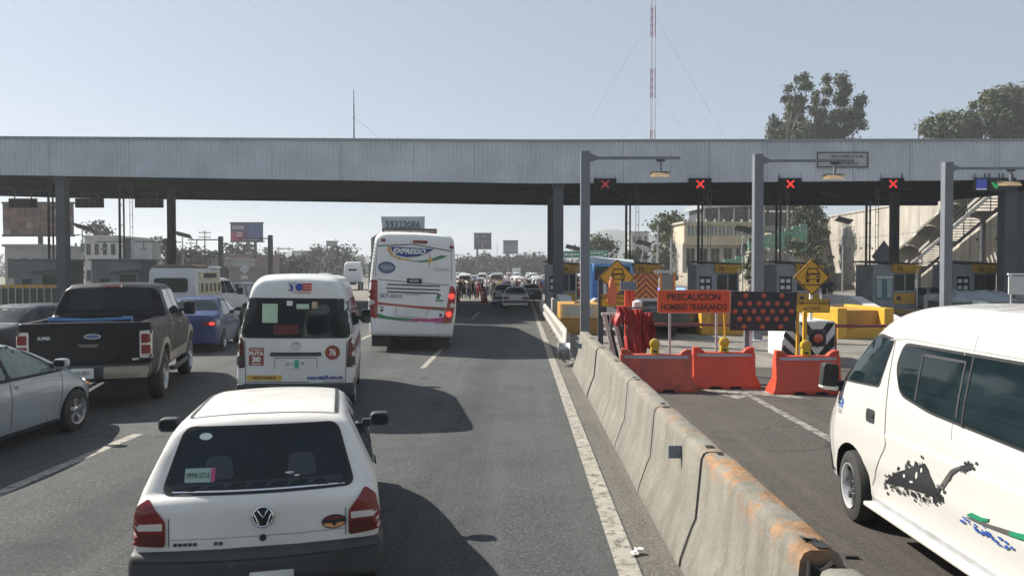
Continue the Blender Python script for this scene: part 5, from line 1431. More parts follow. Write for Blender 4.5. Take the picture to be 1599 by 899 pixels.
    if not low:
        b.ribbon('rear', [(-a*.8,.42*H),(a*.8,.42*H)], .010, M['well'], 'boot_seam'); b.ribbon('rear', [(-a*.45,.60*H),(-a*.45,.44*H)], .008, M['well'], 'boot_seam'); b.ribbon('rear', [(a*.45,.60*H),(a*.45,.44*H)], .008, M['well'], 'boot_seam')
        b.patch('rear', rrect(-a*.7,.2,a*.7,.29,.03), M['trim'], 'bumper_valance', off=.012)
    if stripe: b.patch('rear', rpoly([(-a*.9,.30*H),(a*.9,.30*H),(a*.9,.40*H),(-a*.9,.40*H)], .02), stripe, 'bumper_strip', off=.014)
    if plate: b.patch('rear', rrect(-.17,.47*H-.03,.17,.47*H+.12,.01,2) if kind != 'suv' else rrect(-.17,.5*H-.03,.17,.5*H+.12,.01,2), M['plate'], 'licence_plate', off=.014)
    if roof_mat: b.patch('top', rrect(-a*.6, .8, a*.6, 2.7, .1), roof_mat, 'roof_panel', off=.01, maxd=.2)
    return r, b
# silver hybrid in the lower left: nose to the right, off the left side of the frame
SIL = paint('silver_blue', (0.31, 0.355, 0.38), .3, .5, .2, metal=.15)
pr, prb = sedan('silver_car', 'silver blue hatchback entering from the left edge, front wheel beside the dashed line', (-7.55, 7.62, 0), R(.5), SIL, L=4.6, W=1.76, H=1.49, kind='wedge', wheels=5, glass=mat('through_lit_glass', (.16,.20,.165), .08, var=.4, vs=1.4))  # window colour is lightened to paint daylight seen through the cabin
prb.patch('right', rpoly([(4.06,.66),(4.28,.60),(4.33,.66),(4.2,.72)], .02), M['amber'], 'side_indicator', off=.014)
prb.patch('right', rpoly([(3.62,.93),(3.30,.965),(3.32,.99),(2.95,1.14)], .01), M['trim'], 'quarter_glass', off=.01)
# dark sedan behind it
sedan('dark_sedan', 'dark slate sedan at the left edge, half hidden by the black pickup', (-12.4, 16.6, 0), R(-8), paint('slate_dark', (0.018, 0.022, 0.030), .3, .15, .12, spec=.35), L=4.6, W=1.8, H=1.62)
# blue sedan
BLU = paint('deep_blue', (0.016, 0.035, 0.13), .3, .3, .1, spec=.4)
bs_, bsb = sedan('blue_sedan', 'deep blue sedan with a lit red tail lamp between the pickup and the commuter van', (-9.75, 21.9, 0), R(11), BLU, L=4.45, W=1.8, H=1.62, lit=True, plate=False, wheels=8)
# old white saloons on the right lane ahead
WT = paint('saloon_white', (0.76, 0.77, 0.76), .4, .4, .15)
sedan('white_saloon', 'boxy white saloon with black bumper strip, nearer of the two queued past the coach', (-.30, 47.6, 0), R(-.5), WT, L=4.3, W=1.72, H=1.42, kind='box', tl_shape='box', stripe=M['trim'])
sedan('white_saloon', 'white saloon with a red lamp half hidden behind the boxy white saloon', (-1.15, 53.5, 0), R(0), WT, L=4.3, W=1.72, H=1.5, kind='box', tl_shape='tall', stripe=M['trim'])
sedan('dark_sedan', 'dark sedan just beyond the two white saloons', (.85, 58.5, 0), R(0), paint('slate_dark', (.035,.042,.055)), L=4.4, W=1.75, H=1.45, low=True)
# white roofed dark SUV left of the van and the silver car in a booth lane
sedan('dark_suv', 'black windowed SUV with pale roof just left of the commuter van roof', (-14.6, 37.5, 0), R(3), paint('suv_pearl', (.42,.42,.42), .3, .6, .2), L=4.5, W=1.85, H=1.85, kind='suv')
sedan('silver_sedan', 'silver sedan waiting beside the price board booth', (25.2, 44.5, 0), R(0), paint('silver_grey', (.30,.315,.33), .3, .6, .25, metal=.25), L=4.5, W=1.75, H=1.5)

# white pickup with open sided camper cap
wp, wpb, wpbb = pickup_truck('white_pickup', 'white pickup with a boxy camper cap and cream louvred side racks', (-13.05, 28.2, 0), R(-.5), 1.12, paint('pickup_white', (.6,.61,.6), .4, .4, .25), None, .94, open_bed=False)
cap = MB().prism(rpoly([(-.93,1.45),(.93,1.45),(.84,2.52),(-.84,2.52)], [.02,.02,.12,.12]), -.02, 2.35)
capo = cap.build('camper_cap', paint('cap_grey_white', (.48,.50,.52), .45, .3, .25), wp, smooth=40, bevel=.03)
MB().prism(rrect(-.68,1.62,.60,2.16,.12), -.034, -.018).build('cap_window', M['glass'], capo)
cream = mat('cream_rack', (.50,.43,.30), .6, var=.2)
for k in range(5):
    y0 = .25+k*.4
    mb = MB()
    mb.box(.90, .955, y0, y0+.34, 1.55, 2.0)
    mb.build('side_rack', cream, capo, bevel=.02)
    MB().prism(rrect(y0+.07, 1.62, y0+.24, 1.95, .06), .952, .962, 'x').build('rack_slot', M['trim'], capo)
MB().box(.87, .93, .35, 2.1, 2.1, 2.4).build('vent_panel', cream, capo, bevel=.02)
MB().prism(rrect(.6, 2.16, 1.8, 2.34, .06), .925, .94, 'x').build('vent_opening', M['trim'], capo)
MB().prism(rpoly([(-.86,2.53),(.80,2.53),(.7,2.66),(-.74,2.66)], .05), .1, 1.4).build('roof_hatch', mat('brown_tarp', (.13,.10,.075), .8, var=.3), capo, bevel=.03)
MB().box(-.1, .9, 1.5, 2.3, 2.525, 2.62).build('roof_board', M['white'], capo)

# ------------------------------------------------------------------ white van, right foreground
def right_van():
    L = 5.20
    ox, oy = 4.10, 7.3-(L-1.06)
    r = thing('passenger_van', 'white high roof passenger van with dark splash graphics at the right edge', 'van', (ox, oy, 0), R(0))
    WV = paint('bright_van_white', (0.55, 0.54, 0.51), .3, .6, .10)
    P = dict(zb=[(0,.36),(.5,.30),(L-.6,.30),(L-.2,.26),(L,.32)], zt=[(0,2.0),(.3,2.12),(3.2,2.135),(3.7,2.06),(4.1,1.86),(4.74,1.30),(4.88,1.18),(5.06,1.06),(L,.88)],
             ws=[(0,.86),(.4,.88),(4.6,.87),(L,.70)], wm=[(0,.90),(.3,.92),(4.5,.92),(4.9,.88),(L,.76)], zm=.72,
             wb=[(0,.89),(.3,.905),(4.4,.905),(4.8,.85),(L,.70)], zbelt=[(0,1.33),(3.6,1.33),(4.4,1.22),(4.8,1.04),(L,.78)],
             wr=[(0,.74),(.3,.755),(3.3,.75),(4.1,.73),(4.72,.78),(L,.60)], rr=[(0,.2),(3.4,.24),(4.2,.16),(L,.1)], rbelt=.3, crown=.06)
    def crease(x, y, z):
        if x > .6 and .25 < y < 4.7:
            zc = .80+.05*math.cos((y-2.4)*.9)
            f = min(1, (y-.25)*3, (4.7-y)*3)
            x -= f*(.016*math.exp(-((z-zc)/.045)**2) - .010*math.exp(-((z-zc-.10)/.05)**2) + .014*math.exp(-((z-.50)/.05)**2))
        return x, z
    VMOD = ([1]*5 + [2] + [1]*4 + [14] + [1]*4 + [10] + [1]*3 + [6] + [1]*30, crease)
    b = Body(r, L, P, [WV, M['well']], re=.1, rf=.16, bow_f=.30, step=.08, mod=VMOD, arches=((1.2, .36, .385, .30, .92), (L-1.06, .36, .385, .30, .92)))
    def gw(poly, nm, rad=.06):
        c = (sum(p[0] for p in poly)/len(poly), sum(p[1] for p in poly)/len(poly))
        b.patch('left', rpoly([(c[0]+(p[0]-c[0])*1.0+math.copysign(.022, p[0]-c[0]), c[1]+(p[1]-c[1])+math.copysign(.022, p[1]-c[1])) for p in poly], rad), M['rubber'], 'window_gasket', off=.004)
        return b.patch('left', rpoly(poly, rad), M['glass'], nm, off=.009)
    gw([(4.47,1.33),(3.64,1.385),(3.53,1.79),(3.84,1.81),(3.97,1.775)], 'door_window', .05)
    # long side window: rounded lower front corner
    big = gw([(3.37,1.56),(3.31,1.775),(.30,1.80),(.30,1.25),(1.64,1.275),(2.75,1.31),(3.22,1.375)], 'side_window', .09)
    for q in (2.32, 1.2): b.ribbon('left', [(q,1.275),(q,1.79)], .02, M['rubber'], 'window_joint', off=.013, parent=big)
    b.ribbon('left', [(2.98,1.36),(2.98,1.725),(2.40,1.735),(2.40,1.325)], .02, M['trim'], 'slider_frame', off=.013, parent=big)
    for pts in ([(3.50,1.82),(3.46,1.35),(3.44,.9),(3.62,.62),(3.72,.46)], [(4.56,1.12),(4.58,.80),(4.55,.52)]): b.ribbon('left', pts, .008, M['rubber'], 'door_seam')
    b.ribbon('left', [(.2,1.83),(3.3,1.83),(3.7,1.78)], .010, mat('van_seam', (.35,.35,.34), .5), 'roof_gutter')
    b.ribbon('left', [(2.45,1.15),(2.45,1.83)], .006, mat('van_seam', (.35,.35,.34)), 'panel_seam')
    b.ribbon('left', [(2.35,1.83),(2.35,2.02)], .008, mat('van_seam', (.35,.35,.34)), 'panel_seam')
    h_ = b.patch('left', rrect(3.65,1.03,3.81,1.15,.03), M['trim'], 'handle_recess', off=.006)
    b.patch('left', rrect(3.66,1.08,3.80,1.115,.015), M['rubber'], 'door_handle', off=.014, parent=h_)
    # mirror
    mb = MB().prism(rpoly([(-.085,-.12),(.085,-.135),(.095,.11),(-.06,.125)], .045), -.06, .05)
    mo = mb.build('mirror_shell', M['rubber'], r, smooth=40, bevel=.03, loc=(-.985, 4.50, 1.36))
    MB().box(-.06, .15, -.03, .03, -.05, .05).build('mirror_arm', M['rubber'], r, loc=(-.93, 4.48, 1.25), bevel=.01)
    MB().prism(rpoly([(-.075,-.14),(.085,-.155),(.085,-.10),(-.08,-.10)], .03), -.06, .05).build('mirror_base', WV, mo, bevel=.01)
    mb2 = mb.build('mirror_shell', M['rubber'], r, smooth=40, bevel=.03, loc=(1.06, 4.46, 1.28))
    # front lamp, bumper end
    b.patch('left', rpoly([(5.10,.62),(5.0,.86),(4.78,1.02),(4.74,.94),(4.78,.62)], .03), M['clear'], 'headlight', off=.014, maxd=.06)
    b.patch('left', rpoly([(5.16,.32),(5.12,.62),(4.76,.62),(4.68,.5),(4.70,.34)], .04), M['trim'], 'bumper_corner', off=.012, maxd=.06)
    b.ribbon('left', [(4.83,.40),(4.55,.385)], .03, M['rubber'], 'sill_strip', off=.008)
    b.patch('front', rpoly([(-.66,1.24),(.66,1.24),(.58,1.86),(-.58,1.86)], .08), M['glass'], 'windscreen', off=.008)
    b.patch('front', rrect(-.62,.42,.62,.72,.05), M['trim'], 'grille', off=.012)
    b.patch('front', rrect(-.72,.28,.72,.42,.05), M['trim'], 'lower_grille', off=.014)
    for sg in (-1, 1):
        b.patch('front', rpoly([(sg*.46,.62),(sg*.70,.62),(sg*.68,.86),(sg*.52,.80)], .03), M['clear'], 'headlight', off=.014, maxd=.08)
        wheel(r, sg*.80, 1.2, .335, .24, 8, rim=M['alloy'], rr=.62); wheel(r, sg*.80, L-1.06, .335, .24, 8, rim=mat('bright_alloy', (.62,.63,.64), .3, metal=.45), rr=.64, spoke=mat('dark_alloy', (.05,.052,.055), .4, metal=.3), steer=R(-7))
        b.patch('rear', rrect(min(sg*.7, sg*.87), .8, max(sg*.7, sg*.87), 1.3, .03), M['red'], 'tail_light', off=.014)
    # running board
    MB().box(-.985, -.86, 1.62, L-1.50, .285, .325).build('running_board', WV, r, bevel=.012)
    MB().box(-.90, -.84, 1.62, L-1.50, .325, .36).build('board_bracket', M['galv'], r)
    # graphics: broken shards along the side
    rng = random.Random(11)
    ink = M['ink']; grey = mat('graphic_grey', (.09,.09,.088), .5)
    def T(q): return (3.48+1.565*(q[0]-3.27)+.057*(q[1]-.585), .55-.355*(q[0]-3.27)+1.228*(q[1]-.585))
    def T2(q): return (q[0]-.05, q[1]+.17+(2.3-q[0])*.16)
    core = b.patch('left', [T(q) for q in [(3.27,.585),(3.10,.665),(2.92,.715),(2.83,.735),(2.785,.66),(2.735,.60),(2.71,.525),(2.9,.555),(3.08,.575)]], ink, 'splash_core', off=.008, maxd=.07, skirt=.002)
    for (a, c, w1, h1) in ((3.02,.645,.012,.014),(2.90,.655,.010,.024),(2.86,.69,.009,.016),(2.95,.61,.02,.008)): b.patch('left', [T(q) for q in circle(a, c, w1, h1, 8)], WV, 'splash_gap', off=.012, parent=core, skirt=0)
    sw = [(2.70,.595),(2.655,.655),(2.59,.705),(2.50,.735),(2.50,.72),(2.585,.68),(2.635,.63),(2.665,.58)]
    b.patch('left', [T(q) for q in sw], grey, 'splash_tail', off=.008, maxd=.06, skirt=.002, parent=core)
    out = MB()
    for k in range(170):
        t = rng.random()
        if t < .38: u, v = 3.30-.62*rng.random(), 0; v = .565-(3.30-u)*.10+rng.gauss(0, .020)
        elif t < .62: u = 3.25-.42*rng.random(); v = .61+(3.25-u)*.36+rng.gauss(0, .020)
        elif t < .8: u = 2.72+rng.gauss(0, .025); v = .55+rng.gauss(0, .035)
        else: u = 2.49-.06*rng.random()+rng.gauss(0, .02); v = .735+rng.gauss(0, .012)
        s_ = rng.uniform(.005, .013)
        b.patch('left', [T(q) for q in [(u-s_, v-s_*rng.uniform(.5,1)), (u+s_*rng.uniform(.4,1), v-s_), (u+s_, v+s_*rng.uniform(.3,1)), (u-s_*rng.uniform(.3,1), v+s_)]], None, '', off=.008, skirt=0, mb=out)
    tag(link('splash_specks', out.mesh('splash_specks', ink), core), kind='stuff')
    gr_ = mat('graphic_green', (.02,.22,.11), .45); bl_ = mat('graphic_blue', (.02,.08,.34), .45)
    b.patch('left', [T2(q) for q in [(2.28,.495),(2.22,.52),(2.10,.505),(2.02,.51),(2.03,.49),(2.12,.475),(2.22,.485)]], gr_, 'green_streak', off=.008, skirt=.002)
    b.patch('left', [T2(q) for q in [(2.30,.48),(2.2,.465),(2.05,.45),(1.8,.435),(1.3,.42),(1.3,.46),(1.8,.47),(2.0,.472),(2.18,.482)]], grey, 'grey_streak', off=.007, skirt=.002)
    b.patch('left', [T2(q) for q in [(1.8,.438),(1.35,.426),(1.0,.43),(1.0,.49),(1.4,.485),(1.8,.466)]], gr_, 'green_streak', off=.010, skirt=.002)
    ob = MB()
    for k in range(34):
        u = 2.37-.62*rng.random()**.8; v = .455-(2.37-u)*.17+rng.gauss(0, .016); s_ = rng.uniform(.008, .018)
        b.patch('left', [T2(q) for q in [(u-s_*1.5, v-s_*.5), (u+s_, v-s_*.7), (u+s_*1.4, v+s_*.6), (u-s_, v+s_*.5)]], None, '', off=.009, skirt=0, mb=ob)
    tag(link('blue_specks', ob.mesh('blue_specks', bl_), r), kind='stuff')
    # company sticker on the front door
    st_ = b.patch('left', rpoly([(4.44,1.135),(4.31,1.13),(4.32,1.085),(4.43,1.085)], .005, 1), mat('sticker_blue', (.03,.12,.36), .4), 'door_sticker', off=.007, skirt=.002)
    b.text('left', 'RUTA', .035, 4.375, 1.11, M['white'], parent=st_, off=.013)
    b.text('left', 'ECATEPEC', .034, 4.375, 1.068, mat('sticker_blue', (.03,.12,.36)), parent=st_, off=.011, sx=.8, bold=.001)
    b.text('left', '202', .058, 4.375, 1.02, M['steel'], parent=st_, off=.011, bold=.001)
    b.ribbon('left', [(4.43,1.142),(4.38,1.158),(4.32,1.140)], .012, mat('sticker_blue', (.03,.12,.36)), 'sticker_arc', off=.009)
    b.ribbon('left', [(4.41,1.148),(4.38,1.154)], .010, M['amber'], 'sticker_arc', off=.012)
    for y_ in (.9, 1.7, 2.5): b.ribbon('top', [(-.55,y_),(0,y_),(.55,y_)], .03, WV, 'roof_rib', off=.012)
    return r
right_van()

# ================================================================== work zone before the closed lanes
def water_barrier(x0, x1, y, rz, label, m):
    L = x1-x0
    r = thing('water_barrier', label, 'barrier', ((x0+x1)/2, y, 0), rz, 'orange water filled barriers closing the lane')
    a = L/2
    prof = [(-.23,0),(.23,0),(.225,.10),(.13,.30),(.085,.74),(-.085,.74),(-.13,.30),(-.225,.10)]
    mb = MB(); xs = [-a, -a+.02, -a*.5, -a*.1, a*.1, a*.5, a-.02, a]
    k = len(prof)
    for i, x in enumerate(xs):
        for yy, z in prof:
            xx = x + (-.10 if x < 0 else .10)*max(0, (.3-z)/.3)*(abs(x)/a)**6
            mb.v.append((xx, yy, z))
    mb.f = [(i*k+j, i*k+(j+1) % k, (i+1)*k+(j+1) % k, (i+1)*k+j) for i in range(len(xs)-1) for j in range(k)] + [tuple(range(k)), tuple(range(len(mb.v)-1, len(mb.v)-k-1, -1))]
    mb.mi = [0]*len(mb.f)
    mb.build('barrier_shell', m, r, bevel=.02, smooth=45)
    for sg in (-1, 1):
        MB().prism([(sg*(a-.02),.738),(sg*(a-.26),.738),(sg*(a-.20),.80),(sg*(a-.12),.845),(sg*(a-.02),.845)], -.07, .07).build('end_lug', m, r, bevel=.015)
        MB().prism([(sg*a*.32-.14,.0),(sg*a*.32+.14,.0),(sg*a*.32+.09,.055),(sg*a*.32-.09,.055)], -.2335, -.215).build('fork_slot', M['well'], r)
    zs = [(-.086-.0045,.715),(-.0975-.0045,.655)]
    MB().add([(-a+.09,zs[0][0],zs[0][1]),(a-.09,zs[0][0],zs[0][1]),(a-.09,zs[1][0],zs[1][1]),(-a+.09,zs[1][0],zs[1][1])], [(0,1,2,3)]).build('reflective_strip', mat('dull_reflective', (.36,.30,.33), .35, var=.2), r)
    return r
OR2 = mat('faded_orange_plastic', (0.50, 0.085, 0.045), 0.6, var=.2, vs=2, bump=.12, bs=20, col2=(.34,.07,.05), amt=.5)
water_barrier(2.02, 3.46, 15.25, R(-4), 'faded orange water barrier touching the concrete barrier row', OR2)
water_barrier(3.56, 4.84, 15.65, R(-1), 'bright orange water barrier in the middle, below the orange caution sign', M['orange'])
water_barrier(5.02, 6.32, 15.0, R(2), 'orange water barrier beside the white van mirror', M['orange'])
def warning_lamp(x, y, z, label):
    r = thing('warning_lamp', label, 'warning lamp', (x, y, z), 0, 'yellow warning lamps on the water barriers')
    yl = mat('lamp_yellow', (.55,.42,.02), .4, var=.2)
    MB().box(-.085, .085, -.05, .05, 0, .115).build('battery_case', yl, r, bevel=.012)
    MB().box(-.04, .04, -.056, -.05, .03, .07).build('case_label', M['ink'], r)
    MB().lathe([(-.055,.07),(-.045,.10),(0,.108),(.045,.10),(.055,.07)], (0, 0, .20), 'y', 18).build('lamp_lens', mat('lens_yellow', (.60,.40,.02), .2, coat=.6), r, smooth=40)
    for q in (.05, .078): 
        mb = MB(); pts = [(q*math.cos(t), -.058, .20+q*math.sin(t)) for t in [2*PI*i/14 for i in range(15)]]
        mb.tube(pts, .006, 4, cap=False); mb.build('lens_ring', M['signyellow'], r)
warning_lamp(2.72, 15.28, .742, 'yellow warning lamp standing on the faded orange barrier')
warning_lamp(4.22, 15.65, .742, 'yellow warning lamp standing on the middle orange barrier')
warning_lamp(5.66, 15.02, .742, 'yellow warning lamp on the orange barrier beside the van mirror')

cs = thing('caution_sign', 'orange roadworks caution sign on two steel legs behind the water barriers', 'sign', (3.90, 17.0, 0))
MB().prism(rrect(-.815,1.465,.815,1.99,.05), -.015, .015).build('sign_plate', M['signorange'], cs)
mb = MB()
o_, i_ = rrect(-.815,1.465,.815,1.99,.05), rrect(-.798,1.482,.798,1.973,.04)
n_ = len(o_); mb.add([(x,-.0175,z) for x,z in o_]+[(x,-.0175,z) for x,z in i_], [(k_,(k_+1)%n_,n_+(k_+1)%n_,n_+k_) for k_ in range(n_)])
mb.build('sign_border', mat('border_pale', (.62,.30,.2), .5), cs)
lettering('PRECAUCION', .20, facing(-.0, -.019, 1.825), M['ink'], cs, bold=.006, sx=.96)
lettering('HOMBRES TRABAJANDO', .19, facing(0, -.019, 1.60), M['ink'], cs, bold=.005, sx=.70)
for x in (-.53, .52): MB().box(x-.025, x+.025, .02, .07, 0, 1.95).build('leg', M['galv'], cs, bevel=.004)
for x in (-.53, .52): MB().box(x-.05, x+.05, -.25, .3, 0.0, .05).build('foot', M['galv'], cs)

ab = thing('arrow_board', 'black arrow board with rows of round orange lamps', 'arrow board', (5.52, 17.2, 0), R(-1))
MB().prism(rpoly([(-.76,1.07),(.71,1.05),(.745,1.93),(-.735,1.955)], .01, 1), -.04, .04).build('board_panel', mat('board_black', (.018,.02,.024), .55, var=.3), ab)
rows = [(1.855, (-.41,.0,.40)), (1.675, (-.53,-.32,-.11,.09,.30,.52)), (1.50, (-.645,-.42,-.22,-.02,.19,.40,.62)), (1.325, (-.54,-.33,-.12,.08,.29,.50)), (1.15, (-.44,-.03,.38))]
ol = mat('arrow_lamp', (.38,.075,.03), .35, var=.2, coat=.1)
lamp_me = MB().lathe([(-.062,.012),(-.056,.035),(-.046,.052),(-.041,.058)], (0,0,0), 'y', 16).mesh('lamp', ol, smooth=50)
for z, xs_ in rows:
    for x in xs_:
        o = link('lamp', lamp_me, ab); o.location = (x, 0, z)
MB().box(-.40, -.30, .05, .15, 0, 1.9).build('post', M['steel'], ab)
MB().box(-.30, -.22, .06, .14, 0, 1.9).build('post_edge', M['white'], ab)
MB().box(.745, .80, -.03, .03, 0.0, 1.5).build('side_post', M['signyellow'], ab)
MB().box(-.84, -.805, .0, .04, 0, 1.5).build('side_post', M['signyellow'], ab, rot=(0, R(-2), 0))

def diamond(x, y, zc, label, post, plate_z, txts, px_off=0.0, h=.505, post_x=0.0, post_z0=0, bare=False):
    r = thing('warning_sign', label, 'sign', (x, y, 0), 0, 'yellow diamond warning signs')
    MB().prism(rpoly([(0,zc-h),(h,zc),(0,zc+h),(-h,zc)], .04), -.012, .012).build('sign_plate', M['signyellow'], r)
    mb = MB()
    oo = rpoly([(0,zc-h),(h,zc),(0,zc+h),(-h,zc)], .04); ii = rpoly([(0,zc-h+.045),(h-.045,zc),(0,zc+h-.045),(-h+.045,zc)], .03)
    n = len(oo)
    mb.add([(p[0]*.985, -.0145, zc+(p[1]-zc)*.985) for p in oo] + [(p[0], -.0145, p[1]) for p in ii], [(k, (k+1) % n, n+(k+1) % n, n+k) for k in range(n)])
    mb.build('sign_border', M['ink'], r)
    car_icon(r, .02, -.016, zc+.02, .42, M['ink'])
    MB().box(-.28, .28, -.018, -.012, zc-.205, zc-.18).build('road_line', M['ink'], r)
    MB().prism(rrect(-.47+px_off, plate_z-.18, .47+px_off, plate_z+.17, .03), -.012, .012).build('text_plate', M['signyellow'], r)
    o2, i2 = rrect(-.465+px_off, plate_z-.175, .465+px_off, plate_z+.165, .03), rrect(-.45+px_off, plate_z-.16, .45+px_off, plate_z+.15, .02)
    n = len(o2); MB().add([(p[0], -.0145, p[1]) for p in o2]+[(p[0], -.0145, p[1]) for p in i2], [(k, (k+1) % n, n+(k+1) % n, n+k) for k in range(n)]).build('plate_border', M['ink'], r)
    lettering(txts[0], .115, facing(px_off, -.016, plate_z+.07), M['ink'], r, bold=.003, sx=.74)
    lettering(txts[1], .13, facing(px_off, -.016, plate_z-.085), M['ink'], r, bold=.003, sx=.95)
    pm = M['darksteel'] if post == 'dark' else M['white']
    wd = .07 if post == 'dark' else .035
    MB().box(post_x-wd, post_x+wd, .014, .014+2*wd, post_z0, zc if post == 'white' else zc-.02).build('post', pm, r, bevel=.004)
    return r
diamond(2.69, 21.0, 2.24, 'yellow car pictogram diamond sign with an orange flag and solar panel before it', 'dark', 1.60, ('SISTEMA ANTI-COLISION', 'ACTIVO'), 0.02, post_x=-.45)
diamond(7.57, 19.7, 2.25, 'yellow car pictogram diamond sign standing on the striped crash cushion', 'white', 1.515, ('SISTEMA ANTI-COLISION', 'ACTIVO'), 0.0, h=.475, post_z0=1.14)

# striped crash cushion with a round red lamp
cc = thing('crash_cushion', 'white crash cushion with black chevron stripes and a round red lamp', 'crash barrier', (7.55, 19.4, 0))
wc_ = mat('cushion_white', (.60,.60,.57), .6, var=.15, col2=(.3,.29,.27), amt=.36); kc = M['rubber']
MB().box(-.42, .52, 0, 2.4, .06, 1.13).build('cushion_body', wc_, cc, bevel=.03)
MB().prism([(-.85,.06),(-.424,.06),(-.424,1.08),(-.66,.92),(-.80,.6)], .12, .34).build('side_wing', wc_, cc, bevel=.02)
for q in range(3):
    z = .22+q*.36
    MB().add([(-.80+q*.03,.112,z+.16),(-.43,.112,z-.18),(-.43,.112,z-.0),(-.76+q*.04,.112,z+.30)], [(0,1,2,3)]).build('wing_stripe', kc, cc)
def stripe(pts): MB().prism(pts, -.008, -.002).build('chevron_stripe', kc, cc)
stripe([(-.40,1.09),(-.20,1.09),(.05,.72),(.30,1.09),(.50,1.09),(.05,.44)])
stripe([(-.40,.80),(-.40,.50),(.05,.08),(.50,.50),(.50,.80),(.05,.24)])
MB().lathe([(-.075,.145),(-.06,.185),(0,.19)], (.06,0,.70), 'y', 24).build('lamp_housing', M['rubber'], cc, smooth=40)
MB().lathe([(-.115,.02),(-.10,.085),(-.07,.125)], (.06,0,.70), 'y', 24).build('lamp_lens', mat('lens_redbrown', (.42,.06,.02), .25, coat=.6), cc, smooth=50)
MB().box(-.16, .28, -.012, -.0085, .48, .93).build('lamp_plate', mat('plate_dark', (.05,.05,.052), .5), cc)
MB().box(.56, .68, .3, .42, 0, 1.05).build('red_post', mat('post_red', (.35,.05,.03), .6), cc)
yp = thing('yellow_post', 'thin yellow post in front of the striped crash cushion', 'post', (7.02, 18.7, 0))
MB().box(-.045, .045, -.04, .04, 0, 1.42).build('post_shaft', M['signyellow'], yp, bevel=.006)
MB().box(-.10, .10, -.10, .10, 0, .03).build('foot_plate', M['galv'], yp)

# left side clutter: striped barricade, red tarpaulin bundle, flag, solar lamp
sb = thing('striped_barricade', 'white and black slatted barricade leaning at the concrete barrier end', 'barricade', (2.1, 18.4, 0))
for k, (x0, x1) in enumerate(((-.10, .22), (.12, .45))):
    MB().prism([(x0, 1.34),(x0+.10, 1.34),(x1+.10, .02),(x1, .02)], -.03, .03).build('white_board', wc_, sb, bevel=.006)
    MB().prism([(x0+.105, 1.32),(x0+.165, 1.32),(x1+.165, .02),(x1+.105, .02)], -.02, .02).build('dark_board', kc, sb)
MB().box(-.12, .62, -.05, .05, 1.342, 1.40).build('top_bar', wc_, sb)
MB().box(.50, .58, .0, .06, 0, 1.34).build('back_leg', M['steel'], sb)
MB().box(.62, .80, .05, .4, .35, .7).build('red_lamp_box', M['orange'], sb, bevel=.02)
tp = thing('tarpaulin_bundle', 'crumpled red tarpaulin draped over a stand beside the striped barricade', 'tarpaulin', (2.72, 18.0, 0))
rng = random.Random(21)
tarp = mat('red_tarpaulin', (.34,.032,.03), .5, var=.3, vs=4, bump=.3, bs=14)
def drape(cx, w_, z0, z1, seed, depth=.20, name='tarp_fold'):
    rr_ = random.Random(seed); mb = MB(); nx_, nz = 22, 14
    ph = [rr_.uniform(0, 6.3) for _ in range(4)]
    for side in (0, 1):
        for j in range(nz+1):
            t = j/nz; z = z0+(z1-z0)*t
            wdt = w_*(.9+.2*math.sin(3*t+ph[0]))*(1-.25*t)
            for i in range(nx_+1):
                u = i/nx_*2-1
                fold = .05*math.sin(u*9+ph[1]+2*t)+.03*math.sin(u*17+ph[2]+5*t)+.02*math.sin(u*5+11*t+ph[3])
                yy = (-1 if side == 0 else 1)*(depth*(1-u*u*.7)*(1-.3*t)) + fold
                mb.v.append((cx+u*wdt/2+.03*math.sin(7*t+ph[3]), yy, z + .05*math.sin(u*6+ph[0])*(1-t)))
        b0 = side*(nx_+1)*(nz+1)
        for j in range(nz):
            for i in range(nx_): mb.f.append(tuple(b0+q for q in (j*(nx_+1)+i, j*(nx_+1)+i+1, (j+1)*(nx_+1)+i+1, (j+1)*(nx_+1)+i)))
    n1 = (nx_+1)*(nz+1)
    for j in range(nz):
        for i in (0, nx_): mb.f.append((j*(nx_+1)+i, (j+1)*(nx_+1)+i, n1+(j+1)*(nx_+1)+i, n1+j*(nx_+1)+i))
    for i in range(nx_): mb.f.append((nz*(nx_+1)+i, nz*(nx_+1)+i+1, n1+nz*(nx_+1)+i+1, n1+nz*(nx_+1)+i))
    mb.mi = [0]*len(mb.f)
    return mb.build(name, tarp, tp, smooth=60)
drape(0.02, .46, .28, 1.50, 1); drape(.26, .34, .55, 1.42, 2, .14); drape(-.26, .5, 1.15, 1.58, 3, .15); drape(.42, .22, .85, 1.25, 5, .10)
MB().box(-.03, .03, -.03, .03, 0, 1.5).build('stand_post', M['steel'], tp)
MB().box(-.5, .5, -.02, .02, 1.52, 1.56).build('stand_bar', M['steel'], tp)
sl = thing('solar_lamp', 'small solar panel on a red post above the tarpaulin bundle', 'solar lamp', (2.62, 18.6, 0))
MB().box(-.05, .05, -.05, .05, 0, 1.98).build('post', M['orange'], sl)
MB().box(.06, .20, -.05, .05, 1.5, 1.95).build('red_box', M['orange'], sl, bevel=.02)
MB().lathe([(1.5,.09),(1.56,.12),(1.72,.12),(1.76,.05)], (.22,-.25,-.05), 'z', 14).build('lamp_head', mat('lamp_white', (.6,.6,.58), .4), sl, smooth=40)
sp = MB().obox((.03,-.06,2.05), (.40,.03,.22), Matrix.Rotation(R(-18), 3, 'X')).build('solar_panel', M['galv'], sl)
mb = MB()
for i in range(6):
    for j in range(3): mb.obox(Vector((.03,-.06,2.05))+Matrix.Rotation(R(-18), 3, 'X') @ Vector((-.16+i*.064,-.0165,-.068+j*.068)), (.058,.004,.062), Matrix.Rotation(R(-18), 3, 'X'))
tag(mb.build('solar_cells', mat('solar_cell', (.10,.12,.15), .25), sp), kind='stuff')
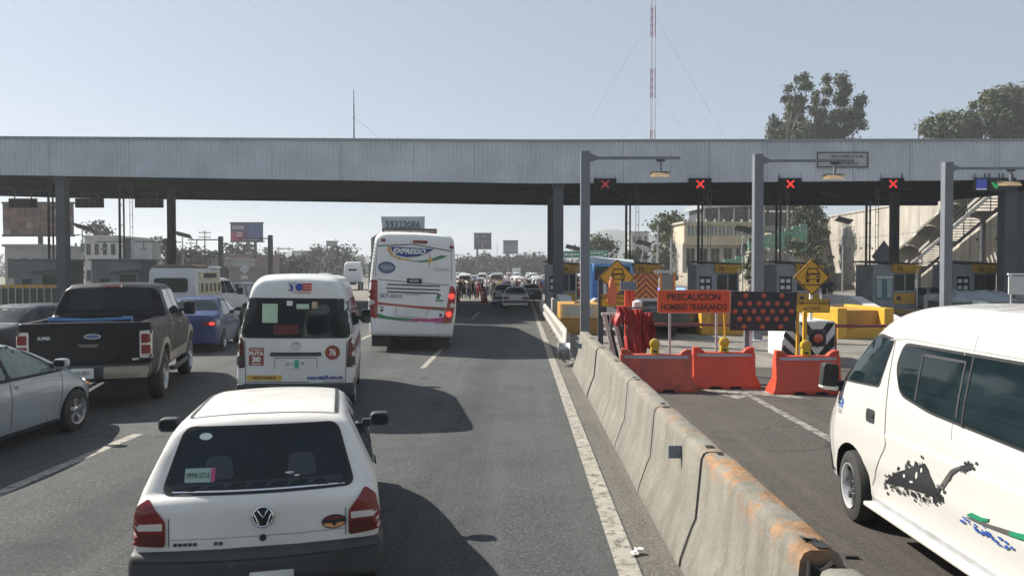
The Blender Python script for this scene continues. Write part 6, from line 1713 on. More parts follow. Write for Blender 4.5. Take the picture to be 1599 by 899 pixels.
fl = thing('safety_flag', 'folded orange flag on a pole in front of the diamond sign', 'flag', (2.13, 17.9, 0))
MB().tube([(0,0,0),(0,0,2.3)], .014, 6).build('pole', M['galv'], fl)
mb = MB()
prof = [(2.28,.015),(2.15,.06),(1.95,.10),(1.8,.11),(1.68,.09),(1.58,.03)]
for i, (z, w_) in enumerate(prof):
    for k in range(10):
        a = 2*PI*k/10
        q = 1+.35*math.sin(3*a+i)
        mb.v.append((.03+w_*math.cos(a)*q, -.02+.04*math.sin(a)*q, z))
mb.f = [(i*10+k, i*10+(k+1) % 10, (i+1)*10+(k+1) % 10, (i+1)*10+k) for i in range(5) for k in range(10)] + [tuple(range(10)), tuple(range(59, 49, -1))]
mb.mi = [0]*len(mb.f); mb.build('flag_cloth', mat('flag_orange', (.62,.16,.06), .6, var=.2), fl, smooth=60)
bo = thing('lane_boom', 'dark red boom closing the lane behind the orange caution sign', 'lane boom', (5.4, 24.2, 0), 0, 'lane closing booms')
MB().tube([(-1.9,0,.72),(1.35,0,.70)], .05, 8).build('boom_arm', mat('boom_red', (.16,.03,.035), .5), bo)
MB().box(-2.0, -1.8, -.1, .1, 0, .9).build('boom_post', M['darksteel'], bo)
bo = thing('lane_boom', 'dark red boom between the striped cushion and the second yellow block', 'lane boom', (10.6, 23.2, 0), 0, 'lane closing booms')
MB().tube([(-1.3,0,.74),(1.9,0,.74)], .05, 8).build('boom_arm', mat('boom_red', (.16,.03,.035)), bo)
MB().box(1.75, 1.95, -.1, .1, 0, .9).build('boom_post', M['darksteel'], bo)

# attenuator truck with chevron board
at_ = thing('attenuator_truck', 'dark works truck with an orange chevron board behind the caution sign', 'truck', (4.55, 27.0, 0))
cb_ = MB().box(-.50, .36, -.03, .03, 1.45, 2.32).build('chevron_board', mat('chevron_orange', (.60,.20,.05), .5, var=.1), at_)
ds = mat('chevron_brown', (.20,.05,.025), .5)
for k in range(-4, 7):
    z = 1.45+k*.21
    for sg, x_end in ((-1, -.50), (1, .36)):
        xm = -.07
        pts = [(xm, z+.42), (xm, z+.53), (x_end, z+.53-abs(x_end-xm)), (x_end, z+.42-abs(x_end-xm))]
        # clip to the board height
        def clip(poly, zlim, keep_above):
            out = []
            for a, c in zip(poly, poly[1:]+poly[:1]):
                ia, ic = (a[1] >= zlim) == keep_above, (c[1] >= zlim) == keep_above
                if ia: out.append(a)
                if ia != ic:
                    t = (zlim-a[1])/(c[1]-a[1]); out.append((a[0]+(c[0]-a[0])*t, zlim))
            return out
        pts = clip(clip(pts, 1.455, True), 2.315, False)
        if len(pts) >= 3: MB().prism(pts, -.036, -.031).build('chevron_stripe', ds, cb_)
MB().box(.42, .98, -.028, .028, 1.45, 1.72).build('board_lower', mat('chevron_orange', (.60,.20,.05)), at_)
for bx in ((.42,.50,1.725,2.34),(.90,.98,1.725,2.34)): MB().box(bx[0], bx[1], -.03, .03, bx[2], bx[3]).build('board_upright', mat('chevron_orange', (.60,.20,.05)), at_)
MB().box(.50, .90, .0, .02, 1.73, 2.3).build('mesh_panel', mat('mesh_grey', (.20,.20,.19), .7), at_)
MB().box(.25, 1.05, .0, .1, 2.345, 2.45).build('light_rail', M['galv'], at_)
MB().box(-.8, 1.2, .1, 5.8, .55, 1.35).build('truck_bed', M['darksteel'], at_, bevel=.03)
MB().box(-.75, 1.15, .05, .1, .5, 1.3).build('tail_panel', M['trim'], at_)
MB().box(-.8, 1.2, 5.9, 7.5, .5, 2.1).build('cab', M['darksteel'], at_, bevel=.1)
for sg in (-.7, 1.1):
    for y_ in (1.3, 6.4): wheel(at_, sg, y_, .42, .25, 6)
MB().box(.05, .5, -.01, .05, .95, 1.2).build('tail_lamp', mat('teal_dark', (.05,.09,.10), .3), at_)

# blue tow truck
bt_ = thing('blue_tow_truck', 'bright blue tow truck with white roof visor beyond the diamond sign', 'truck', (4.38, 33.5, 0), R(-2))
bm_ = paint('truck_blue', (.05,.22,.50), .35, .5, .2)
L = 2.3
Pt = dict(zb=.9, zt=[(0,2.7),(.15,2.95),(.5,3.02),(1.6,3.0),(L,2.0)], ws=1.05, wm=1.12, zm=1.5, wb=1.10, zbelt=1.85, wr=[(0,.92),(1.7,.92),(L,1.0)], rr=.16)
tb = Body(bt_, L, Pt, [bm_, M['well']], name='cab', re=.1, rf=.1, bow_r=.02, bow_f=.1, step=.25); tb.obj.location.y = 3.4
off = Vector((0, 3.4, 0))
def shift(o): o.location.y += 3.4; return o
shift(tb.patch('rear', rrect(-.85,1.95,.85,2.65,.1), M['glass'], 'rear_window', off=.01))
for sd_ in ('left', 'right'): shift(tb.patch(sd_, rpoly([(.5,1.9),(2.0,1.9),(1.7,2.65),(.5,2.7)], .08), M['glass'], 'side_window', off=.01))
mb = MB().add([(-1.12,3.4,2.85),(1.05,3.4,2.85),(1.05,3.9,2.98),(-1.25,3.2,3.15),(-1.12,3.45,2.78),(1.05,3.45,2.78),(1.05,3.95,2.9),(-1.2,3.3,3.0)],
              [(0,1,2,3),(7,6,5,4),(0,4,5,1),(1,5,6,2),(2,6,7,3),(3,7,4,0)])
mb.build('roof_visor', mat('visor_white', (.5,.55,.6), .4), bt_)
MB().box(-1.05, 1.05, 0, 3.35, .75, 1.15).build('flat_bed', bm_, bt_, bevel=.04)
for bx in ((2.9,3.3,2.75),(2.2,2.35,2.3)): MB().box(-1.1, -1.0, bx[0], bx[1], 1.15, bx[2]).build('headboard_post', bm_, bt_)
MB().box(-1.0, 1.0, 3.2, 3.3, 1.15, 1.9).build('headboard', bm_, bt_, bevel=.02)
MB().box(-.9, .9, .05, .12, .45, .75).build('under_rail', M['rubber'], bt_)
MB().tube([(0,.6,1.15),(0,1.8,2.3),(0,2.6,1.6)], .1, 8).build('crane_arm', M['darksteel'], bt_)
for sg in (-.9, .9):
    for y_ in (.9, 4.9): wheel(bt_, sg, y_, .45, .25, 6)

pc, pcb = sedan('patrol_car', 'dark patrol car with a blue and amber roof light bar behind the caution sign', (6.15, 29.2, 0), R(-1), paint('patrol_dark', (.05,.055,.065), .3, .6, .2), L=4.6, W=1.8, H=1.55, low=True, plate=False)
MB().box(-.62, .62, 2.0, 2.25, 1.56, 1.62).build('light_bar', M['trim'], pc, bevel=.01)
for x, m_ in ((-.45, mat('beacon_blue', (.08,.15,1.0), .3, emit=3.0)), (0, mat('beacon_amber', (1.0,.45,.12), .3, emit=2.0)), (.45, mat('beacon_blue', (.08,.15,1.0)))):
    MB().box(x-.15, x+.15, 2.0, 2.25, 1.625, 1.73).build('beacon', m_, pc, bevel=.02)

# ================================================================== box truck and tractor ahead of the coach
bx_ = thing('box_truck', 'tall cream box truck carrying phone number boards, just ahead of the coach', 'truck', (-5.45, 37.2, 0), R(15))
crm = streak_mat('cream_box_panel', (.56,.54,.48), (.36,.33,.28), sc=.5, amount=.4, bump=.05)
MB().box(-1.25, 1.25, 0, 9.0, 1.15, 4.45).build('cargo_box', crm, bx_, bevel=.03)
MB().box(-1.28, 1.28, -.05, -.002, 1.1, 4.35).build('rear_door', mat('door_grey', (.34,.34,.33), .6), bx_)
wd_ = mat('frame_brown', (.11,.08,.065), .6)
MB().box(-1.34, 1.34, -.10, -.052, 4.42, 4.52).build('frame_bar', wd_, bx_)
MB().box(-1.34, -1.26, -.10, -.052, 3.9, 4.42).build('frame_bar', wd_, bx_); MB().box(1.26, 1.34, -.10, -.052, 3.9, 4.42).build('frame_bar', wd_, bx_)
hb = MB().box(-1.26, 1.26, -.09, -.055, 3.92, 4.41).build('header_board', mat('board_pale', (.42,.40,.38), .6, var=.2), bx_)
lettering('91889', .42, facing(-.72, -.094, 4.16), M['ink'], hb, bold=.01, sx=.8)
rd_ = mat('board_red', (.36,.05,.035), .6)
for b_ in ((0,.12,3.93,4.38),(.13,.2,4.05,4.3),(-.14,-.02,4.2,4.38),(.62,.68,3.95,4.4),(.95,1.24,4.25,4.37)): MB().box(b_[0], b_[1], -.097, -.0905, b_[2], b_[3]).build('red_mark', rd_, hb)
sg_ = MB().add([(-1.30,.25,4.46),(.78,.25,4.46),(.80,.28,5.14),(-1.36,.28,5.10),(-1.30,.30,4.46),(.78,.30,4.46),(.80,.33,5.14),(-1.36,.33,5.10)],
               [(0,1,2,3),(7,6,5,4),(0,4,5,1),(1,5,6,2),(2,6,7,3),(3,7,4,0)]).build('roof_board', mat('board_blue_grey', (.36,.40,.42), .5), bx_)
lettering('59322086', .50, lambda u, v: (-.30+u, .245+.04*(v+.15), 4.70+v), mat('number_teal', (.03,.09,.11), .5), sg_, bold=.012, sx=.86)
MB().box(-1.3, 1.3, 9.3, 11.2, .7, 3.0).build('cab', crm, bx_, bevel=.15)
MB().box(-1.26, 1.26, 9.0, 9.05, 1.2, 4.43).build('front_band', mat('band_grey', (.15,.155,.16), .6), bx_)
MB().box(-1.1, 1.1, .3, 9.2, .8, 1.15).build('chassis', M['darksteel'], bx_)
for sg in (-1.05, 1.05):
    for y_ in (1.4, 2.5, 9.9): wheel(bx_, sg, y_, .5, .28, 8)
    b_ = MB().box(-.25, .25, 0, .06, 0, .14).build('tail_light', M['red'], bx_); b_.location = (sg*.8, -.11, .95)

tr = thing('tractor_unit', 'white semi tractor with tall sleeper cab left of the coach', 'truck', (-22.0, 99, 0), R(8))
twm = paint('tractor_white', (.82,.83,.83), .35, .5, .08)
Pt = dict(zb=.9, zt=[(0,3.3),(.2,3.62),(1.5,3.7),(2.4,3.3),(3.0,2.3),(4.6,2.0)], ws=1.05, wm=1.15, zm=1.6, wb=1.15, zbelt=2.4, wr=[(0,.98),(2.4,.9),(3.0,.85),(4.6,.7)], rr=.25)
tb2 = Body(tr, 4.6, Pt, [twm, M['well']], name='cab', re=.12, rf=.2, bow_r=.02, bow_f=.2, step=.3)
tb2.patch('rear', rrect(-.55,2.5,.55,2.75,.08), M['glass'], 'rear_window', off=.01)
MB().box(-.5, .5, -3.2, 0, .7, 1.05).build('chassis', M['rubber'], tr)
for sg in (-1, 1):
    MB().box(sg*1.35-.12, sg*1.35+.12, 2.2, 2.3, 1.9, 2.7).build('mirror', M['trim'], tr, bevel=.03)
    MB().tube([(sg*1.05,.25,1.1),(sg*1.05,.25,3.4)], .08, 8).build('exhaust_stack', M['chrome'], tr)
    MB().box(sg*1.0-.25, sg*1.0+.25, -2.9, -1.0, 1.05, 1.12).build('mudguard', M['rubber'], tr)
    for y_ in (-2.4, -1.2, 3.2): wheel(tr, sg*1.0, y_, .52, .3, 8)

# ================================================================== median fence on the left
mf = thing('median_fence', 'white post fence with yellow top rail on a low wall at the left', 'fence', (-35, 44.5, 0))
MB().box(0, 13.5, .0, .4, 0, .42).build('low_wall', mat('wall_brown', (.20,.16,.13), .85, var=.25), mf, bevel=.02)
pm_ = MB().tube([(0,0,.38),(0,0,1.62)], .036, 8).lathe([(.40,.09),(.46,.09)], (0,0,0), 'z', 8).mesh('fence_post', mat('post_white_dirty', (.48,.48,.45), .5, var=.2), smooth=40)
for i in range(31):
    o = link('fence_post', pm_, mf); o.location = (.2+i*.43, .2, 0)
MB().box(0, 13.4, .22, .28, 1.42, 1.62).build('top_rail', M['yellow'], mf)
tag(MB().box(0, 13.4, .25, .27, .42, 1.42).build('infill_mesh', mat('green_mesh', (.05,.06,.045), .8, var=.4), mf), kind=None)

# small litter
lt = thing('paper_litter', 'small crumpled white litter on the edge line', 'litter', (.99, 6.37, .012))
rng = random.Random(4); mb = MB()
for k in range(6):
    a = rng.uniform(0, 6.28); mb.obox((rng.uniform(-.04,.04), rng.uniform(-.04,.04), .012+rng.uniform(0,.02)), (.05,.04,.012), Matrix.Rotation(a, 3, 'Z') @ Matrix.Rotation(rng.uniform(-.6,.6), 3, 'X'))
tag(mb.build('crumpled_paper', M['white'], lt), kind='stuff')
lt = thing('rubber_scrap', 'small dark rubber scrap on the brown lane near the van wheel', 'litter', (2.78, 6.3, .004))
MB().prism([(-.06,0),(.05,-.01),(.06,.02),(-.04,.03)], 0, .02, 'z').build('scrap', M['rubber'], lt)

# ================================================================== aerials on the canopy roof
mt = thing('radio_mast', 'tall red and white lattice radio mast rising behind the canopy roof', 'mast', (8.7, 50, 9.75))
H_ = 12.0; a_ = .17
legs = [(a_*math.cos(R(90+120*k)), a_*math.sin(R(90+120*k))) for k in range(3)]
mr_ = mat('mast_red', (.20,.05,.05), .5); mw_ = mat('mast_white', (.46,.47,.49), .5)
for s_ in range(6):
    mb = MB(); z0, z1 = s_*2.0, s_*2.0+1.98
    for x, y in legs: mb.tube([(x, y, z0), (x, y, z1)], .026, 5)
    for k in range(4):
        z = z0+k*.5
        for q in range(3):
            p, n_ = legs[q], legs[(q+1) % 3]
            mb.tube([(p[0], p[1], z), (n_[0], n_[1], z+.48)], .010, 4)
    tag(mb.build('mast_section', mr_ if s_ % 2 == 0 else mw_, mt), kind='stuff')
for (dx, dy, z) in ((-3.0, -4, 4.2), (4.5, -3, 9.5), (-5.5, -3, 9.5), (5, 3, 4.2)):
    MB().tube([(0, 0, z), (dx, dy, 0)], .005, 4).build('guy_wire', M['steel'], mt)
am = thing('thin_aerial', 'thin short aerial pole with guy wires on the left half of the canopy roof', 'mast', (-9.55, 43.5, 9.7))
MB().tube([(0,0,0),(0,0,2.2),(0,0,3.15)], [.04,.03,.015], 6).build('pole', M['darksteel'], am)
MB().box(-.06, .06, -.03, .03, 1.5, 1.56).build('collar', M['steel'], am)
for dx in (-2.4, 1.9): MB().tube([(0,0,1.55),(dx,.3,.05)], .007, 4).build('guy_wire', M['steel'], am)

# ================================================================== trees and plants
def leaves(clumps, n, size, rng, mats=3, flat=.6):
    mb = MB()
    wts = [c[1][0]*c[1][1]*c[1][2] for c in clumps]
    for _ in range(n):
        ci = rng.choices(range(len(clumps)), wts)[0]
        c, rad, mi = clumps[ci]
        while True:
            d = Vector((rng.uniform(-1,1), rng.uniform(-1,1), rng.uniform(-1,1)))
            if .05 < d.length < 1: break
        d = d.normalized()*(abs(rng.gauss(.62, .34)))
        p = Vector((c[0]+d.x*rad[0], c[1]+d.y*rad[1], c[2]+d.z*rad[2]))
        nrm = (d + Vector((rng.gauss(0,.7), rng.gauss(0,.7), rng.gauss(.2,.7)))).normalized()
        t = nrm.orthogonal().normalized()
        t = Matrix.Rotation(rng.uniform(0, 6.28), 3, nrm) @ t
        bt = nrm.cross(t)
        s = size*rng.uniform(.55, 1.35)
        w_ = s*flat
        mb.add([p-t*s, p+bt*w_+nrm*s*.2, p+t*s, p-bt*w_+nrm*s*.2], [(0,1,2,3)], mi if rng.random() < .7 else rng.randrange(mats))
    return mb
LM = [M['leaf1'], M['leaf2'], M['leaf3']]
def tree(name, label, loc, h, w_, trunk_h, seed, n=2600, leaf=.32, nclump=16, shape='round', group=None, cat='tree', lm=None, gap=.85, clumps=None):
    rng = random.Random(seed)
    r = thing(name, label, cat, loc, 0, group)
    given = clumps; clumps = []
    for k in range(nclump if given is None else 0):
        t = (k+.5)/nclump
        z = trunk_h*.75 + (h-trunk_h*.75)*t
        if shape == 'tall': env = math.sin(PI*min(1, .12+.88*(1-abs(t-.42)*1.15)))*.9
        elif shape == 'wide': env = math.sqrt(max(.05, 1-(2*t-.9)**2))
        else: env = math.sqrt(max(.08, 1-(2*t-1)**2))
        a = k*2.4+rng.uniform(-.5,.5); rr_ = w_/2*env*rng.uniform(.25, .95)*gap
        cs_ = w_*rng.uniform(.11, .20)*(1.1 if shape != 'tall' else .95)
        clumps.append(((rr_*math.cos(a), rr_*math.sin(a), min(z, h-cs_*.7)), (cs_*1.15, cs_*1.15, cs_*rng.uniform(.7,1.1)), rng.choice([0,0,1,2])))
    if given: clumps = given
    mb = MB()
    lean = (rng.uniform(-.04,.04)*h, rng.uniform(-.04,.04)*h)
    top = h*.8
    pts = [(lean[0]*t*t, lean[1]*t*t, top*t) for t in (0, .15, .35, .6, .8, 1)]
    mb.tube(pts, [h*.013+.03, h*.011+.02, h*.009+.015, h*.006+.01, h*.004+.01, .015], 8)
    for c, rad, _ in clumps[::2]:
        z0 = min(top*.9, max(trunk_h*.6, c[2]*.62)); t = z0/top
        st_ = (lean[0]*t*t, lean[1]*t*t, z0)
        mid = ((st_[0]+c[0])*.5, (st_[1]+c[1])*.5, (z0+c[2])*.5-.03*h)
        mb.tube([st_, mid, c], [h*.005+.01, h*.0035+.008, .012], 5)
    mb.build('trunk', M['bark'], r, smooth=50)
    lv = leaves(clumps, n, leaf, rng)
    me = bpy.data.meshes.new('crown'); me.from_pydata(lv.v, [], lv.f)
    for m_ in (lm or LM): me.materials.append(m_)
    me.polygons.foreach_set('material_index', lv.mi)
    link('crown', me, r)
    return r

# ================================================================== slope, terrace buildings on the right
def slope_z(x, y):
    e0 = 24.5 + max(0, (y-95))*.10
    t = max(0, min(1, (x-e0)/18)); t = t*t*(3-2*t)
    f = max(0, min(1, (y-80)/12.0))
    if y < 107: f *= max(0, min(1, (.386*y-x)/2.5)) if x < 44.6 else (1 if x > 45.5 else 0)
    return f*(t*9.6 + .25*math.sin(x*.9+y*.3)*t*1.2 + .18*math.sin(x*2.1-y*.7)*t)
mb = MB(); nx_, ny_ = 60, 70
for j in range(ny_+1):
    for i in range(nx_+1):
        x = 18 + 120*(i/nx_)**1.6; y = 66 + 236*(j/ny_)**1.3
        mb.v.append((x, y, slope_z(x, y)-.03))
mb.f = [(j*(nx_+1)+i, j*(nx_+1)+i+1, (j+1)*(nx_+1)+i+1, (j+1)*(nx_+1)+i) for j in range(ny_) for i in range(nx_)]; mb.mi = [0]*len(mb.f)
rock = streak_mat('slope_earth', (.30,.255,.19), (.15,.135,.09), sc=.25, amount=.7, bump=.9, stretch=.5)
tag(mb.build('hillside', rock, smooth=60), kind='structure')
rng = random.Random(15)
rk = thing('rock_cutting', 'pale eroded rock cutting on the slope left of the retaining wall', 'rock face', (0, 0, 0))
mb = MB(); nx_, nz_ = 40, 16
for j in range(nz_+1):
    for i in range(nx_+1):
        x = 25.4+7.0*i/nx_; z = -.1+5.2*(j/nz_)*(.55+.45*math.sin(PI*min(1,(i/nx_)*.8+.2)))
        y = 84.4 + j*.09 + .22*math.sin(x*2.7+z*1.1)+.16*math.sin(x*6.1-z*2.2)+rng.uniform(-.08,.08)
        mb.v.append((x, y, z))
mb.f = [(j*(nx_+1)+i, j*(nx_+1)+i+1, (j+1)*(nx_+1)+i+1, (j+1)*(nx_+1)+i) for j in range(nz_) for i in range(nx_)]; mb.mi = [0]*len(mb.f)
o = mb.build('rock_surface', streak_mat('cut_rock', (.36,.33,.28), (.17,.15,.12), sc=.9, amount=.7, bump=1.0, stretch=.6), rk, smooth=30)
o.modifiers.new('thickness', 'SOLIDIFY').thickness = -.8

cream_wall = streak_mat('cream_render', (.58,.50,.37), (.40,.33,.24), sc=.4, amount=.3, bump=.05)
pale_wall = streak_mat('pale_render', (.46,.43,.38), (.30,.27,.22), sc=.4, amount=.35, bump=.05)
hb_ = thing('terrace_house', 'cream two storey building with a row of windows on the slope', 'building', (29.2, 112, 2.2), R(7))
MB().box(-5.4, 5.6, 0, 9, 0, 4.3).build('lower_wall', pale_wall, hb_)
MB().box(-5.4, 5.6, -.7, 9, 4.3, 7.2).build('upper_wall', cream_wall, hb_)
MB().box(-5.7, 5.9, -1.2, 9.3, 7.2, 7.5).build('roof', pale_wall, hb_, bevel=.03)
MB().box(-5.7, 5.9, -1.1, -.7, 4.1, 4.4).build('floor_band', cream_wall, hb_)
for k in range(9):
    x = -4.9+k*1.18
    w__ = MB().box(x, x+.95, -.74, -.60, 5.5, 6.9).build('window', M['glass_light'], hb_)
    MB().box(x-.06, x+1.01, -.80, -.741, 5.40, 5.5).build('sill', pale_wall, w__); MB().box(x+.45, x+.5, -.77, -.742, 5.5, 6.9).build('window_bar', M['white'], w__)
for k in range(5):
    x = -4.8+k*1.9
    w__ = MB().box(x, x+1.2, -.05, .06, .8, 3.6).build('window', M['glass'], hb_)
    MB().box(x+.57, x+.63, -.08, -.051, .8, 3.6).build('window_bar', pale_wall, w__)
for k in range(8): MB().box(-5+k*1.35, -4.75+k*1.35, -1.15, -.9, 7.5, 7.85).build('parapet_stub', pale_wall, hb_)
for x in (-5.5, -4.2, -2.9): MB().box(x, x+.04, -1.1, -1.06, 7.5, 8.6).build('rail_post', M['steel'], hb_)
MB().box(-5.5, -2.8, -1.1, -1.06, 8.55, 8.6).build('rail', M['steel'], hb_)
hb2 = thing('hilltop_shed', 'dark open fronted upper building with sloping grey roof above the cream building', 'building', (35.2, 124, 8.4), R(7))
MB().box(-5.6, 5.0, 0, 7, 0, 1.5).build('lower_wall', pale_wall, hb2)
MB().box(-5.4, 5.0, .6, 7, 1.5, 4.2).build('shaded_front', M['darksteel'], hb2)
for k in range(5): MB().box(-5.5+k*2.55, -5.25+k*2.55, .0, .3, 1.5, 4.2+k*.1).build('post', pale_wall, hb2)
MB().add([(-6,-.6,4.2),(5.4,-.6,4.8),(5.4,7.5,4.8),(-6,7.5,4.2),(-6,-.6,5.0),(5.4,-.6,5.5),(5.4,7.5,5.5),(-6,7.5,5.0)], [(0,1,2,3),(7,6,5,4),(0,4,5,1),(1,5,6,2),(2,6,7,3),(3,7,4,0)]).build('roof', mat('sheet_roof_grey', (.32,.34,.35), .6, var=.2), hb2)
MB().box(.2, 3.0, -1.4, -.1, .4, 1.9).build('water_box', pale_wall, hb2, bevel=.05)
MB().lathe([(0,.75),(1.0,.75),(1.25,.45),(1.4,.2)], (-4.6,2.5,5.05), 'z', 14).build('water_tank', mat('tank_blue', (.04,.13,.28), .5), hb2, smooth=40)
hb3 = thing('ruined_building', 'dark roofed half open building right of the second lamp post on the slope', 'building', (44.5, 128, 9.2), R(6))
MB().box(-5.5, 4.5, 0, 6, 0, .9).build('lower_wall', pale_wall, hb3)
for k in range(5): MB().box(-5.3+k*2.3, -5.0+k*2.3, 0, .3, .9, 3.9).build('post', M['darksteel'], hb3)
MB().box(-5.5, 4.5, 4.5, 4.8, .9, 3.6).build('back_wall', mat('broken_wall', (.30,.28,.26), .8, var=.4, col2=(.06,.06,.06), amt=.5), hb3)
MB().box(-6, 5, -.6, 6.4, 3.9, 4.3).build('roof', M['darksteel'], hb3)
mw = thing('mural_wall', 'green painted wall with white graffiti climbing the slope', 'wall', (33.5, 99, 3.6), R(4))
gm = mat('mural_green', (.10,.24,.17), .7, var=.2, vs=.8, col2=(.5,.52,.48), amt=.46)
for k in range(8): MB().box(-3.8+k*.98, -2.84+k*.98, 0, .3, k*.3-.6, 2.9+k*.3).build('wall_panel', gm, mw, bevel=.02)
mw2 = thing('mural_wall', 'lower green and white painted wall below the cream building', 'wall', (26.3, 101, .9), R(4))
for k in range(5): MB().box(-4+k*1.62, -2.4+k*1.62, 0, .3, k*.42-.5, 1.9+k*.42).build('wall_panel', gm, mw2, bevel=.02)

# trees near the slope and behind the wall
def pxclumps(zc, Y, base, seed, ox=1160, oy=90, k=3.642):
    rg = random.Random(seed); out = []
    for zx, zy, zr in zc:
        p = at(ox+zx/k, oy+zy/k, Y); r_ = zr/k/F_PX*Y
        out.append(((p.x-base[0], rg.uniform(-2.6, 2.6), p.z-base[2]), (r_*1.05, r_*1.25, r_*rg.uniform(.9,1.15)), rg.choice([0,1,1,2])))
    return out
EUL = [(265,150,22),(315,140,28),(245,190,28),(300,190,32),(350,180,28),(250,240,32),(310,250,42),(230,310,30),(290,320,42),(345,290,32),(270,400,42),(330,420,46),(350,360,36),(240,440,42),(150,400,36),(140,450,42),(165,340,14),(300,480,50),(200,500,40),(340,540,60),(260,560,60),(310,620,60)]
EUR = [(490,115,28),(505,160,36),(480,190,30),(545,200,36),(575,210,26),(405,210,22),(400,250,28),(420,290,32),(450,270,26),(520,250,34),(560,260,30),(620,270,36),(670,290,32),(600,320,44),(650,340,40),(530,330,40),(400,350,38),(430,400,42),(520,400,46),(600,400,42),(650,400,28),(480,450,42),(560,450,40),(415,460,40),(500,520,55),(580,520,45),(440,560,50)]
HLA = [(1050,430,45),(1090,390,58),(1140,370,52),(1180,400,58),(1230,370,46),(1280,350,46),(1230,430,60),(1300,420,60),(1120,450,60),(1180,480,60),(1290,490,60)]
HLB = [(1340,330,46),(1380,230,42),(1350,270,46),(1400,270,42),(1390,205,18),(1400,380,66),(1470,400,66),(1540,360,56),(1580,320,40),(1560,440,60),(1440,450,60),(1500,320,40),(1320,270,26)]
HLC = [(1470,220,46),(1530,210,46),(1590,230,50),(1440,265,40),(1500,275,44),(1560,285,36),(1640,240,55),(1640,300,60)]
tree('eucalyptus_tree', 'tall eucalyptus on the left of the pair above the canopy', (41.0, 116, 9.0), 23, 8, 6, 31, 15000, .24, group='eucalyptus trees on the slope', clumps=pxclumps(EUL, 116, (41.0,0,9.0), 1))
tree('eucalyptus_tree', 'taller eucalyptus on the right of the pair above the canopy', (45.6, 117, 9.2), 24.5, 8, 6, 32, 17000, .24, group='eucalyptus trees on the slope', clumps=pxclumps(EUR, 117, (45.6,0,9.2), 2))
tree('hillside_tree', 'bushy grey green tree filling the gap between the mural wall and the retaining wall', (39.8, 104, 4.2), 7.6, 5.2, 1.5, 33, 7000, .2, 22, 'round')
tree('hilltop_tree', 'broad dark green tree crown left of the brownish one above the canopy', (58.5, 112, 9), 20, 12, 5, 34, 14000, .26, group='trees above the right end of the canopy', clumps=pxclumps(HLA, 112, (58.5,0,9), 3))
tree('hilltop_tree', 'tall mixed green tree crown in the middle above the right end of the canopy', (68, 113, 9), 24, 12, 5, 35, 15000, .26, group='trees above the right end of the canopy', clumps=pxclumps(HLB, 113, (68,0,9), 4))
tree('hilltop_tree', 'highest brownish tree crown at the far right above the canopy', (74, 119, 9), 25, 9.5, 7, 36, 11000, .26, group='trees above the right end of the canopy', lm=[mat('leaf_brown', (.085,.062,.032), .7, var=.4, vs=.7), M['leaf1'], M['leaf3']], clumps=pxclumps(HLC, 119, (74,0,9), 5))
tree('slope_shrub', 'small palm like shrub against the left end of the retaining wall', (36.6, 92, 0), 6.2, 3.4, 1.2, 37, 700, .22, 9, 'wide', cat='shrub')
tree('slope_shrub', 'small tree before the rock cutting beside the white lamp pole', (25.4, 83, .1), 6.0, 2.9, 1.4, 38, 900, .2, 12, 'round', cat='shrub')
tree('slope_shrub', 'low shrub on the rock cutting edge above the fourth booth', (33.5, 93, 4.0), 2.4, 3.0, .4, 39, 600, .2, 8, 'wide', cat='shrub')
tree('roadside_tree', 'big green tree left of the cream building', (23.2, 118, 0), 11.5, 7.5, 2, 40, 3200, .32, 22, 'round')
tree('roadside_tree', 'green tree behind the overhead green sign', (14.3, 135, 0), 8.6, 8.0, 2, 41, 2400, .32, 18, 'wide')
tree('roadside_tree', 'small light green tree above the chevron board', (19.5, 125, 0), 6.2, 4.5, 1.5, 42, 1500, .28, 12, 'round')

# ================================================================== far side: lamps, poles, billboards, signs
def solar_street_lamp(px, py_top, Y, label, scale=1.0):
    p = at(px, py_top, Y)
    r = thing('solar_street_lamp', label, 'street lamp', (p.x, Y, 0 if Y < 100 or px < 900 else 0), 0, 'street lamps with solar panels')
    MB().tube([(0,0,0),(0,0,p.z-.05)], [.09,.06], 8).build('pole', M['galv'], r)
    MB().obox((.1,0,p.z+.1), (2.0*scale,1.2*scale,.07), Matrix.Rotation(R(14), 3, 'Y') @ Matrix.Rotation(R(-24), 3, 'X')).build('solar_panel', M['rubber'], r)
    MB().box(-.05, .05, -.9, 0, p.z-.75, p.z-.68).build('lamp_arm', M['galv'], r)
    MB().box(-.12, .12, -1.2, -.7, p.z-.8, p.z-.74).build('lamp_head', M['darksteel'], r)
    MB().box(-.14, .14, -.14, .14, p.z-2.6, p.z-1.6).build('battery_box', M['steel'], r)
    return r
solar_street_lamp(1313, 346, 84, 'street lamp with tilted solar panel against the pale retaining wall', .85)
solar_street_lamp(1158, 360, 82, 'street lamp with solar panel before the rock cutting', .95)
solar_street_lamp(1003, 381, 100, 'street lamp with solar panel above the chevron board', 1.0)
solar_street_lamp(125, 356, 80, 'street lamp with solar panel right of the front left column', 1.0)
solar_street_lamp(283, 368, 84, 'street lamp with solar panel right of the rear left column', .9)
solar_street_lamp(893, 388, 105, 'street lamp with solar panel above the green overhead sign', 1.0)

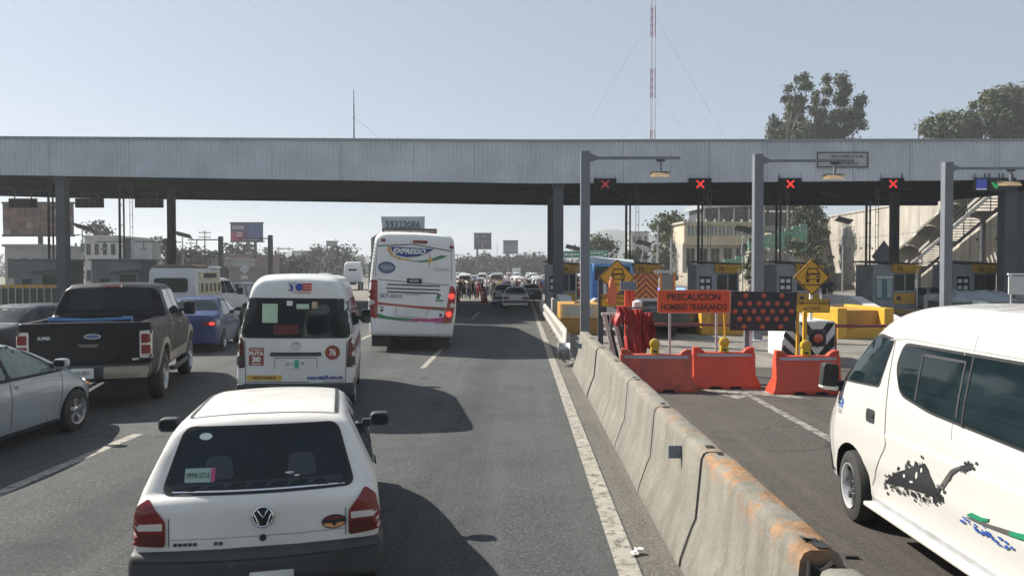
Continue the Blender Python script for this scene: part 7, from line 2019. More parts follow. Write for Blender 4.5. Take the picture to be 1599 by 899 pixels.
for px, py, Y, lab in ((343, 369, 82, 'dark lamp post with a left arm, left of the billboard'), (421, 367, 82, 'dark lamp post with a left arm over the billboard'), (197, 372, 82, 'dark lamp post above the left booth roof'), (259, 372, 82, 'dark lamp post hidden partly by the rear left column')):
    p = at(px, py, Y)
    r = thing('plaza_lamp_post', lab, 'lamp post', (p.x, Y, 0), 0, 'far lamp posts of the opposite plaza')
    MB().box(-.22, .22, -.2, .2, 0, p.z).build('post', M['darksteel'], r)
    MB().box(-3.6, -.22, -.05, .05, p.z-.42, p.z-.30).build('arm', M['darksteel'], r)
    MB().box(-2.66, -2.58, -.04, .04, p.z-1.0, p.z-.42).build('drop_rod', M['darksteel'], r)
    MB().prism([(-2.95,p.z-1.25),(-2.3,p.z-1.25),(-2.42,p.z-1.0),(-2.82,p.z-1.0)], -.2, .2).build('lamp_head', M['steel'], r)

def billboard(px0, py0, px1, py1, Y, label, face, post_px, frame=None, posts=1, decor=None):
    a, b_ = at(px0, py0, Y), at(px1, py1, Y)
    r = thing('billboard', label, 'billboard', ((a.x+b_.x)/2, Y, 0))
    w_ = b_.x-a.x
    MB().box(-w_/2, w_/2, -.15, .25, b_.z, a.z).build('board_face', face, r)
    t = .12
    MB().box(-w_/2-t, w_/2+t, -.2, .3, a.z, a.z+t*2).build('frame_bar', frame or M['darksteel'], r); MB().box(-w_/2-t, w_/2+t, -.2, .3, b_.z-t*2, b_.z).build('frame_bar', frame or M['darksteel'], r)
    MB().box(-w_/2-t, w_/2+t, .26, .9, b_.z-.1, b_.z).build('catwalk', M['darksteel'], r)
    for k in range(posts):
        xp = at(post_px+k*14, 0, Y).x - r.location.x
        MB().tube([(xp, .1, 0), (xp, .1, b_.z)], .28, 8).build('post', M['darksteel'], r)
    if decor: decor(r, w_, b_.z, a.z)
    return r
def red_blue(r, w_, z0, z1):
    h = z1-z0
    MB().box(-w_/2+.02, -w_*.1, -.19, -.15, z0+.02, z0+h*.52).build('red_field', mat('poster_red', (.34,.05,.09), .6), r)
    MB().box(w_*.08, w_/2-.02, -.185, -.15, z0+.02+h*.1, z1-.02).build('blue_field', mat('poster_blue', (.05,.09,.22), .6), r)
    for k in range(6): MB().box(-w_*.45+k*w_*.065, -w_*.45+k*w_*.065+w_*.048, -.20, -.151, z0+h*.66, z0+h*.88).build('poster_letter', mat('poster_pale', (.42,.38,.42), .6), r)
    for k in range(2): MB().box(-w_*.30, -w_*.14, -.205, -.191, z0+h*(.28+k*.14), z0+h*(.37+k*.14)).build('poster_line', mat('poster_pale', (.42,.38,.42)), r)
    MB().box(-w_*.1, w_*.38, -.21, -.191, z0+h*.06, z0+h*.10).build('poster_line', mat('poster_pale', (.42,.38,.42)), r)
billboard(359, 349, 409, 376, 130, 'red and blue advertising billboard standing above a dark tree', mat('poster_purple', (.09,.055,.12), .6), 397, decor=red_blue)
def dark_deco(r, w_, z0, z1):
    h = z1-z0
    rng = random.Random(2)
    for (u, v, a, c) in ((-.3,.82,.1,.10),(.06,.84,.22,.08),(-.2,.5,.12,.07),(.0,.46,.1,.07),(.2,.48,.1,.06),(0,.36,.08,.05),(.2,.36,.07,.04),(0,.24,.1,.05),(.36,.45,.06,.05),(.36,.28,.06,.06),(0,.10,.08,.10)):
        MB().box(w_*(u-a/2), w_*(u+a/2), -.19, -.15, z0+h*(v-c/2), z0+h*(v+c/2)).build('poster_shape', mat('poster_pale_blue', (.22,.24,.32), .6), r)
billboard(740, 365, 767, 388, 210, 'dark purple billboard with pale shapes over the far treeline', mat('poster_dark', (.035,.03,.06), .6), 745, decor=dark_deco)
def grey_deco(r, w_, z0, z1):
    h = z1-z0
    MB().box(-w_*.48, w_*.48, -.18, -.15, z0+h*.6, z1-.1).build('poster_shape', mat('poster_grey_dark', (.13,.15,.16), .6), r)
billboard(785.5, 376.5, 808.5, 395, 215, 'plain grey billboard over the far treeline, right of the dark one', mat('poster_grey', (.18,.20,.20), .6), 793, decor=grey_deco)
billboard(509, 377.5, 526, 383, 190, 'small grey billboard on a thin pole left of the coach', mat('poster_faded', (.24,.26,.27), .6), 517)
billboard(411, 387.5, 419, 394, 190, 'very small grey billboard behind the dark lamp post', mat('poster_faded', (.24,.26,.27)), 415)
def patch_deco(r, w_, z0, z1):
    rng = random.Random(9); nx_, nz_ = 9, 5; h = z1-z0
    cols = [mat('panel_brown_%s' % n, c, .8, var=.2) for n, c in (('dark', (.10,.07,.055)), ('mid', (.15,.10,.08)), ('light', (.22,.17,.14)), ('rose', (.18,.10,.085)))]
    for i in range(nx_):
        for j in range(nz_):
            MB().box(-w_/2+w_*i/nx_+.03, -w_/2+w_*(i+1)/nx_-.03, -.19-rng.uniform(0,.03), -.15, z0+h*j/nz_+.03, z0+h*(j+1)/nz_-.03).build('panel', rng.choice(cols), r)
    MB().box(w_*.26, w_*.4, -.25, -.19, z0+h*.62, z0+h*.82).build('panel', mat('panel_pale', (.3,.32,.34), .7), r)
billboard(1, 318, 110, 366, 92, 'large brown patchwork billboard back on a stout column at the left', mat('board_brown', (.12,.085,.07), .8), 58, decor=patch_deco)

gs = thing('overhead_sign', 'green overhead direction sign with white print beyond the centre column', 'sign', (9.3, 108, 0))
gm_ = mat('sign_green', (.012,.22,.14), .5)
for x0, x1, z0, z1 in ((-3.1,-.35,4.35,5.35), (.05,3.15,4.2,5.4)):
    p_ = MB().box(x0, x1, -.06, .06, z0, z1).build('sign_panel', gm_, gs)
    MB().box(x0, x1, -.066, -.061, z1-.07, z1-.02).build('panel_edge', M['white'], p_); MB().box(x0, x1, -.066, -.061, z0+.02, z0+.07).build('panel_edge', M['white'], p_)
    rows_ = ((z0+z1)/2,) if x0 < 0 else (z0+.35, z0+.85)
    for z in rows_:
        n_ = 6
        for k in range(n_):
            xx = x0+.35+k*(x1-x0-.9)/n_
            MB().box(xx, xx+.24, -.066, -.061, z-.11, z+.11).build('print', M['white'], p_)
    MB().prism(circle(x1-.35 if x0 > 0 else x0+.35, (z0+z1)/2, .2, n=12), -.067, -.061).build('print_disc', M['white'], p_)
MB().box(-3.4, 3.5, .1, .35, 4.6, 4.85).build('cross_beam', M['galv'], gs)
for x in (-3.3, 3.4): MB().tube([(x,.2,0),(x,.2,5)], .14, 8).build('post', M['galv'], gs)

ds_ = thing('road_sign', 'pale diamond sign seen from behind before the reddish wall', 'sign', (at(380,0,95).x, 95, 0))
p = at(380, 420, 95)
MB().prism([(0,p.z-.62),(.62,p.z),(0,p.z+.62),(-.62,p.z)], -.03, .03).build('sign_plate', M['galv'], ds_)
MB().box(-.45, .45, -.03, .03, p.z-1.25, p.z-.8).build('text_plate', M['galv'], ds_); MB().box(-.05, .05, .03, .12, 0, p.z+.3).build('post', M['steel'], ds_)

for px, py, Y, arms, lab in ((318, 360, 150, 2, 'wooden utility pole with cross arms left of the billboard'), (434, 385, 150, 2, 'utility pole with one crooked arm right of the dark lamp post'), (479, 395, 150, 1, 'bare thin pole left of the small grey billboard'), (296, 377, 170, 1, 'faint double headed lamp pole'),
                             (714, 396, 190, 1, 'lamp pole rising from the treeline beside the coach'), (842, 392, 180, 2, 'utility pole just left of the centre columns'), (1026, 352, 95, 0, 'tall bare pole left of the roadside tree'), (1047, 373, 96, 0, 'slim bare pole in front of the roadside tree'), (776, 380, 260, 0, 'faint thin pole between the two far billboards')):
    p = at(px, py, Y)
    r = thing('utility_pole', lab, 'pole', (p.x, Y, 0), 0, 'poles beyond the plaza')
    MB().tube([(0,0,0),(0,0,p.z)], [.16,.10], 6).build('pole', M['bark'] if arms else M['galv'], r)
    for k in range(arms):
        MB().box(-1.2 if px != 434 else -.2, 1.2 if px != 434 else 3.0, -.05, .05, p.z-.5-k*.9, p.z-.36-k*.9).build('cross_arm', M['wood'], r)
        for q in (-1.0, -.4, .4, 1.0): MB().box(q-.05, q+.05, -.05, .05, p.z-.36-k*.9, p.z-.15-k*.9).build('insulator', M['darksteel'], r)

# ================================================================== far buildings on the left
def far_building(px0, py0, px1, Y, depth, m, label, floors=1, name='building', roofm=None, wins=4):
    a, b_ = at(px0, py0, Y), at(px1, py0, Y)
    r = thing(name, label, 'building', ((a.x+b_.x)/2, Y, 0))
    w_ = b_.x-a.x; h = a.z
    MB().box(-w_/2, w_/2, 0, depth, 0, h-.15).build('wall', m, r)
    MB().box(-w_/2-.2, w_/2+.2, -.25, depth+.2, h-.15, h+.15).build('roof', roofm or m, r)
    for f in range(floors):
        for k in range(wins):
            x = -w_/2+w_*(k+.25)/wins
            z = h*(f+.3)/floors
            MB().box(x, x+w_/wins*.5, -.06, .05, z, z+h/floors*.42).build('window', M['glass'], r)
    return r
gw1 = streak_mat('far_grey_wall', (.34,.34,.33), (.2,.2,.2), sc=.2, amount=.3); gw2 = streak_mat('far_white_wall', (.52,.52,.50), (.34,.33,.32), sc=.2, amount=.3)
rw1 = streak_mat('far_reddish_wall', (.26,.19,.17), (.18,.14,.13), sc=.2, amount=.3)
far_building(2, 383, 62, 88, 8, gw1, 'grey low building under the brown billboard', 1, wins=3)
far_building(128, 369, 180, 105, 10, gw2, 'white two storey block above the left booth', 2, wins=4)
far_building(178, 376, 208, 112, 8, gw1, 'grey narrow block right of the white block', 2, wins=2)
far_building(310, 404, 362, 118, 10, gw1, 'low pale grey shed behind the white pickup', 1, wins=2)
far_building(330, 398, 395, 132, 14, rw1, 'reddish blank wall building under the billboard', 1, wins=2)
far_building(356, 418, 412, 100, .6, streak_mat('far_mauve_wall', (.22,.20,.21), (.15,.14,.15), sc=.2, amount=.3), 'long mauve perimeter wall behind the diamond sign back', 1, name='perimeter_wall', wins=0)
far_building(455, 392, 505, 230, 20, gw2, 'pale warehouse far beyond, left of the small billboard', 1, name='warehouse', wins=5)
far_building(770, 402, 800, 260, 15, gw2, 'pale far warehouse below the two distant billboards', 1, name='warehouse', wins=4)
far_building(716, 408, 735, 240, 12, gw2, 'small pale far building just right of the coach', 1, wins=2)
far_building(985, 362, 1012, 240, 15, gw1, 'faint grey far building above the chevron board', 3, wins=3)

# ================================================================== far trees: individual ones, then the mass behind
FT = [mat('far_leaf_a', (.042,.052,.028), .8, var=.3, vs=.3), mat('far_leaf_b', (.028,.038,.024), .8, var=.3, vs=.3), mat('far_leaf_c', (.055,.062,.036), .8, var=.3, vs=.3)]
ftl = [(150, 346, 125, 9, 'dark tree rising behind the white two storey block'), (292, 388, 115, 7, 'bushy tree right of the rear left column'), (325, 392, 120, 6, 'rounded tree left of the reddish building'), (380, 380, 140, 11, 'dark tree directly under the red and blue billboard'),
       (432, 398, 150, 8, 'tree right of the dark lamp post'), (495, 385, 170, 9, 'tree left of the small billboard pole'), (528, 383, 165, 11, 'broad brownish tree left of the coach'), (246, 372, 130, 8, 'tree between the left columns'), (215, 378, 135, 7, 'small tree right of the grey narrow block'), (462, 400, 140, 5, 'low bush like tree in front of the pale warehouse')]
for i, (px, py, Y, wd_, lab) in enumerate(ftl):
    p = at(px, py, Y)
    tree('background_tree', lab, (p.x, Y, 0), p.z, wd_, 1.5, 60+i, 1500, .36, 14, 'round' if i % 2 else 'wide', 'trees beyond the plaza', lm=FT)
ftr = [(728, 402, 230, 12, 'far tree just right of the coach roof'), (757, 396, 240, 9, 'far rounded tree below the dark billboard'), (785, 400, 225, 14, 'far tree mass below the grey billboard'), (815, 397, 220, 15, 'far wide tree left of the centre columns'), (838, 400, 235, 10, 'far tree touching the rear centre column')]
for i, (px, py, Y, wd_, lab) in enumerate(ftr):
    p = at(px, py, Y)
    tree('background_tree', lab, (p.x, Y, 0), p.z, wd_, 1.5, 80+i, 1300, .5, 12, 'wide', 'trees beyond the plaza', lm=FT)
rng = random.Random(70)
cl = []
for k in range(150):
    x = rng.uniform(-330, 170); Y = rng.uniform(290, 420)
    if -28 < x < 10 and Y < 400: Y = rng.uniform(400, 440)
    h = rng.uniform(5, 11)
    cl.append(((x, Y, h*.45), (rng.uniform(6, 13), 6, h*.6), rng.choice([0,1,2])))
lv = leaves(cl, 14000, 1.15, rng)
me = bpy.data.meshes.new('distant_treeline'); me.from_pydata(lv.v, [], lv.f)
for m_ in FT: me.materials.append(m_)
me.polygons.foreach_set('material_index', lv.mi)
tag(link('distant_treeline', me), kind='stuff')

# hills
def hill(name, pts, Y, depth, m):
    mb = MB(); n = len(pts)
    for j in range(6):
        t = j/5
        for px, py in pts:
            p = at(px, py, Y)
            mb.v.append((p.x, Y - depth*(1-t)*.9, -2 + (p.z+2)*math.sin(t*PI/2)))
    for j in range(4, -1, -1):
        pass
    mb.f = [(j*n+i, j*n+i+1, (j+1)*n+i+1, (j+1)*n+i) for j in range(5) for i in range(n-1)]
    b0 = len(mb.v)
    for px, py in pts:
        p = at(px, py, Y); mb.v.append((p.x, Y+depth, -2))
    mb.f += [(5*n+i, 5*n+i+1, b0+i+1, b0+i) for i in range(n-1)]
    mb.mi = [0]*len(mb.f)
    tag(mb.build(name, m, smooth=60), kind='structure')
hm = mat('hill_scrub', (.045,.052,.045), .9, var=.3, vs=.01)
rng = random.Random(77)
hill('hill', [(860, 412), (880, 400), (900, 386), (918, 370), (932, 361), (944, 358.5), (958, 358.5), (972, 361.5), (990, 365), (1010, 369), (1040, 378), (1080, 392), (1130, 408)], 950, 250, hm)
hill('hill', [(-200, 412), (-100, 400), (20, 396), (120, 400), (220, 403), (300, 404), (400, 402), (520, 400), (620, 402), (700, 404), (800, 403), (900, 404), (1000, 402), (1100, 398), (1300, 396), (1700, 398)], 800, 150, hm)

# ================================================================== people
PMESH = {}
def person_mesh(pose):
    if pose in PMESH: return PMESH[pose]
    P = {'pelvis': (0,0,.93,.15,.115), 'waist': (0,.0,1.08,.135,.10), 'chest': (0,-.01,1.28,.165,.115), 'neck': (0,0,1.46,.06,.06), 'chin': (0,.015,1.53,.07,.075), 'head': (0,.01,1.62,.078,.095), 'crown': (0,.0,1.70,.055,.065)}
    E = [('pelvis','waist'),('waist','chest'),('chest','neck'),('neck','chin'),('chin','head'),('head','crown')]
    st = {'stand': (.0,.0), 'stride': (.22,-.20), 'lean': (.06,-.05), 'fold': (.02,-.02)}[pose]
    for sg, nm, sw_ in ((-1,'l',st[0]),(1,'r',st[1])):
        P['hip'+nm] = (sg*.09,0,.88,.098,.10); P['knee'+nm] = (sg*.10,sw_*.6+.02,.48,.062,.065); P['ankle'+nm] = (sg*.105,sw_*1.0-.02,.09,.045,.05); P['toe'+nm] = (sg*.12,sw_*1.0+.13,.035,.038,.032)
        E += [('pelvis','hip'+nm),('hip'+nm,'knee'+nm),('knee'+nm,'ankle'+nm),('ankle'+nm,'toe'+nm)]
        P['sh'+nm] = (sg*.185,-.005,1.39,.065,.065)
        if pose == 'fold': el, wr, ha = (sg*.27,.06,1.12,.045,.045), (sg*.05,.20,1.14,.035,.035), (-sg*.02,.215,1.17,.04,.025)
        elif pose == 'lean': el, wr, ha = (sg*.28,.06,1.15,.045,.045), (sg*.22,.25,1.08,.034,.034), (sg*.19,.34,1.09,.042,.022)
        else: el, wr, ha = (sg*.245,-sw_*.35-.02,1.12,.045,.045), (sg*.26,-sw_*.6+.06,.88,.034,.034), (sg*.255,-sw_*.6+.08,.79,.04,.024)
        P['el'+nm], P['wr'+nm], P['ha'+nm] = el, wr, ha
        E += [('chest','sh'+nm),('sh'+nm,'el'+nm),('el'+nm,'wr'+nm),('wr'+nm,'ha'+nm)]
    keys = list(P); ix = {k: i for i, k in enumerate(keys)}
    me = bpy.data.meshes.new('p'); me.from_pydata([P[k][:3] for k in keys], [(ix[a], ix[b]) for a, b in E], [])
    o = bpy.data.objects.new('p', me); C.objects.link(o)
    sk = o.modifiers.new('s', 'SKIN'); sk.use_smooth_shade = True
    for i, k in enumerate(keys):
        me.skin_vertices[0].data[i].radius = P[k][3:5]
    me.skin_vertices[0].data[ix['pelvis']].use_root = True
    ss = o.modifiers.new('u', 'SUBSURF'); ss.levels = 1; ss.render_levels = 1
    dg = bpy.context.evaluated_depsgraph_get()
    out = bpy.data.meshes.new_from_object(o.evaluated_get(dg), depsgraph=dg)
    bpy.data.objects.remove(o)
    out.name = 'person'
    out.materials.clear()
    for k in ('shirt', 'trousers', 'skin', 'hair', 'shoe'): out.materials.append(M['white'])
    for p in out.polygons:
        c = p.center
        armd = abs(c.x) > .19 or (pose in ('fold','lean') and c.y > .13 and c.z > .95)
        if c.z > 1.66 or (c.z > 1.56 and c.y < -.02): mi = 3
        elif c.z > 1.47: mi = 2
        elif c.z < .075: mi = 4
        elif armd and (c.z < .93 or (pose == 'fold' and abs(c.x) < .07 and c.y > .17) or (pose == 'lean' and c.y > .2)): mi = 2
        elif c.z < .96: mi = 1
        else: mi = 0
        p.material_index = mi
        p.use_smooth = True
    PMESH[pose] = out
    return out
SKIN = mat('skin_tan', (.30,.17,.11), .6); HAIR = mat('hair_black', (.012,.010,.009), .6); SHOE = mat('shoe_dark', (.02,.02,.02), .6)
CL = {k: mat('cloth_'+k, c, .85, var=.15) for k, c in dict(black=(.015,.015,.018), white=(.55,.55,.53), grey=(.20,.205,.21), navy=(.025,.035,.08), red=(.32,.03,.03), blue=(.04,.14,.38), denim=(.06,.09,.16), khaki=(.22,.17,.10), pink=(.45,.12,.16), hivis=(.5,.55,.08), dark=(.03,.032,.035), brown=(.13,.075,.05)).items()}
def person(px, Y, pose, shirt, trousers, rz, label, z=None, group='people standing on the roadway', scale=1.0):
    x = (px-812)/F_PX*Y
    o = link('person', person_mesh(pose))
    o.location = (x, Y, 0 if z is None else z); o.rotation_euler = (0, 0, R(rz)); o.scale = (scale, scale, scale)
    for i, m_ in enumerate((CL[shirt], CL[trousers], SKIN, HAIR, SHOE)):
        o.material_slots[i].link = 'OBJECT'; o.material_slots[i].material = m_
    tag(o, label, 'person', group)
    return o
crowd = [(717,66,'stand','dark','dark',160,'person in dark clothes closest to the coach edge'),(724,66,'fold','grey','black',10,'person in grey shirt with folded arms near the coach'),(731,67,'stand','grey','denim',-30,'person in grey shirt and jeans left of the red drum'),
         (738,64,'stride','black','black',60,'striding person all in black left of the red drum'),(745,69,'stand','white','dark',170,'person in white shirt and dark trousers behind the red drum'),(748,66,'stride','pink','red',20,'person with pink top and red trousers'),
         (753,62,'lean','black','dark',-90,'person in black jacket reaching right just behind the red drum'),(760,73,'stand','white','denim',180,'person in white shirt farther back right of the drum'),(767,67,'fold','grey','dark',100,'person in grey with folded arms right of the drum'),
         (771,65,'stand','grey','denim',-150,'person in grey shirt and jeans left of the white saloons'),(777,72,'stand','white','black',30,'person in white shirt and black trousers above the saloon roofs'),(788,74,'lean','blue','denim',0,'person in bright blue top above the saloon roofs'),
         (795,71,'stand','black','black',90,'person in black just right of the blue top'),(806,70,'stride','navy','dark',-60,'person in navy top above the nearer saloon roof'),(817,68,'stand','white','khaki',160,'person in white shirt and khaki trousers right of the saloons'),
         (826,62,'stand','black','black',80,'person in black standing right of the nearer saloon'),(833,60,'fold','brown','dark',-70,'person in brown jacket with folded arms by the guardrail'),(838,64,'stand','white','grey',200,'person in white shirt and grey trousers by the guardrail'),(843,66,'stride','red','denim',20,'person in red top beside the centre booth'),
         (710,72,'stand','white','denim',20,'person in white shirt half hidden by the coach'),(741,76,'stand','blue','dark',0,'person in blue top farther back left of the red drum'),(783,78,'stand','hivis','dark',0,'person in lime vest far behind the saloons'),(801,80,'stand','white','dark',60,'person in white top far behind the nearer saloon'),(765,80,'stride','red','black',60,'person in red top far back in the crowd')]
for c_ in crowd: person(*c_)
rng = random.Random(91)
combos = [(a, c) for a in ('white','grey','black','navy','blue','red','khaki','brown') for c in ('dark','denim','black','grey')]
rng.shuffle(combos)
for k in range(30):
    px = 712+137*((k*.618+.13) % 1); Y = rng.uniform(68, 92)
    sh, tr_ = combos[k]
    third = 'near the coach' if px < 757 else ('behind the white saloons' if px < 812 else 'near the centre booth')
    person(px, Y, rng.choice(['stand','stride','fold','lean']), sh, tr_, rng.uniform(-180, 180), f'person in {sh} top and {tr_} trousers, back of crowd {third}', group=f'{sh} topped people at the back of the crowd, {third}')
person(900, 62, 'stand', 'black', 'black', 100, 'person in black between the centre booth and the lamp post')
person(1432, 78.6, 'stride', 'pink', 'dark', 20, 'person in pink top walking up the covered stairway', z=3.3, group='people by the booths')
person(1408, 50, 'stand', 'dark', 'dark', 60, 'person in dark clothes at the foot of the stairway', z=0, group='people by the booths', scale=1.02)
person(1399, 54, 'stand', 'grey', 'dark', -60, 'person in grey top at the foot of the stairway', group='people by the booths')
person(1147, 60, 'stand', 'khaki', 'dark', 0, 'worker in khaki top between two booths', z=.8, group='people by the booths')
person(1246, 50, 'stand', 'hivis', 'navy', 30, 'worker in a lime vest left of the right diamond sign', z=.2, group='people by the booths')
person(1285, 51, 'fold', 'navy', 'navy', 10, 'person in navy right of the right diamond sign', group='people by the booths', z=.2)
person(1294, 53, 'stand', 'navy', 'dark', -20, 'second person in navy right of the right diamond sign, nearer the price board', group='people by the booths', z=.2)
person(1536, 50, 'stand', 'dark', 'dark', 0, 'person in dark clothes right of the third lamp post', group='people by the booths', z=.2)

# traffic drums and cones
def drum(px, Y, label):
    r = thing('traffic_drum', label, 'traffic drum', ((px-812)/F_PX*Y, Y, 0), 0, 'red traffic drums')
    MB().lathe([(0,.30),(.06,.30),(.07,.25),(1.0,.19),(1.06,.14)], (0,0,0), 'z', 18).build('drum_body', mat('drum_red', (.36,.035,.03), .5, var=.15), r, smooth=40)
    for z in (.35, .72): MB().lathe([(z,.2375-(z-.35)*.06),(z+.14,.229-(z-.35)*.06)], (0,0,0), 'z', 18).build('reflective_band', mat('drum_band', (.5,.35,.33), .4), r, smooth=40)
drum(756, 58.5, 'red traffic drum on the lane line left of the white saloons')
drum(713, 60.0, 'red traffic drum half hidden by the coach edge')
cn = thing('traffic_cone', 'red traffic cone beside the second lamp post', 'traffic cone', ((1187-812)/F_PX*45, 45, .22))
MB().lathe([(0,.22),(.04,.22),(.05,.14),(1.5,.04),(1.52,.02)], (0,0,.8), 'z', 12).build('cone_body', mat('drum_red', (.36,.035,.03)), cn, smooth=40)
MB().box(-.25, .25, -.25, .25, 0, .8).build('cone_base', M['conc'], cn)

# ================================================================== far traffic: one mesh per kind, many copies
def far_mesh(kind):
    tmp = bpy.data.objects.new('tmp', None)
    mats_ = [M['white'], M['glass'], M['tyre'], M['red'], M['clear']]
    if kind == 'sedan': L, W, H, zt = 4.4, 1.72, 1.45, [(0,.95),(.6,1.02),(1.25,1.38),(1.7,1.45),(2.5,1.44),(3.4,.98),(4.2,.8),(4.4,.66)]
    elif kind == 'suv': L, W, H, zt = 4.5, 1.85, 1.75, [(0,1.1),(.3,1.6),(.7,1.74),(2.6,1.75),(3.4,1.15),(4.2,1.02),(4.5,.8)]
    elif kind == 'van': L, W, H, zt = 4.9, 1.85, 2.2, [(0,2.0),(.3,2.15),(3.2,2.2),(4.3,1.25),(4.9,.9)]
    gl = {'sedan': (.8,1.2,2.7,3.35), 'suv': (.1,.5,2.8,3.35), 'van': (.02,.2,3.4,4.2)}[kind]
    a = W/2
    P = dict(zb=.22, zt=zt, ws=a*.92, wm=a, zm=.6, wb=a*.95, zbelt=[(0,min(.92,zt[0][1]-.06)),(2,.92 if kind != 'van' else 1.15),(L,.6)], wr=[(0,a*.8),(gl[1],a*.7),(gl[2],a*.68),(gl[3],a*.82),(L,a*.6)], rr=.1)
    b = Body(tmp, L, P, [M['white']], low=True, step=.35, re=.08, bow_r=.08, build=False)
    mb = MB(); mb.v = list(b.raw.v); mb.f = list(b.raw.f); mb.mi = list(b.raw.mi)
    def P_(side, poly, mi):
        t = MB(); b.patch(side, poly, None, '', off=.01, maxd=.4, skirt=.02, mb=t); mb.add(t.v, t.f, mi)
    zf = b.F['zt']
    P_('rear', [(-a*.72,zf(gl[0])*.96 if kind != 'van' else 1.25),(a*.72,zf(gl[0])*.96 if kind != 'van' else 1.25),(a*.58,zf(gl[1])-.05),(-a*.58,zf(gl[1])-.05)], 1)
    P_('front', [(-a*.72,zf(gl[3])+.03),(a*.72,zf(gl[3])+.03),(a*.58,zf(gl[2])-.05),(-a*.58,zf(gl[2])-.05)], 1)
    bz, tz = (.97, H-.12) if kind != 'van' else (1.2, 1.85)
    for sd_ in ('left', 'right'): P_(sd_, [(gl[1]-.1,bz),(gl[3]-.25,bz),(gl[2],tz),(gl[1]+.15,tz)], 1)
    for sg in (-1, 1):
        P_('rear', [(sg*a*.6,.62),(sg*a*.92,.62),(sg*a*.90,.82),(sg*a*.6,.82)], 3)
        P_('front', [(sg*a*.45,.55),(sg*a*.72,.55),(sg*a*.72,.7),(sg*a*.45,.7)], 4)
        for y in (.9, L-.9): t = MB().lathe([(-.1,.30),(-.08,.32),(.08,.32),(.1,.30)], (sg*(a-.06), y, .32), 'x', 14); mb.add(t.v, t.f, 2)
    me = mb.mesh('far_car', mats_, smooth=40)
    bpy.data.objects.remove(tmp)
    return me
FM = {k: far_mesh(k) for k in ('sedan', 'suv', 'van')}
FC = {k: paint('far_paint_'+k, c, .35, .5, .2) for k, c in dict(white=(.62,.63,.63), silver=(.36,.38,.40), dark=(.035,.04,.048), red=(.28,.03,.03), blue=(.05,.10,.26), grey=(.15,.16,.17)).items()}
words = {'sedan': 'sedan', 'suv': 'SUV', 'van': 'van'}
rng = random.Random(23)
lanes_ = [-14.5, -11.7, -8.9, -6.1, -3.3, -.5, 2.3, 5.1]
seen_cells = []
for row in range(15):
    for lx in lanes_:
        Y = 80 + row*6.0 + row*row*.35 + rng.uniform(-1.6, 1.6)
        x = lx + rng.uniform(-.4, .4)
        px = 812 + F_PX*x/Y
        if not (470 < px < 553 or 712 < px < 852 or 884 < px < 932): 
            rng.random(); continue
        kind = rng.choices(['sedan','suv','van'], [.5,.28,.22])[0]; colr = rng.choices(list(FC), [.42,.22,.14,.06,.08,.08])[0]
        seen_cells.append((x, Y, kind, colr, row, lanes_.index(lx)))
seen_cells += [((p-812)/F_PX*y, y, k, c, -1-i, -1) for i, (p, y, k, c) in enumerate(((893,70,'van','white'),(904,66,'sedan','red'),(912,74,'van','white'),(890,88,'sedan','silver'),(500,95,'van','white'),(481,86,'sedan','dark'),(524,99,'suv','silver')))]
ALONE = ['white van just right of the centre booth, partly behind the lamp post', 'red sedan between the centre booth and the nearest lamp post', 'white van right of the nearest lamp post at the blue truck side', 'silver sedan behind the white van right of the centre booth', 'small white van just above the commuter van roof', 'dark sedan just above the left end of the commuter van roof', 'silver SUV between the commuter van roof and the white tractor']
where = {}
ORD = ['first','second','third','fourth','fifth','sixth','seventh','eighth','ninth','tenth','eleventh','twelfth','thirteenth','fourteenth','fifteenth']
for x, Y, kind, colr, row, ln in seen_cells:
    o = link('far_car', FM[kind]); o.location = (x, Y, 0); o.rotation_euler = (0, 0, R(rng.uniform(-2, 4)))
    o.material_slots[0].link = 'OBJECT'; o.material_slots[0].material = FC[colr]
    px = 812 + F_PX*x/Y
    side = 'left of the coach' if px < 560 else ('past the saloons' if px < 860 else 'past the centre booth')
    lab = f'{colr} {words[kind]} in far queue {side}, {ORD[row]} row, {ORD[7-ln]} lane from right' if row >= 0 else ALONE[-row-1]
    tag(o, lab, 'van' if kind == 'van' else 'car', f'{colr} {words[kind]}s in the far queue {side}')
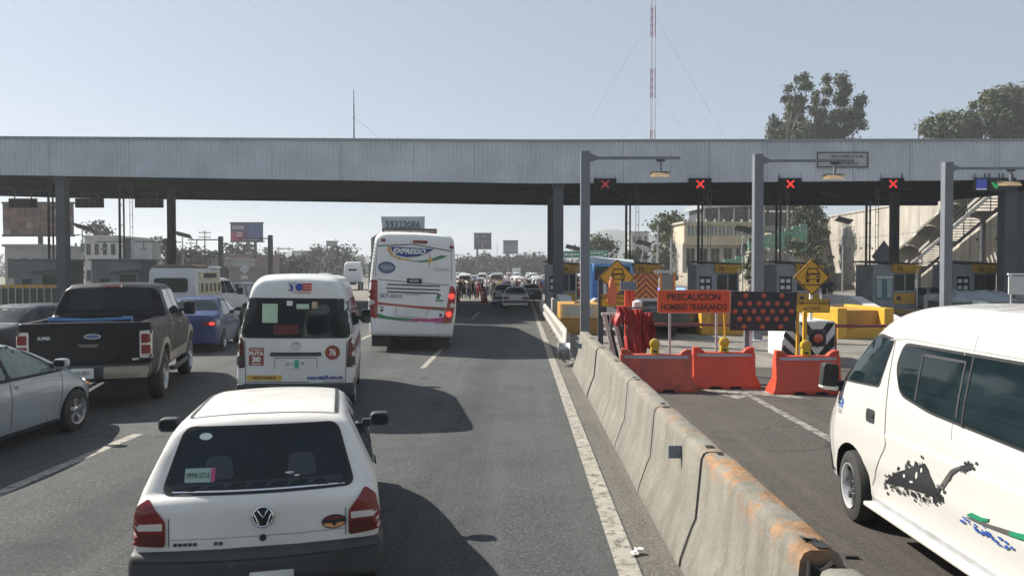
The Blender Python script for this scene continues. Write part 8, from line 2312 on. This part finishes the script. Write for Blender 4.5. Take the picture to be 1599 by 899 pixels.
for px, Y, lab in ((806, 215, 'far white box truck rising above the queue left of the centre columns'), (731, 120, 'far grey white box truck just right of the coach'), (572, 90, 'pale box truck hidden beside the coach')):
    if px in (572, 731): continue
    r = thing('far_truck', lab, 'truck', ((px-812)/F_PX*Y, Y, 0), 0, 'box trucks in the far queue')
    MB().box(-1.2, 1.2, 0, 6, .9, 3.4).build('cargo_box', M['white'], r, bevel=.05); MB().box(-1.1, 1.1, 6.1, 7.6, .6, 2.6).build('cab', FC['white'], r, bevel=.1); MB().box(-1.1, 1.1, -.05, 7, .4, .85).build('chassis', M['darksteel'], r)
# fire red pickup / wreck in the second booth lane
r = thing('red_vehicle', 'red vehicle seen between the chevron truck and the booth right of it', 'car', ((1106-812)/F_PX*58, 58, 0))
o = link('body', FM['suv'], r); o.material_slots[0].link = 'OBJECT'; o.material_slots[0].material = FC['red']
r = thing('covered_load', 'grey covered load beyond the white van roof near the third lamp post', 'trailer', (23.2, 37.5, 0))
MB().box(-1.9, 1.6, 0, 2.2, .5, .9).build('trailer_bed', M['darksteel'], r)
mb = MB(); rng = random.Random(6)
for j in range(9):
    for i in range(15):
        x = -1.9+3.5*i/14; y = 2.2*j/8
        e = min(i, 14-i, j*1.6, (8-j)*1.6)
        mb.v.append((x, y, .9+min(1, e/2.5)*(.35+.25*rng.random())))
mb.f = [(j*15+i, j*15+i+1, (j+1)*15+i+1, (j+1)*15+i) for j in range(8) for i in range(14)]; mb.mi = [0]*len(mb.f)
mb.build('tarp_cover', mat('tarp_grey_blue', (.20,.22,.24), .6, var=.25), r, smooth=60)
for sg in (-1.4, 1.1): wheel(r, sg, 1.1, .34, .2, 6)

# ================================================================== the dusty air
hz = MB().box(-1300, 1300, -1300, 1300, -2.5, 62).build('haze', None)
hm_ = bpy.data.materials.new('hazy_air'); hm_.use_nodes = True
nt = hm_.node_tree; nt.nodes.clear()
vo_ = nt.nodes.new('ShaderNodeVolumePrincipled'); vo_.inputs['Color'].default_value = (.87, .91, .94, 1); vo_.inputs['Density'].default_value = .0008; vo_.inputs['Anisotropy'].default_value = .25
ou_ = nt.nodes.new('ShaderNodeOutputMaterial'); nt.links.new(vo_.outputs[0], ou_.inputs['Volume'])
hz.data.materials.clear(); hz.data.materials.append(hm_)
tag(hz, kind='stuff')
